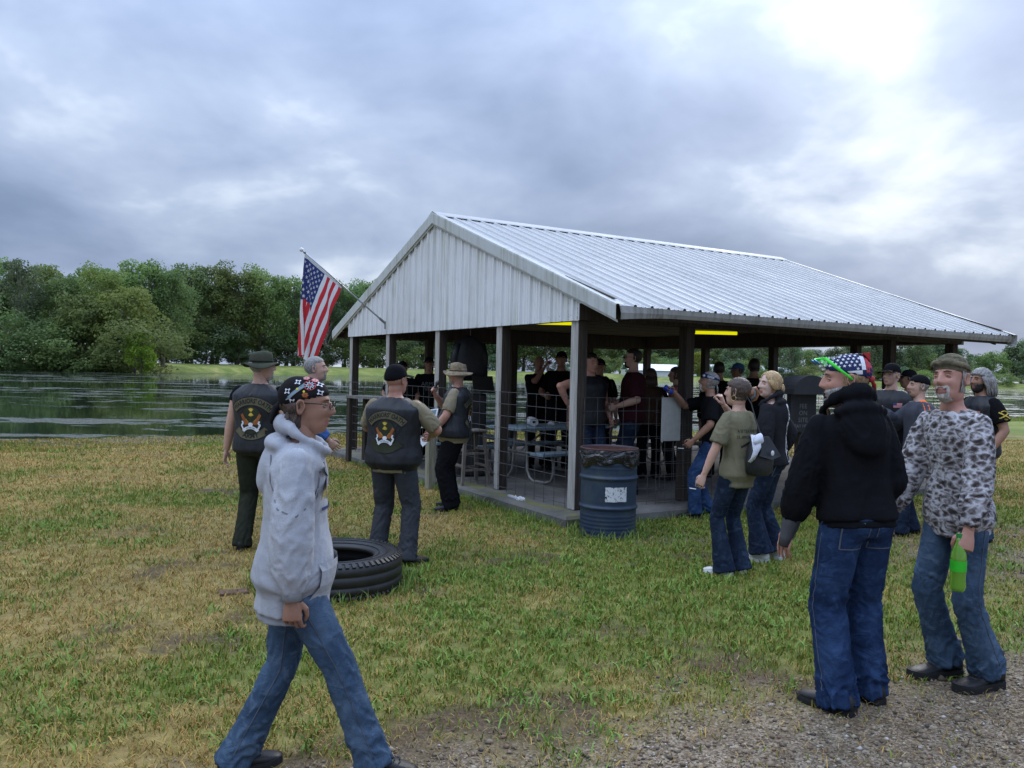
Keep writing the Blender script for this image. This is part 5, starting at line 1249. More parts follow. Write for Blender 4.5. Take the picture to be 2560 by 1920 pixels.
sc = f.cover('headscarf', M_NAVY, lambda x, y, z: z-np.where(y > -.03, .036+.30*(y-.02), .021+.42*(y+.03)), lambda x, y, z: .009+.012*sstep(-y, .02, .09)*sstep(z, -.02, .05))
def flag_scarf(f, sc):
    k = f.hk; m = f.hm; rg = random.Random(2); mats = [P_WHT, P_RED]
    for sx in (-1, 1):
        sh = []
        for r_ in range(7):
            for c_ in range(8):
                x = -.062+.0235*c_+(.0118 if r_ % 2 else 0); y = .008+.0185*r_
                if y < .035+.30*(x-.02)+.006: continue
                if x < -.062: continue
                sh.append((*star2(.0088, (x, y), rg.uniform(-.2, .2)), 0))
        sh.append((*rect2(-.088, .02, -.068, .130, 3, 6), 0)); sh.append((*rect2(-.070, .000, .0, .018, 6, 2), 0))
        sh.append((*rect2(-.122, -.01, -.090, .13, 2, 6), 1))
        sh = [([(p*k, q*k) for p, q in V], F, mi) for V, F, mi in sh]
        f.print_on('flag_print', sc, sh, f.hc, m@a3(0, 1, 0), m@a3(-.3*sx, 0, 1), m@a3(-sx, 0, -.3), mats, .0016, span=.2)
flag_scarf(f, sc)
mb = MB(); mb.ell(f.hp((0, -.125, -.005)), .018, 10, 8); mb.tube([f.hp(p) for p in ((0, -.125, -.01), (.02, -.14, -.03), (.03, -.142, -.06))], [(.012, .008)]*3, 6); mb.build('knot', P_RED, sc, smooth=True)
f.hair(H_SAND, 'fringe', .008); f.beard(H_GREY, 'full', .014); f.strands(H_SAND, [[(.02*math.sin(i*1.7), .085, -.098), (.022*math.sin(i*1.7), .092, -.13), (.014*math.sin(i*2.7), .088, -.165-.01*(i % 3))] for i in range(9)], 'beard', .007)
def shades(f):
    M_GRN = simple('neon_green_plastic', (.06, .75, .05), .35, .1); M_BLULENS = simple('blue_mirror_lens', (.05, .22, .45), .12, .1, metal=.5)
    mb = MB()
    for sx in (-1, 1): mb.tube([f.hp(p) for p in ((sx*.072, .095, .115), (sx*.088, .050, .068), (sx*.092, .0, .022), (sx*.088, -.018, .002))], [(.0035, .010), (.003, .009), (.003, .006), (.004, .008)], 6)
    mb.tube([f.hp(p) for p in ((-.072, .095, .115), (-.04, .122, .113), (0, .128, .110), (.04, .122, .113), (.072, .095, .115))], .005, 6); o = mb.build('sunglasses', M_GRN, f.o, smooth=True)
    mb = MB()
    for sx in (-1, 1): mb.ell(f.hp((sx*.038, .128, .098)), (.033, .006, .020), 12, 8, f.hm@rotx(R(-38)))
    mb.build('lens', M_BLULENS, o, smooth=True)
shades(f)
F_HOOD = f
# --- man in grey camouflage shirt with the green bottle
f = Fig('smiling man in grey camouflage shirt holding a green bottle', (2.49, 4.50), -108, S=1.80, girth=.92, belly=.0, shw=1., lean=(0, .06), hip=(0, .04, -.005), hands=((-.22, .20, .86), (.22, .27, .88)), poles=((-.25, -1, 0), (.25, -1, 0)), kpole=((-.05, 1, 0), (.1, 1, 0)), head=(-16, 3, 5), vox=.0085, skin=SK_RED, curl=(.85, .5), feet=((-.10, -.10, 0, 2), (.10, -.02, 0, -6)), hd=1.03, hand_n=((-.9, .35, 0), None))
tr = f.trousers(C_DENIM, radii=((0, .4, .9, 1, 1.4, 1.85, 2), (.084, .075, .066, .064, .066, .076, .082)), hem=.0, amp=.018); f.seam(tr, 0, -1)
f.top('shirt', C_CAMO, .013, -.20, 1.92, .040, .006, .06, .013, .014, None, .935, loose=.012); f.shoes(L_SHOE, ln=.315, boot=.075, bulk=1.18)
f.hair(H_GREY, 'full', .006); f.beard(H_WHITE, 'goatee', .005)
sc = f.cover('headscarf', C_CAMOG, lambda x, y, z: z-(.046+.24*(y-.09)+.0*x), lambda x, y, z: .008+.012*sstep(z, .05, .11))
mb = MB(); mb.tube([f.hp((.085*math.cos(a), .105*math.sin(a)-.008, .062+.022*math.sin(a))) for a in np.linspace(0, 2*pi, 28, endpoint=False)], [(.0045, .016)]*28, 6, closed=True, up=tuple(f.hm@a3(0, -.2, 1))); mb.build('scarf_band', C_CAMOG, sc, smooth=True)
F_CAMO = f
# --- woman with olive T-shirt
f = Fig('woman in olive T-shirt with black shoulder bag, seen from behind', (1.90, 6.88), -38, S=1.64, girth=.90, shw=.93, lean=(0, .0), hands=((-.31, .12, .89), (.10, .24, 1.50)), poles=((-.7, -1, 0), (1, .3, -.8)), head=(-12, 0, 4), vox=.0095, skin=SK_FAIR, curl=(.5, .8), feet=((-.11, .02, 0, 20), (.10, .0, 0, -40)), hand_n=(None, ((.3, -.6, .2), (-.35, .1, .9))))
f.trousers(C_INDIGO, radii=((0, .4, .9, 1, 1.4, 1.85, 2), (.090, .078, .058, .056, .062, .080, .092)), hem=.06, amp=.011); f.pockets(f.o.children[0], C_INDIGO); f.shoes(M_SHOEW, M_SOLEW, .26)
top = f.top('t_shirt', C_OLIVE, .014, -.25, .85, flare=.05, loose=.020, amp=.012, tamp=.012)
f.print_on('back_print', top, [(*text_mesh('VETERANS MC', .040), 0), ([(x, y-.05) for x, y in text_mesh('SUPPORT CREW', .036)[0]], text_mesh('SUPPORT CREW', .036)[1], 0), (*bar2(-.09, -.13, -.02, -.095, .02), 0), (*bar2(.02, -.095, .09, -.13, .02), 0), (*bar2(-.02, -.10, .02, -.10, .03), 0)], f.neck-f.up*.20, f.X, f.up, f.Y, [C_OLVP], .003, span=.3)
f.hair(H_BROWN, 'full', .013)
mb = MB(); mb.ell(f.hp((.03, -.105, .0)), (.035, .04, .035), 12, 8); mb.tube([f.hp(p) for p in ((.03, -.10, .02), (.06, -.14, .035), (.085, -.15, .005), (.075, -.135, -.05), (.06, -.11, -.07))], [.022, .024, .022, .016, .008], 8); mb.build('hair_roll', H_RUST, f.o, smooth=True)
mb = MB(); mb.tube([f.hp(p) for p in ((.018, -.118, .03), (.034, -.142, .01), (.034, -.142, -.025), (.015, -.12, -.05))], [(.004, .016)]*4, 6); mb.build('hair_clip', simple('grey_plastic', (.10, .12, .13), .35), f.o, smooth=True)
for sx in (-1, 1):
    mb = MB(); mb.tube([f.hp((sx*.082, -.01+.022*math.sin(t), -.055+.022*math.cos(t))) for t in np.linspace(0, 2*pi, 14, endpoint=False)], .0018, 5, closed=True); mb.build('earring', simple('gold', (.6, .45, .2), .3, metal=1.), f.o, smooth=True)
F_OLIVE = f
# --- fair-haired girl
f = Fig('smiling fair-haired young woman in faded black hooded top', (2.36, 7.42), -62, S=1.71, girth=.88, shw=.92, lean=(0, .02), hands=((-.2, .22, .95), (.27, .0, .93)), head=(-44, 0, -3), vox=.0095, skin=SK_PALE, feet=((-.10, .05, 0, -20), (.12, -.05, 0, -26)), poles=((-.6, -1, 0), (.7, -1, 0)))
f.trousers(C_INDIGO, radii=((0, .4, .9, 1, 1.4, 1.85, 2), (.088, .076, .060, .058, .066, .092, .108)), hem=.0, amp=.011); f.pockets(f.o.children[0], C_INDIGO); f.shoes(M_SHOEW, M_SOLEW, .26, bulk=1.08)
top = f.top('hooded_top', C_FADED, .018, -.06, 1.85, .04, .012, .05, .012, .012, hood_on(f, .92), .91, loose=.014)
V, F = text_mesh('CHICAGO', .105, .002); f.print_on('back_print', top, [(*rect2(-.26, -.045, .26, .045, 16, 2), 0), (V, F, 1)], f.neck-f.up*.31+f.X*.02, -f.up, f.X, f.Y, [P_WHT, P_BLK], .003, span=.35)
f.hair(H_BLOND, 'part', .011); f.strands(H_BLOND, [[(sx*.070, .055-.014*i, .048), (sx*.083, .035-.014*i, .0), (sx*.078, .0-.012*i, -.035), (sx*.04, -.075, -.045)] for sx in (-1, 1) for i in range(5)], 'hair', .011)
mb = MB(); mb.ell(f.hp((0, -.115, -.035)), (.042, .036, .042), 14, 10); [mb.tube([f.hp((.040*math.cos(a+j), -.118+.012*math.sin(j*2.1), -.035+.038*math.sin(a+j))) for a in np.linspace(0, 3.6, 8)], .009, 6) for j in range(6)]; mb.build('hair_bun', H_BLOND, f.o, smooth=True)
# --- man drinking from a blue can, leaning by the post
f = Fig('man in black T-shirt and blue headscarf drinking from a blue can', (2.33, 9.62), -84, S=1.74, girth=.98, lean=(0, .04), hip=(0, -.03, -.03), hands=((-.26, .22, .92), (.05, .42, 1.46)), poles=((-.6, -1, 0), (.8, .2, -1)), head=(2, 8, 0), vox=.0105, skin=SK_TAN, curl=(.6, .9), feet=((-.10, .16, 0, 8), (.12, -.02, 0, -14)), kpole=((-.1, 1, 0), (.1, 1, 0)), hand_n=(None, ((.8, .3, .3), (-.2, .8, .35))))
f.trousers(C_DENIM2, hem=.03, amp=.016); f.shoes(L_SHOE, ln=.30, bulk=1.1); top = f.top('t_shirt', C_BTEE, .018, -.16, .85, loose=.018)
f.print_on('back_print', top, [(*disc2(.05, 14, .6, 1.), 0), (*bar2(-.05, -.05, .05, -.05, .03), 0), (*bar2(0, -.05, 0, -.16, .03), 0)], f.neck-f.up*.2, f.X, f.up, f.Y, [P_GREY], .003, span=.3)
sc = f.cover('headscarf', M_NAVY, lambda x, y, z: np.minimum(z-(.036+.12*(y-.05)), .085-z+.25*y), .011); f.hair(H_GREY, 'full', .008); f.beard(H_WHITE, 'goatee', .012)
f.print_on('scarf_print', sc, [(*bar2(-.05, .045, .03, .055, .006), 0), (*bar2(-.05, .058, .03, .068, .006), 0), (*disc2(.014, 10, rings=1, c=(.068, .065)), 0)], f.hc, f.hm@a3(0, 1, 0), f.hm@a3(0, 0, 1), f.hm@a3(1, 0, 0), [P_WHT], .002, span=.2)
f.strands(H_GREY, [[(.02*math.sin(i), -.09, -.01), (.03*math.sin(i), -.115, -.07), (.035*math.sin(i), -.12, -.14)] for i in range(8)], 'hair', .010)
mb = MB(); V, F = rect2(-.06, -.30, .06, .02, 6, 10); P = [f.hip-f.Y*(.155+.012*math.sin(x*60))*f.k+f.X*(x-.03)+a3(0, 0, y+.06) for x, y in V]; mb.add(P+[p-f.Y*.012 for p in P], list(F)+[tuple(q+len(P) for q in reversed(t)) for t in F]); mb.build('towel', C_WHITE, f.o, smooth=True)
F_CAN = f
# --- long grey hair, right hand side
f = Fig('man with long wavy grey hair and dark beard in black club vest on the right', (4.92, 8.62), -98, S=1.80, girth=1.1, shw=1.05, lean=(0, .0), hands=((-.26, .10, .92), (.2, .22, 1.0)), head=(-6, 0, 0), vox=.0105, skin=SK_TAN)
f.trousers(C_DENIM); f.shoes(L_SHOE); top = f.top('t_shirt', C_BTEE, .016, -.12, .72, loose=.02); v = f.top('vest', L_VEST, .028, -.14, 0, neck=.95)
for pt, mats, org, dx in ((v, [P_PNK, P_BLU, P_WHT], f.neck-f.up*.21-f.X*.10, 0),):
    f.print_on('flag_patch', pt, [(*rect2(-.045, -.026, .045, .026), 0), (*rect2(-.045, .0, -.008, .026), 1), (*bar2(-.04, -.012, .045, -.012, .006), 2)], org, -f.X, f.up, -f.Y, mats, .003, span=.3)
V, F = text_mesh('4 59', .022); f.print_on('sleeve_print', top, [(*bar2(-.055, -.03, .055, .03, .012), 0), (*bar2(-.055, .03, .055, -.03, .012), 0), ([(x, y-.038) for x, y in V], F, 0), (*arc2(.055, .062, R(50), R(130), 10, 1, (0, -.012)), 0)], (f.sh[0]+f.elb[0])/2+a3(0, 0, .02), f.Y*1., f.up, f.X, [P_GOLD], .003, span=.3)
f.hair(H_GREY, 'full', .020); f.beard(H_BLACK, 'full', .008); rg = random.Random(8)
f.strands(H_GREY, [[(sx*.080, -.085+.016*i, .045), (sx*(.094+.008*math.sin(i*3)), -.09+.015*i, -.01), (sx*(.090+.012*math.sin(i)), -.095+.013*i, -.06), (sx*(.094+.012*math.sin(i*2.)), -.10+.012*i, -.115), (sx*(.08+.01*math.sin(i*5.)), -.105+.010*i, -.155-.01*(i % 3))] for sx in (-1, 1) for i in range(9)]+[[(-.07+.0175*i, -.105, .03), (-.075+.019*i, -.122, -.05), (-.08+.02*i, -.13, -.11), (-.08+.02*i, -.128, -.16)] for i in range(9)], 'hair', .014, 6)
# --- two men half hidden behind the camouflage shirt
f = Fig('man in grey and orange jacket holding paper behind the camouflage shirt', (4.36, 8.80), -78, S=1.72, girth=1.1, shw=1.05, hands=((-.24, .10, .95), (.10, .34, 1.33)), poles=((-.6, -1, 0), (.8, -.2, -1)), head=(-10, 0, 0), vox=.012, skin=SK_FAIR, feet=((-.12, .18, 0, 5), (.12, 0, 0, -10)), curl=(.4, .9))
f.trousers(C_INDIGO); f.shoes(L_SHOE, ln=.30); top = f.top('jacket', C_SLATE, .030, -.12, 1.9); f.print_on('stripe', top, [(*bar2(0, .0, -.06, -.55, .055), 0)], f.neck-f.up*.02-f.X*.1-f.Y*.0, f.Y, f.up, f.X, [C_ORANGE], .004, span=.4)
mb = MB(); f.cover('headscarf', C_BTEE, lambda x, y, z: z-(.04+.25*(y-.05)), .012); f.hair(H_GREY, 'fringe', .008)
F_ORANGE = f
f = Fig('man in black cap and club vest with small flag patch by the entrance post', (4.30, 9.32), -150, S=1.84, girth=1.12, shw=1.05, hands=((-.28, .12, .92), (.24, .2, 1.0)), head=(30, 0, 0), vox=.012, skin=SK_FAIR)
f.trousers(C_BLKP); f.shoes(L_SHOE); f.top('shirt', C_OLVP, .016, -.12, .8); v = f.top('vest', L_VEST, .030, -.12, 0, neck=.95); f.cap(C_BTEE, 'front')
f.print_on('flag_patch', v, [(*rect2(-.045, -.026, .045, .026), 0), (*rect2(-.045, .0, -.008, .026), 1), (*disc2(.014, 8, rings=1, c=(.02, -.12)), 0), (*disc2(.012, 8, rings=1, c=(.03, -.18)), 0)], f.neck-f.up*.20-f.X*.08, -f.X, f.up, -f.Y, [P_PNK, P_BLU], .003, span=.3)
# --- the crowd under the roof; its shade is put into dark clothes and tan skin
def crowd(label, x, y, az, S, top=C_BTEE, bottom=C_BLKP, vest=False, hat=None, hair=H_BLACK, style='short', skin=SK_TAN, sleeve=.8, slab=True, beard=None, shades=False, **k):
    f = Fig(label, (x, y), az, S=S, vox=.015, skin=skin, ground=Z0 if slab else 0., **k)
    f.trousers(bottom); f.shoes(L_SHOE); f.top('shirt', top, .018, -.14, sleeve)
    v = f.top('vest', L_VEST, .032, -.10, 0, neck=.95) if vest else None
    if hair is not None: f.hair(hair, style, .010)
    if hat is not None: f.cap(hat, 'front')
    if beard is not None: f.beard(beard, 'full')
    if shades: f.glasses(True)
    return f
crowd('man in dark cap and black shirt standing behind the broad man in the shade', -1.91, 14.3, 170, 1.66, hat=C_BTEE, girth=1.15, hands=((-.25, .2, 1.0), (.28, .15, 1.05)))
f = crowd('man in black shirt with white lettering and dark cap, left end of the shade', -1.47, 14.5, 172, 1.75, hat=C_BTEE, girth=1.1, sleeve=1.9)
f.print_on('shirt_print', f.o.children[[c.name.split('.')[0] for c in f.o.children].index('shirt')], [(*text_mesh('ARMY', .10), 0), ([(q, w-.09) for q, w in text_mesh('VET', .09)[0]], text_mesh('VET', .09)[1], 0)], f.neck-f.up*.22, -f.X, f.up, -f.Y, [P_GREY], .004, span=.3)
crowd('bald man rubbing his face with a raised hand under the roof', .43, 13.3, 176, 1.80, hair=None, skin=SK_TAN, hands=((-.20, .15, 1.15), (-.06, .20, 1.56)), poles=((-1, -.5, -.3), (.5, .6, -1)), girth=1.05)
crowd('man with cap pushed up and black shirt beside the bald man', .78, 13.1, 190, 1.87, hat=C_BTEE, girth=1.15, hands=((-.2, .26, 1.05), (.2, .26, 1.1)))
f = crowd('bare-armed man with hand on hip half hidden by the corner post', .98, 10.35, 150, 1.78, top=C_BTEE, sleeve=.06, vest=True, bottom=C_INDIGO, skin=SK_RED, hands=((-.25, .1, .95), (.33, .02, 1.12)), poles=((-.5, -1, 0), (1, .1, .1)), girth=1.15)
crowd('man in dark leather vest seen from behind beside the corner post', 1.05, 10.95, 6, 1.80, vest=True, girth=1.15, hat=C_BTEE)
crowd('man in cap facing out between the bearded man and the corner post', 1.33, 12.5, 186, 1.75, hat=C_BLACK, vest=True, girth=1.05)
crowd('tall man in dark sunglasses and maroon shirt looking left under the roof', 1.56, 10.6, -88, 1.87, top=C_MAROON, bottom=C_INDIGO, shades=True, hair=H_BLACK, beard=None, skin=SK_FAIR, girth=1.18, belly=.04, shw=1.05, hands=((-.22, .22, 1.05), (.2, .28, 1.0)), sleeve=.9).beard(H_BLACK, 'goatee')
crowd('long-haired person in brown shirt with back turned under the roof', 2.06, 12.2, 4, 1.63, top=C_BROWN, hair=H_BROWN, style='full', girth=1.15, sleeve=.9).strands(H_BROWN, [[(-.07+.0155*i, -.09, .0), (-.085+.018*i, -.115, -.08), (-.09+.02*i, -.12, -.17)] for i in range(10)], 'hair', .018, 6)
crowd('person in salmon shirt with dark hair behind the hanging board', 2.42, 12.1, -70, 1.66, top=C_SALMON, hair=H_BROWN, style='full', skin=SK_FAIR)
crowd('man in dark jacket with back turned behind the man with the can', 3.14, 12.5, 20, 1.76, top=C_BTEE, sleeve=1.9, girth=1.1, hair=H_BLACK)
crowd('man in bright blue cap standing at the back of the pavilion', 3.84, 14.0, -95, 1.76, top=C_SLATE, hat=C_BLUE, sleeve=1.9, skin=SK_TAN)
crowd('bare-headed dark-haired man standing before the blue cap', 3.64, 12.4, 30, 1.82, top=C_BTEE, sleeve=1.9, girth=1.1, hair=H_BLACK, style='full')
crowd('short dark-haired person behind the starred headscarf', 5.55, 13.0, 10, 1.62, hair=H_BLACK, style='full', top=C_BLACK, sleeve=1.9)
crowd('dark-capped man in black behind the camouflage headscarf', 5.50, 11.4, -60, 1.80, hat=C_BTEE, vest=True, girth=1.1, slab=False)
# ================================================================== THINGS
STEEL = simple('galvanised_tube', (.26, .26, .25), .5, .25, 9, .1, 40, metal=.5)
# --- oil drum used as a bin
def drum():
    e = empty('oil_drum', (1.02, 8.47, 0), .4, label='battered blue steel drum used as a litter bin at the slab corner', cat='drum')
    m = Mat('drum_blue_paint', (.035, .062, .105), .5, spec=.45); v = m.co('Object'); a = m.noise(v, 3.2, 5, .65); r = m.noise(v, 9, 5, .7)
    c = m.ramp(a, [(.3, (.012, .024, .058)), (.5, (.020, .038, .068)), (.7, (.042, .062, .072))]); m.color(m.mix(m.ramp(r, [(.62, (0, 0, 0)), (.70, (1, 1, 1))]), c, (.075, .042, .025))); m.bump(r, .15, .01)
    P = []; z = 0
    def rr(z):
        q = .286
        for zc, h, w in ((.30, .016, .016), (.60, .016, .016)): q += h*math.exp(-((z-zc)/w)**2)
        for zc in (.06, .10, .14, .18, .22): q += .004*math.exp(-((z-zc)/.010)**2)
        for zc in (.70, .74, .78): q += .003*math.exp(-((z-zc)/.010)**2)
        return q
    P = [(.270, .0), (.290, .0), (.290, .02)]+[(rr(t), t) for t in np.linspace(.025, .87, 90)]+[(.292, .875), (.297, .882), (.297, .892), (.290, .898), (.281, .892), (.280, .86), (.279, .45), (.0, .44)]
    mb = MB(); mb.lathe(P, 48, cap=False); mb.build('shell', m.m, e, smooth=True)
    mb = MB(); mb.tube([(.292*math.cos(t), .292*math.sin(t), .89) for t in np.linspace(0, 2*pi, 48, endpoint=False)], .0095, 8, closed=True); mb.build('rim', simple('rust_red', (.09, .038, .030), .75, .4, 12), e, smooth=True)
    mb = MB(); mb.lathe([(.275, .885), (.272, .70), (.0, .66)], 40, cap=False); mb.build('inner_wall', simple('rust_inner', (.10, .045, .035), .8, .4, 10), e, smooth=True)
    # crumpled bin liner folded over the rim
    mb = MB(); V = []; n = 120; rg = np.random.RandomState(4); ph = rg.rand(6)*6
    for q in range(9):
        t = q/8
        for j in range(n):
            a = 2*pi*j/n; cr = .007*math.sin(7*a+ph[0]+5*t)+.004*math.sin(13*a+ph[1]-7*t)+.0025*math.sin(23*a+ph[2]+5*t); hem = .15+.02*math.sin(3*a+ph[3])+.012*math.sin(7*a+ph[4])
            V.append(((.296+.010*math.sin(pi*t)+cr*t*1.1+.004)*math.cos(a), (.296+.010*math.sin(pi*t)+cr*t*1.1+.004)*math.sin(a), .884-hem*t))
    mb.add(V, [(q*n+j, q*n+(j+1) % n, (q+1)*n+(j+1) % n, (q+1)*n+j) for q in range(8) for j in range(n)]); mm = Mat('black_bin_liner', (.010, .010, .012), .16, spec=.7); mm.bump(mm.noise(mm.co('Object', scale=(1, 1, 2.0)), 6, 2, .45, 1.0), .8, .04); mb.build('bin_liner', mm.m, e, smooth=True)
    # torn paper sticker
    mb = MB(); a0 = -1.80-.4; rg = random.Random(4); n = 10
    V = [(.2895*math.cos(a0+.78*i/n), .2895*math.sin(a0+.78*i/n), .375+.145*j/4+(rg.uniform(-.003, .003))) for j in range(5) for i in range(n+1)]
    ms = Mat('torn_sticker', (.62, .63, .66), .6); ms.color(ms.ramp(ms.noise(ms.co('Object'), 26, 5, .7, 1.5), [(.40, (.03, .03, .035)), (.45, (.62, .63, .66)), (1, (.66, .67, .70))])); mb.add(V, [(j*(n+1)+i, j*(n+1)+i+1, (j+1)*(n+1)+i+1, (j+1)*(n+1)+i) for j in range(4) for i in range(n)]); mb.build('sticker', ms.m, e)
drum()
# --- truck tyre lying in the grass
def tyre():
    e = empty('truck_tyre', (-1.32, 6.22, .0), .2, label='worn black truck tyre lying flat on the lawn behind the walking woman', cat='tyre'); RB = Mat('tyre_rubber', (.014, .014, .015), .48, spec=.45); v = RB.co('Object'); RB.bump(RB.noise(v, 60, 4, .6), .2, .005); RB.color(RB.ramp(RB.noise(v, 4, 5, .65), [(.35, (.010, .010, .011)), (.7, (.026, .025, .024))]))
    mb = MB(); P = [(.295, .045), (.305, .03), (.36, .018), (.43, .012), (.475, .018), (.505, .035), (.515, .06), (.515, .09), (.508, .095), (.508, .105), (.515, .11), (.515, .165), (.508, .17), (.508, .18), (.515, .185), (.515, .215), (.503, .242), (.47, .258), (.445, .262), (.43, .266), (.36, .255), (.312, .240), (.296, .228), (.300, .205), (.34, .20), (.45, .19), (.47, .14), (.45, .08), (.34, .07), (.300, .066), (.295, .045)]
    mb.lathe(P, 72, cap=False); mb.build('carcass', RB.m, e, smooth=True)
    mb = MB(); n = 64
    for j in range(n):
        a = 2*pi*j/n; rt = rotz(a); mb.box(rt@a3(.492, 0, .250), (.040, .026, .022), rt@roty(.55)); mb.box(rt@a3(.492, 0, .022), (.040, .026, .022), rt@roty(-.55))
    mb.build('tread_blocks', RB.m, e, kind='stuff'); mb = MB()
    for r_, z_ in ((.40, .2635), (.34, .252), (.46, .2625)): mb.tube([(r_*math.cos(t), r_*math.sin(t), z_) for t in np.linspace(0, 2*pi, 64, endpoint=False)], .004, 6, closed=True)
    mb.build('sidewall_ring', RB.m, e, smooth=True)
tyre()
mb = MB(); mb.box((0, 0, .0), (.20, .10, .05), bev=.006); mb.build('paving_brick', simple('brick_red', (.13, .075, .055), .9, .35, 20), label='red paving brick sunk in the lawn left of the walking woman', cat='brick').location = (-1.98, 5.93, -.005)
bpy.data.objects['paving_brick'].rotation_euler = (.03, .02, .5)
# --- flag on its pole
def flag():
    B = np.array(pav(-.05, 5.56, ZB+.17)); T = a3(-3.20, 12.42, 3.40); d = (T-B)/np.linalg.norm(T-B)
    e = empty('flag_pole', tuple(B), 0, label='silver flag pole slanting out from the gable siding', cat='flag pole'); L_ = np.linalg.norm(T-B); D = a3(*d)
    PM = simple('aluminium_pole', (.55, .57, .60), .3, .1, metal=.8); mb = MB(); mb.tube([D*.03, D*L_], [.0135, .012], 12); mb.build('pole', PM, e, smooth=True)
    mb = MB(); mb.ell(D*(L_+.025), .032, 14, 10); mb.build('finial', simple('white_ball', (.7, .7, .7), .3), e, smooth=True)
    mb = MB(); mb.box((.03, .02, -.03), (.09, .05, .13), rotz(TH)); mb.tube([a3(0, 0, -.0), D*.16], .021, 10); mb.build('bracket', simple('bracket_grey', (.25, .26, .27), .5, metal=.5), e)
    mb = MB(); mb.tube([D*(L_-.92), D*(L_-.89)], .019, 10); mb.tube([D*(L_-.06), D*(L_-.03)], .019, 10); mb.build('ring', simple('bracket_grey', (.25, .26, .27)), e)
    # cloth: relax a sheet hung by its hoist edge
    nh, nf = 27, 41; H0 = B+D*(L_-.05)-a3(0, 0, .02); H1 = B+D*(L_-.05-.88)-a3(0, 0, .02); sh, sf = .88/(nh-1), 1.42/(nf-1)
    s = np.linspace(0, 1, nh)[:, None, None]; t = np.arange(nf)[None, :, None]*sf; hx = (H1-H0)/np.linalg.norm(H1-H0); fd = a3(0, 0, -1)-hx*(-hx[2]); fd /= np.linalg.norm(fd); nn = np.cross(hx, fd)
    X = H0+(H1-H0)*s+fd*t*.97+nn*(.12*np.sin(s*11+t*2)*np.minimum(t*3, 1)); V = X.copy(); pin = X[:, 0].copy()
    for it in range(240):
        vel = (X-V)*.96; V = X.copy(); X = X+vel+a3(0, 0, -.0007)
        for _ in range(12):
            X[:, 0] = pin
            for ax, st, rest in ((1, 1, sf), (0, 1, sh), (1, 2, 2*sf*.94), (0, 2, 2*sh*.75)):
                for par in range(2 if st == 1 else 4):
                    a_ = [slice(None)]*2; b_ = [slice(None)]*2; n = X.shape[ax]; i0 = np.arange(par, n-st, 2 if st == 1 else 4)
                    a_[ax] = i0; b_[ax] = i0+st; A = X[tuple(a_)]; Bq = X[tuple(b_)]; q = Bq-A; l = np.linalg.norm(q, axis=2, keepdims=True); k = .5*(l-rest)/np.maximum(l, 1e-6)
                    if st == 2: k = np.minimum(k, 0)*.5
                    X[tuple(a_)] = A+q*k; X[tuple(b_)] = Bq-q*k
            for dx in (1, -1):
                A = X[:-1, :-1] if dx > 0 else X[1:, :-1]; Bq = X[1:, 1:] if dx > 0 else X[:-1, 1:]; q = Bq-A; l = np.linalg.norm(q, axis=2, keepdims=True); k = .47*(l-math.hypot(sh, sf))/np.maximum(l, 1e-6)
                if dx > 0: X[:-1, :-1] += q*k; X[1:, 1:] -= q*k
                else: X[1:, :-1] += q*k; X[:-1, 1:] -= q*k
        X[:, 0] = pin
    I = np.arange(nh*nf).reshape(nh, nf); F = np.stack([I[:-1, :-1], I[:-1, 1:], I[1:, 1:], I[1:, :-1]], -1).reshape(-1, 4)
    ii, jj = np.meshgrid(np.arange(nh-1), np.arange(nf-1), indexing='ij'); mi = np.where((jj < 17) & (ii < 14), 2, np.where((ii//2) % 2 == 0, 0, 1)); mi = np.where(jj < 1, 3, mi).ravel()
    def fm(n, c):
        m = Mat(n, c, .8, spec=.2); m.bump(m.noise(m.co('Object', scale=(1, 1, 1)), 300, 2, .5), .1, .002); tr = m.nd('ShaderNodeBsdfTranslucent'); tr.inputs[0].default_value = (*c, 1); mx = m.nd('ShaderNodeMixShader'); mx.inputs[0].default_value = .3; m.L.new(m.b.outputs[0], mx.inputs[1]); m.L.new(tr.outputs[0], mx.inputs[2]); m.L.new(mx.outputs[0], m.N['Material Output'].inputs[0]); return m.m
    MR, MW, MBL, MH = fm('flag_red', (.55, .035, .045)), fm('flag_white', (.72, .72, .74)), fm('flag_blue', (.035, .05, .17)), fm('flag_header', (.6, .6, .6))
    o = obj_quads('flag', X.reshape(-1, 3), F, [MR, MW, MBL, MH], None, mi, label='American flag hanging from the slanting pole at the gable', cat='flag')
    def at(u, v):
        u = np.clip(u, 0, nh-1.001); v = np.clip(v, 0, nf-1.001); i, j = int(u), int(v); a, b = u-i, v-j
        p = (X[i, j]*(1-a)+X[i+1, j]*a)*(1-b)+(X[i, j+1]*(1-a)+X[i+1, j+1]*a)*b; n = np.cross(X[i+1, j]-X[i, j], X[i, j+1]-X[i, j]); return p, n/np.linalg.norm(n)
    for side in (1, -1):
        mb = MB()
        for r_ in range(9):
            for c_ in range(6 if r_ % 2 == 0 else 5):
                u = 1.4*(r_+1); v = 1+16*(c_*2+1+(r_ % 2))/12; P = []
                for x, y in star2(1.0)[0]: p, n = at(u-y*.82, v+x*.85); P.append(p+n*.004*side)
                mb.add(P, star2(1.)[1])
        mb.build('stars', MW, o, fix=False)
flag()
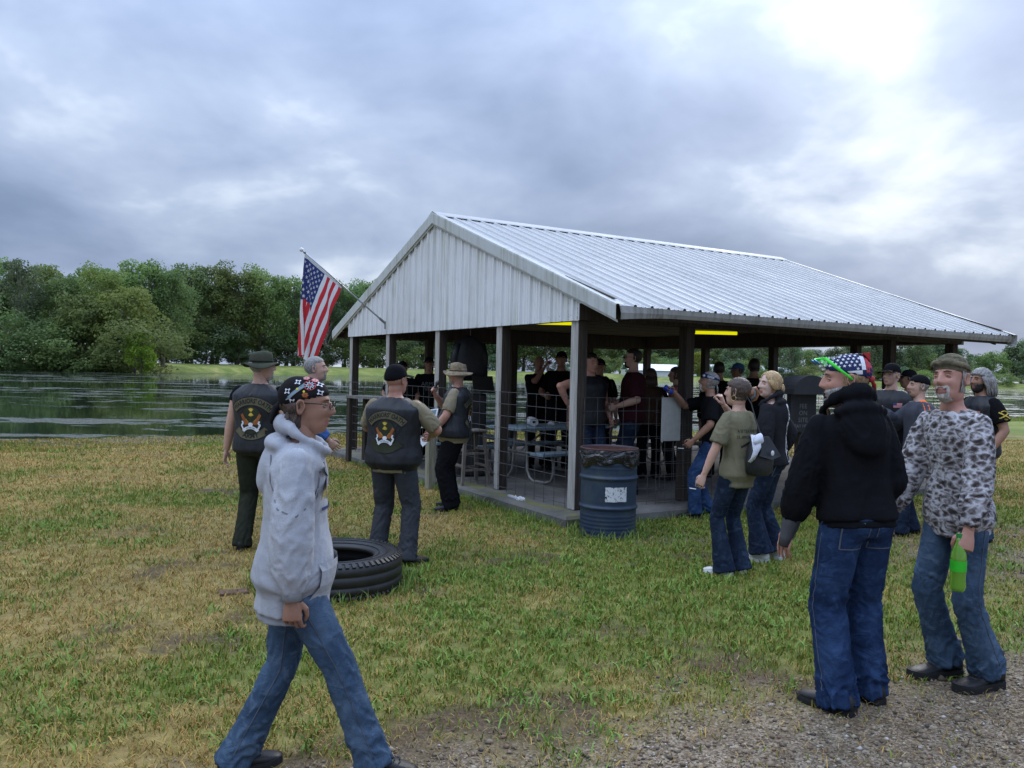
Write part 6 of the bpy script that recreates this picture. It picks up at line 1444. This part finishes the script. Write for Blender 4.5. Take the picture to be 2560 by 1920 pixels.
# --- picnic tables
PLANK = wood_mat('bluish_painted_plank', (.22, .30, .36), (.36, .46, .53)); PLANKG = wood_mat('grey_plank', (.20, .19, .18), (.34, .33, .32))
def picnic_table(x, y, rz, label, pm):
    e = empty('picnic_table', (x, y, Z0), rz, label=label, cat='picnic table', group='picnic tables under the roof')
    for i in range(5):
        mb = MB(); mb.box((0, (i-2)*.148, .745), (1.85, .138, .04), bev=.005); mb.build('table_plank', pm, e)
    for s in (-1, 1):
        for i in range(2):
            mb = MB(); mb.box((0, s*(.62+.14*i), .435), (1.85, .13, .04), bev=.005); mb.build('seat_plank', pm, e)
    for s in (-1, 1):
        mb = MB(); x0 = s*.62; P = []
        for q in (-1, 1): 
            P = [(x0, q*.12, .72), (x0, q*.13, .50), (x0, q*.16, .16), (x0, q*.22, .06), (x0, q*.30, .025), (x0, q*.55, .025), (x0, q*.66, .06), (x0, q*.70, .16), (x0, q*.70, .41)]
            mb.tube(P, .022, 8)
        mb.tube([(x0, -.33, .715), (x0, .33, .715)], .02, 8); mb.tube([(x0, -.80, .405), (x0, .80, .405)], .02, 8); mb.tube([(x0, 0, .42), (s*.15, 0, .70)], .014, 6); mb.build('tube_frame', STEEL, e, smooth=True)
picnic_table(.62, 12.0, TH+.15, 'picnic table with pale blue planks and bent tube legs, nearest the gable', PLANK)
picnic_table(2.25, 13.75, TH, 'picnic table with grey planks deeper in the shade', PLANKG)
picnic_table(-.9, 13.3, TH+1.5, 'picnic table with pale blue planks behind the speaker', PLANK)
# --- counter, stool, loudspeakers, hung jacket
mb = MB(); e = empty('serving_counter', (-2.22, 13.35, Z0), TH-pi/2+.35, label='rough wooden counter by the far left posts', cat='counter')
mb.box((0, 0, 1.06), (.95, .42, .04)); mb.build('counter_top', PLANKG, e); mb = MB(); mb.box((0, .17, .93), (.9, .04, .2)); mb.build('apron', DARKW, e)
for sx in (-1, 1):
    for sy in (-1, 1): mb = MB(); mb.box((sx*.42, sy*.17, .52), (.07, .07, 1.04)); mb.build('leg', DARKW, e)
e = empty('bar_stool', (-.55, 11.2, Z0), .5, label='wooden bar stool inside the fence behind the speaker', cat='stool'); WS = wood_mat('grey_stool_wood', (.16, .14, .12), (.30, .27, .24))
mb = MB(); mb.box((0, 0, .72), (.36, .34, .035), bev=.01); mb.build('seat', WS, e)
for sx in (-1, 1):
    for sy in (-1, 1): mb = MB(); mb.bar((sx*.20, sy*.20, 0), (sx*.14, sy*.13, .70), .04, .04); mb.build('leg', WS, e)
for z in (.2, .42):
    for s in (-1, 1): mb = MB(); w = .185-.06*z; mb.bar((-w, s*w, z), (w, s*w, z), .03, .03); mb.bar((s*w, -w, z+.05), (s*w, w, z+.05), .03, .03); mb.build('rung', WS, e)
BLKPL = simple('black_plastic', (.012, .012, .013), .45)
for k, (x, y, w, h, z, rz, lb) in enumerate(((-.62, 12.05, .42, .62, Z0, .3, 'lower black loudspeaker of the stack behind the speaker'), (-.62, 12.05, .40, .58, Z0+.622, .45, 'upper black loudspeaker of the stack behind the speaker'))):
    e = empty('loudspeaker', (x, y, z), rz, label=lb, cat='loudspeaker', group='stacked loudspeakers'); mb = MB(); mb.box((0, 0, h/2), (w, .38, h), bev=.02); mb.build('cabinet', BLKPL, e); mb = MB(); mb.box((0, -.195, h/2), (w*.88, .014, h*.9), bev=.004); mb.build('grille', simple('grille_dark', (.02, .02, .021), .6), e)
    for zz in (.32, .72): mb = MB(); mb.tube([(0, -.203, h*zz), (0, -.207, h*zz)], w*.28*(1 if zz < .5 else .6), 20); mb.build('cone', simple('cone_grey', (.03, .03, .032), .5), e)
def hung_jacket():
    x, y, z = -.64, 12.3, 1.50
    e = empty('hung_jacket', (x, y, z), .35, label='black leather jacket hanging from the roof beam behind the speaker', cat='jacket'); mb = MB(); V = []; seg = 24
    for t, rx, ry in ((0, .21, .07), (.15, .225, .085), (.35, .22, .085), (.5, .215, .08), (.58, .19, .07), (.64, .10, .05), (.67, .05, .035)):
        for j in range(seg): a = 2*pi*j/seg; V.append((rx*math.cos(a)*(1+.05*math.sin(5*a+t*9)), ry*math.sin(a)*(1+.10*math.sin(4*a+t*7)), t))
    mb.add(V, [(q*seg+j, q*seg+(j+1) % seg, (q+1)*seg+(j+1) % seg, (q+1)*seg+j) for q in range(6) for j in range(seg)]+[tuple(range(seg)), tuple(6*seg+j for j in range(seg))]); mb.build('jacket_body', L_VEST, e, smooth=True)
    for s in (-1, 1): mb = MB(); mb.tube([(s*.18, 0, .56), (s*.235, .01, .35), (s*.24, .02, .06)], [.055, .06, .05], 12); mb.build('sleeve', L_VEST, e, smooth=True)
    mb = MB(); mb.tube([(-.17, 0, .57), (0, 0, .66), (.17, 0, .57)], .008, 6); mb.tube([(0, 0, .66), (0, 0, ZB-1.5+.02)], .004, 6); mb.build('hanger', STEEL, e)
hung_jacket()
e = empty('laptop', (-.36, 12.05, Z0+1.212), .5, label='open black laptop on top of the loudspeakers', cat='laptop'); mb = MB(); mb.box((0, 0, .01), (.34, .24, .018)); mb.build('base', BLKPL, e); mb = MB(); mb.box((0, .14, .13), (.34, .012, .24), rotx(-.3)); mb.build('screen', BLKPL, e)
# --- paper roll and litter on the table
e = empty('paper_roll', (.30, 11.72, Z0+.83), TH+1.2, label='kitchen paper roll lying on the blue picnic table', cat='paper roll'); PAP = simple('paper_white', (.55, .56, .58), .9, .08); mb = MB(); mb.lathe([(.02, -.14), (.062, -.14), (.062, .14), (.02, .14), (.02, -.14)], 24, rot=roty(pi/2), cap=False); mb.build('roll', PAP, e, smooth=False); mb = MB(); mb.lathe([(.019, -.139), (.019, .139)], 16, rot=roty(pi/2), cap=False); mb.build('core', simple('cardboard', (.16, .12, .08), .9), e)
mb = MB(); rg = np.random.RandomState(3); mb.ell((0, 0, .03), (.055, .045, .035), 12, 8); V = np.array(mb.v); mb.v = [tuple(p*(1+.25*n)) for p, n in zip(V, fbm(V*28, 2))]; mb.build('crumpled_napkin', PAP, label='crumpled white napkin beside the paper roll', cat='napkin').location = (.58, 11.80, Z0+.768)
mb = MB(); V = []; n = 26
for j in range(n): a = 2*pi*j/n; r = (.9+.35*math.sin(3*a+1)+.25*math.sin(7*a)); V.append((.16*r*math.cos(a), .045*r*math.sin(a), .008+.012*(j % 3)))
mb.add([(0, 0, .02)]+V+[(0, 0, .001)]+[(q[0], q[1], .001) for q in V], [(0, 1+j, 1+(j+1) % n) for j in range(n)]+[(1+j, 1+(j+1) % n, n+2+(j+1) % n, n+2+j) for j in range(n)]); mb.build('torn_paper', PAP, label='scrap of torn white paper on the mossy slab edge', cat='litter').location = pav(-.16, .95, Z0+.002)
bpy.data.objects['torn_paper'].rotation_euler.z = TH+1.5
# --- board hanging on the wire by the drum, and the notice box by the entrance
e = empty('hanging_board', pav(1.34, -.06, Z0+.76), TH, label='blank grey board hanging on the wire fence behind the drum', cat='board'); mb = MB(); mb.box((0, 0, .25), (.30, .012, .52), bev=.005); mb.build('panel', simple('board_grey', (.36, .36, .34), .7, .12), e)
for s in (-1, 1): mb = MB(); mb.tube([(s*.11, 0, .50), (s*.11, .03, .53), (s*.11, .06, .50)], .004, 6); mb.build('hook', STEEL, e)
def notice():
    e = empty('notice_box', (3.38, 9.55, 0), .35, label='dark hooded notice box with faded lettering beside the entrance', cat='notice box'); DK = simple('notice_black', (.022, .023, .025), .55)
    mb = MB(); mb.box((0, .05, .55), (.07, .07, 1.1)); mb.build('post', DARKPOST, e); mb = MB(); mb.box((0, .02, 1.25), (.36, .10, .46), bev=.012); mb.build('panel', DK, e)
    mb = MB(); V = []; n = 14
    for yy in (-.16, .16):
        for j in range(n+1): a = pi*j/n; V.append((-.26*math.cos(a), yy, 1.47+.22*math.sin(a)**.9+.0))
    mb.add(V, [(j, j+1, n+2+j, n+1+j) for j in range(n)]+[tuple(range(n+1)), tuple(n+1+j for j in range(n, -1, -1))]); mb.build('hood', DK, e)
    mb = MB()
    for t, z in (('FEE', 1.33), ('ON', 1.25), ('SITE', 1.17), ('PAY HERE', 1.10)): V, F = text_mesh(t, .075 if z > 1.12 else .055); mb.add([(x-.02, -.036, y+z) for x, y in V], F)
    mb.build('lettering', simple('faded_letters', (.16, .16, .165), .7), e, fix=False)
notice()
e = empty('bollard', (5.22, 10.85, 0), .4, label='grey metal bollard with amber reflector near the entrance', cat='bollard'); mb = MB(); mb.box((0, 0, .53), (.12, .12, 1.06), bev=.012); mb.build('post', simple('bollard_grey', (.045, .047, .052), .6), e); mb = MB(); mb.box((0, -.064, .52), (.055, .008, .19), bev=.003); mb.build('reflector', simple('amber_reflector', (.45, .20, .02), .3), e)
# ================================================================== THINGS IN HANDS
def held(name, fig, i, builder, label, cat, off=(0, 0, 0), R_=None):
    p = fig.wpos(fig.wr[i]+np.asarray(off)); e = empty(name, tuple(p), 0, label=label, cat=cat); e.rotation_euler = Matrix((fig.M@(R_ if R_ is not None else np.eye(3))).tolist()).to_euler(); builder(e); return e
def bottle(e):
    m = Mat('green_bottle_plastic', (.30, .68, .06), .07, spec=.6); m.b.inputs['Transmission Weight'].default_value = .6; m.b.inputs['Emission Strength'].default_value = 0
    mb = MB(); mb.lathe([(.012, -.26), (.028, -.262), (.036, -.25), (.0385, -.235), (.0355, -.20), (.037, -.165), (.038, -.16), (.038, -.10), (.0375, -.095), (.036, -.07), (.026, -.035), (.014, -.005), (.013, .02)], 24); mb.build('bottle_body', m.m, e, smooth=True)
    mb = MB(); mb.lathe([(.0392, -.158), (.0392, -.102)], 24, cap=False); mb.build('label_band', simple('bright_green_label', (.03, .42, .02), .35), e, smooth=True); mb = MB(); mb.lathe([(.015, .015), (.015, .035)], 16); mb.build('cap', simple('cap_green', (.02, .25, .05), .4), e)
d = F_CAMO.wr[0]-F_CAMO.elb[0]; d /= np.linalg.norm(d)
held('soda_bottle', F_CAMO, 0, bottle, 'bright green soda bottle held by the man in the camouflage shirt', 'bottle', tuple(d*.085+a3(.02, .02, .035)))
def can(e):
    mb = MB(); mb.lathe([(.024, -.062), (.033, -.055), (.033, .052), (.026, .062), (.024, .060)], 20); mb.build('can_body', simple('can_blue', (.015, .05, .33), .3, .15, metal=.4), e, smooth=True); mb = MB(); mb.lathe([(.0245, .0605), (.0, .0605)], 16, cap=False); mb.build('can_lid', STEEL, e); mb = MB(); V, F = disc2(.016, 12, .9, 1.3); mb.add([(.0345*math.cos(x/.033-.4), .0345*math.sin(x/.033-.4), y) for x, y in V], F); mb.build('emblem', P_WHT, e, fix=False)
held('drink_can', F_CAN, 1, can, 'blue drink can held up by the man in the blue headscarf', 'can', (-.03, .075, .03), rotx(-.9))
def mic(e):
    mb = MB(); mb.tube([(0, 0, -.10), (0, 0, .05)], [.011, .016], 12); mb.build('handle', BLKPL, e, smooth=True); mb = MB(); mb.ell((0, 0, .075), (.026, .026, .03), 14, 10); mb.build('head', simple('mic_mesh', (.05, .05, .052), .4, metal=.5), e, smooth=True)
held('microphone', F_MIC, 1, mic, 'black microphone held to the mouth of the man in the brimmed hat', 'microphone', (-.055, .0, .075), rotx(.5))
def paper(w, h):
    def b(e): mb = MB(); V, F = rect2(-w/2, -h/2, w/2, h/2, 4, 6); V = [(x, .02*math.sin(y*14), y) for x, y in V]; mb.add(V+[(x, y+.002, z) for x, y, z in V], list(F)+[tuple(q+len(V) for q in reversed(t)) for t in F]); mb.build('sheet', simple('paper_note', (.66, .67, .72), .8, .05), e)
    return b
held('paper_note', F_MIC, 0, paper(.10, .16), 'folded white note in the lowered hand of the man with the microphone', 'paper', (.01, .08, -.075), rotx(.9)@rotz(1.2)); held('paper_slip', F_ORANGE, 1, paper(.12, .09), 'crumpled white paper in the hand of the man in the orange striped jacket', 'paper', (-.02, .09, .0), rotx(.5)@rotz(.6))
def tablet(e): mb = MB(); mb.box((0, 0, 0), (.25, .008, .18), bev=.002); mb.build('frame', simple('tablet_white', (.6, .62, .64), .5, .05), e); mb = MB(); mb.box((0, -.0055, 0), (.225, .003, .155)); mb.build('screen', simple('tablet_screen', (.12, .17, .20), .2, .3), e)
held('tablet', F_VMC, 1, tablet, 'pale tablet held up before the broad man in the black cap', 'tablet', (-.10, .10, .14), rotx(-.5)@rotz(-.3))
def cig(e): mb = MB(); mb.tube([(0, -.02, 0), (0, .045, 0)], .0042, 8); mb.build('paper_tube', P_WHT, e); mb = MB(); mb.tube([(0, .045, 0), (0, .05, 0)], .0042, 8); mb.build('ash_tip', P_GREY, e)
for fg, nm in ((F_OLIVE, 'cigarette between the fingers of the woman in the olive T-shirt'), (F_CAN, 'cigarette in the lowered hand of the man with the blue can')):
    d = fg.wr[0]-fg.elb[0]; d /= np.linalg.norm(d); held('cigarette', fg, 0, cig, nm, 'cigarette', tuple(d*.12+a3(-.0, .04, -.01)))
def bag():
    f = F_OLIVE; c = f.hip-f.Y*.195*f.k+a3(.05, 0, .17); e = empty('shoulder_bag', tuple(f.wpos(c)), 0, label='black leather bag with white jumper hanging on the olive T-shirt', cat='bag'); e.rotation_euler = Matrix(f.M.tolist()).to_euler(); LB = leather('bag_leather', (.012, .013, .015))
    mb = MB(); mb.loft = None; V = []; seg = 24
    for z, rx, ry in ((-.19, .10, .055), (-.16, .145, .075), (-.06, .150, .080), (.04, .125, .070), (.10, .085, .055), (.12, .05, .04)):
        for j in range(seg): a = 2*pi*j/seg; V.append((rx*math.copysign(abs(math.cos(a))**.8, math.cos(a))*(1+.04*math.sin(5*a+z*30)), ry*math.sin(a)*(1+.06*math.sin(3*a+z*20)), z))
    mb.add(V, [(q*seg+j, q*seg+(j+1) % seg, (q+1)*seg+(j+1) % seg, (q+1)*seg+j) for q in range(5) for j in range(seg)]+[tuple(range(seg)), tuple(5*seg+j for j in range(seg))]); mb.build('bag_body', LB, e, smooth=True)
    mb = MB(); V = [(-.04, -.055, .13), (.05, -.055, .13), (.165, -.092, -.03), (.02, -.105, -.055), (-.12, -.092, -.02)]; mb.add(V+[(x, y+.012, z) for x, y, z in V], [(0, 1, 2, 3, 4), (9, 8, 7, 6, 5)]+[(i, (i+1) % 5, 5+(i+1) % 5, 5+i) for i in range(5)]); mb.build('flap', LB, e)
    mb = MB(); mb.ell((.02, -.11, .0), (.022, .006, .022), 12, 6); mb.build('badge', P_WHT, e); mb = MB(); mb.tube([(-.02, -.03, .12), (-.035, .02, .26), (-.05, .06, .40), (-.06, .13, .50)], [(.012, .004)]*4, 6); mb.build('strap', LB, e)
    mb = MB(); rg = random.Random(6)
    for j in range(4): mb.tube([(-.06-.02*j, -.05+.012*j, .12+.01*j), (-.12-.010*j, -.06, .06-.02*j), (-.13-.010*j, -.05+.01*j, -.02-.02*j)], [(.018, .010), (.022, .010), (.016, .006)], 8)
    mb.ell((-.09, -.045, .11), (.06, .035, .05), 12, 8); V = np.array(mb.v); mb.v = [tuple(p+.018*n) for p, n in zip(V, np.c_[fbm(V*16, 2), fbm(V*16+9, 2), fbm(V*16+19, 2)])]; mb.build('tied_jumper', C_WHITE, e, smooth=True)
bag()
# ================================================================== GRASS, GRAVEL
def inside_slab(P):
    dx, dy = P[:, 0]-E0[0], P[:, 1]-E0[1]; u = dx*CT+dy*ST; v = -dx*ST+dy*CT
    return (u > -.31) & (u < PL+.31) & (v > -.31) & (v < PW+.31)
def sample_ground(rg, n, y0, y1, p, margin=.4, slope=.66):
    """points in the wedge before the camera, thinning out with distance (density ~ y^-p)"""
    q = 2-p; a = rg.rand(n); y = (y0**q+(y1**q-y0**q)*a)**(1/q); x = (rg.rand(n)*2-1)*(slope*y+margin); return np.c_[x, y]
def blades(name, P, length, width, lean, col, z0, label, bend=.45):
    n = len(P); rg = np.random.RandomState(len(name)); th = rg.rand(n)*2*pi; dr = np.c_[np.cos(th), np.sin(th), np.zeros(n)]; sd = np.c_[-np.sin(th), np.cos(th), np.zeros(n)]
    # turn the blade's flat towards a random side so that it is seen from any direction
    ph = rg.rand(n)*2*pi; sd = np.c_[np.cos(ph), np.sin(ph), np.zeros(n)]
    B = np.c_[P, z0]; L_ = length[:, None]; W_ = width[:, None]/2; ln = lean[:, None]; up = np.array((0, 0, 1.))
    M1 = B+dr*L_*.45*np.sin(ln*.7)+up*L_*.5*np.cos(ln*.7); T = B+dr*L_*np.sin(ln)*(.9+bend*.2)+up*L_*np.cos(ln)*(1-bend*.35)
    V = np.stack([B-sd*W_, B+sd*W_, M1+sd*W_*.8, M1-sd*W_*.8, T], 1).reshape(-1, 3); k = np.arange(n)[:, None]*5
    F = np.concatenate([k+np.array([[0, 1, 2]]), k+np.array([[0, 2, 3]]), k+np.array([[3, 2, 4]])])
    me = fastmesh(name, V, F); a = me.attributes.new('col', 'FLOAT_COLOR', 'POINT'); shade = np.array((.62, .62, .85, .85, 1.1))
    c = np.repeat(col, 5, 0)*np.tile(shade, n)[:, None] if False else np.repeat(col, 5, 0)
    a.data.foreach_set('color', np.c_[c, np.ones(len(c))].astype(np.float32).ravel())
    m = Mat(name+'_blade', (.1, .1, .05), .7, spec=.2); m.color(m.attr('col').outputs['Color'])
    return link(name, me, m.m, None, False, label=label, cat='grass', kind='stuff')
def lawn():
    rg = np.random.RandomState(21); P = sample_ground(rg, 700000, 2.9, 24, 1.25); g, d, b = zones(P); sd = lake_sd(P)
    cl = fbm(np.c_[P*9, np.zeros(len(P))], 2)
    keep = ~inside_slab(P) & (sd > .3) & (rg.rand(len(P)) < (.55+.9*cl.clip(-.5, .6))* np.clip(1.0-.94*g-.74*b, .06, 1)); P = P[keep]; g, d, b = g[keep], d[keep], b[keep]; n = len(P); y = P[:, 1]
    dry = rg.rand(n) < np.clip(d*1.15-.12, .06, .92); ln = np.where(dry, rg.uniform(.035, .085, n), rg.uniform(.028, .062, n))*(1+.05*np.minimum(y, 14)/3); w = np.where(dry, .0030, .0046)*(.75+.5*rg.rand(n))*(1+y*.10)
    tilt = np.where(dry, rg.uniform(.7, 1.5, n), rg.uniform(.1, 1.05, n)); t = rg.rand(n)[:, None]; t2 = rg.rand(n)[:, None]
    green = np.array((.075, .135, .014))*(1-t)+np.array((.23, .32, .045))*t; olive = np.array((.16, .145, .026))*(1-t)+np.array((.33, .27, .060))*t; straw = np.array((.21, .125, .030))*(1-t)+np.array((.56, .36, .105))*t
    cg = np.where(t2 < .62, green, olive); cs = np.where(t2 < .70, straw, olive); col = np.where(dry[:, None], cs, cg)
    blades('lawn_grass', P, ln, w, tilt, col, np.zeros(n)-.002, 'patchy mown lawn of green and straw-coloured grass')
    # coarse weeds in green clumps
    C = sample_ground(rg, 2600, 3.2, 15, 1.1); g, d, b = zones(C); k = ~inside_slab(C) & (rg.rand(len(C)) < (1-d)*.75*(1-g)+.02); C = C[k]
    m = 16; P = np.repeat(C, m, 0)+rg.normal(size=(len(C)*m, 2))*.045; n = len(P); t = rg.rand(n)[:, None]
    blades('weed_clumps', P, rg.uniform(.04, .095, n), rg.uniform(.006, .012, n)*(1+P[:, 1]*.05), rg.uniform(.3, 1.35, n), np.array((.10, .18, .028))*(1-t)+np.array((.23, .34, .07))*t, np.zeros(n)-.002, 'coarse green weed clumps spread through the lawn')
    # unmown fringe along the water
    A = np.array(NEAR[2:11], float); P = []
    for a, c in zip(A[:-1], A[1:]):
        L_ = np.linalg.norm(c-a); q = int(L_*420/max(1, np.linalg.norm(a+c)/60)); s = rg.rand(q)[:, None]; nn = np.array((c[1]-a[1], a[0]-c[0]))/L_; P.append(a+(c-a)*s+nn*(np.abs(rg.normal(size=(q, 1)))*.9-.1))
    P = np.concatenate(P); n = len(P); t = rg.rand(n)[:, None]; z = ground_z(P)
    blades('shore_grass', P, rg.uniform(.12, .42, n), rg.uniform(.012, .022, n), rg.uniform(.0, .6, n), np.array((.15, .20, .035))*(1-t)+np.array((.33, .36, .09))*t, z-.03, 'taller bright green grass along the water edge')
    # rank grass against the slab, the drum and the tyre
    P = []
    for (cx, cy, r) in ((1.02, 8.47, .33), (-1.32, 6.22, .55)):
        a = rg.rand(420)*2*pi; P.append(np.c_[cx+np.cos(a)*(r+np.abs(rg.normal(size=420))*.05), cy+np.sin(a)*(r+np.abs(rg.normal(size=420))*.05)])
    for q in range(900): u = -.36-abs(rg.normal())*.05; v = rg.uniform(-.3, 6.5); P.append(np.array([pav(u, v)[:2]]))
    for q in range(500): u = rg.uniform(-.3, 6.5); v = -.36-abs(rg.normal())*.06; P.append(np.array([pav(u, v)[:2]]))
    P = np.concatenate(P); n = len(P); t = rg.rand(n)[:, None]
    blades('rank_grass', P, rg.uniform(.06, .16, n), rg.uniform(.006, .011, n), rg.uniform(.1, .9, n), np.array((.10, .17, .03))*(1-t)+np.array((.25, .33, .08))*t, np.zeros(n)-.002, 'longer grass left uncut round drum, tyre and slab')
lawn()
def gravel():
    rg = np.random.RandomState(5); P = sample_ground(rg, 90000, 2.9, 9.5, 1.3); g, d, b = zones(P); k = ~inside_slab(P) & (rg.rand(len(P)) < g*.62); P = P[k]; n = len(P)
    O = np.array([(1, 0, 0), (0, 1, 0), (-1, 0, 0), (0, -1, 0), (0, 0, 1), (0, 0, -1)], float); F = np.array([(0, 1, 4), (1, 2, 4), (2, 3, 4), (3, 0, 4), (1, 0, 5), (2, 1, 5), (3, 2, 5), (0, 3, 5)])
    sz = np.exp(rg.normal(size=n)*.45-5.05)*(1+.03*P[:, 1]); sc = sz[:, None, None]*rg.uniform(.6, 1.3, (n, 6, 1))*np.array((1, .8, .55)); a = rg.rand(n)*6.28; c, s = np.cos(a)[:, None], np.sin(a)[:, None]
    V = O[None]*sc; V = np.stack([V[..., 0]*c-V[..., 1]*s, V[..., 0]*s+V[..., 1]*c, V[..., 2]], -1)+np.c_[P, sz*.25][:, None]
    me = fastmesh('gravel', V.reshape(-1, 3), (np.arange(n)[:, None, None]*6+F[None]).reshape(-1, 3)); t = rg.rand(n)
    pal = np.array([(.11, .085, .06), (.19, .145, .10), (.27, .215, .15), (.34, .285, .21), (.42, .39, .35), (.19, .12, .08), (.07, .062, .055)]); col = pal[rg.choice(7, n, p=(.2, .24, .2, .12, .08, .1, .06))]*rg.uniform(.8, 1.2, (n, 1))
    at = me.attributes.new('col', 'FLOAT_COLOR', 'POINT'); at.data.foreach_set('color', np.c_[np.repeat(col, 6, 0), np.ones(6*n)].astype(np.float32).ravel())
    m = Mat('gravel_stone', (.2, .2, .2), .8, spec=.3); m.color(m.attr('col').outputs['Color']); link('gravel', me, m.m, None, False, label='loose brown gravel strewn over the bare track', cat='gravel', kind='stuff')
gravel()
# clippings and dead leaves on the gravel
def litter():
    rg = np.random.RandomState(9); P = sample_ground(rg, 42000, 2.9, 9, 1.3); g, d, b = zones(P); k = ~inside_slab(P) & (rg.rand(len(P)) < (.22*g+.45*b)); P = P[k]; n = len(P); t = rg.rand(n)[:, None]
    blades('dead_grass', P, rg.uniform(.02, .07, n), rg.uniform(.002, .0045, n), rg.uniform(1.35, 1.55, n), np.array((.16, .10, .045))*(1-t)+np.array((.42, .31, .16))*t, np.full(n, .012), 'dead grass clippings lying on bare earth and gravel', 0.)
litter()
bpy.data.scenes.remove(_WORK)
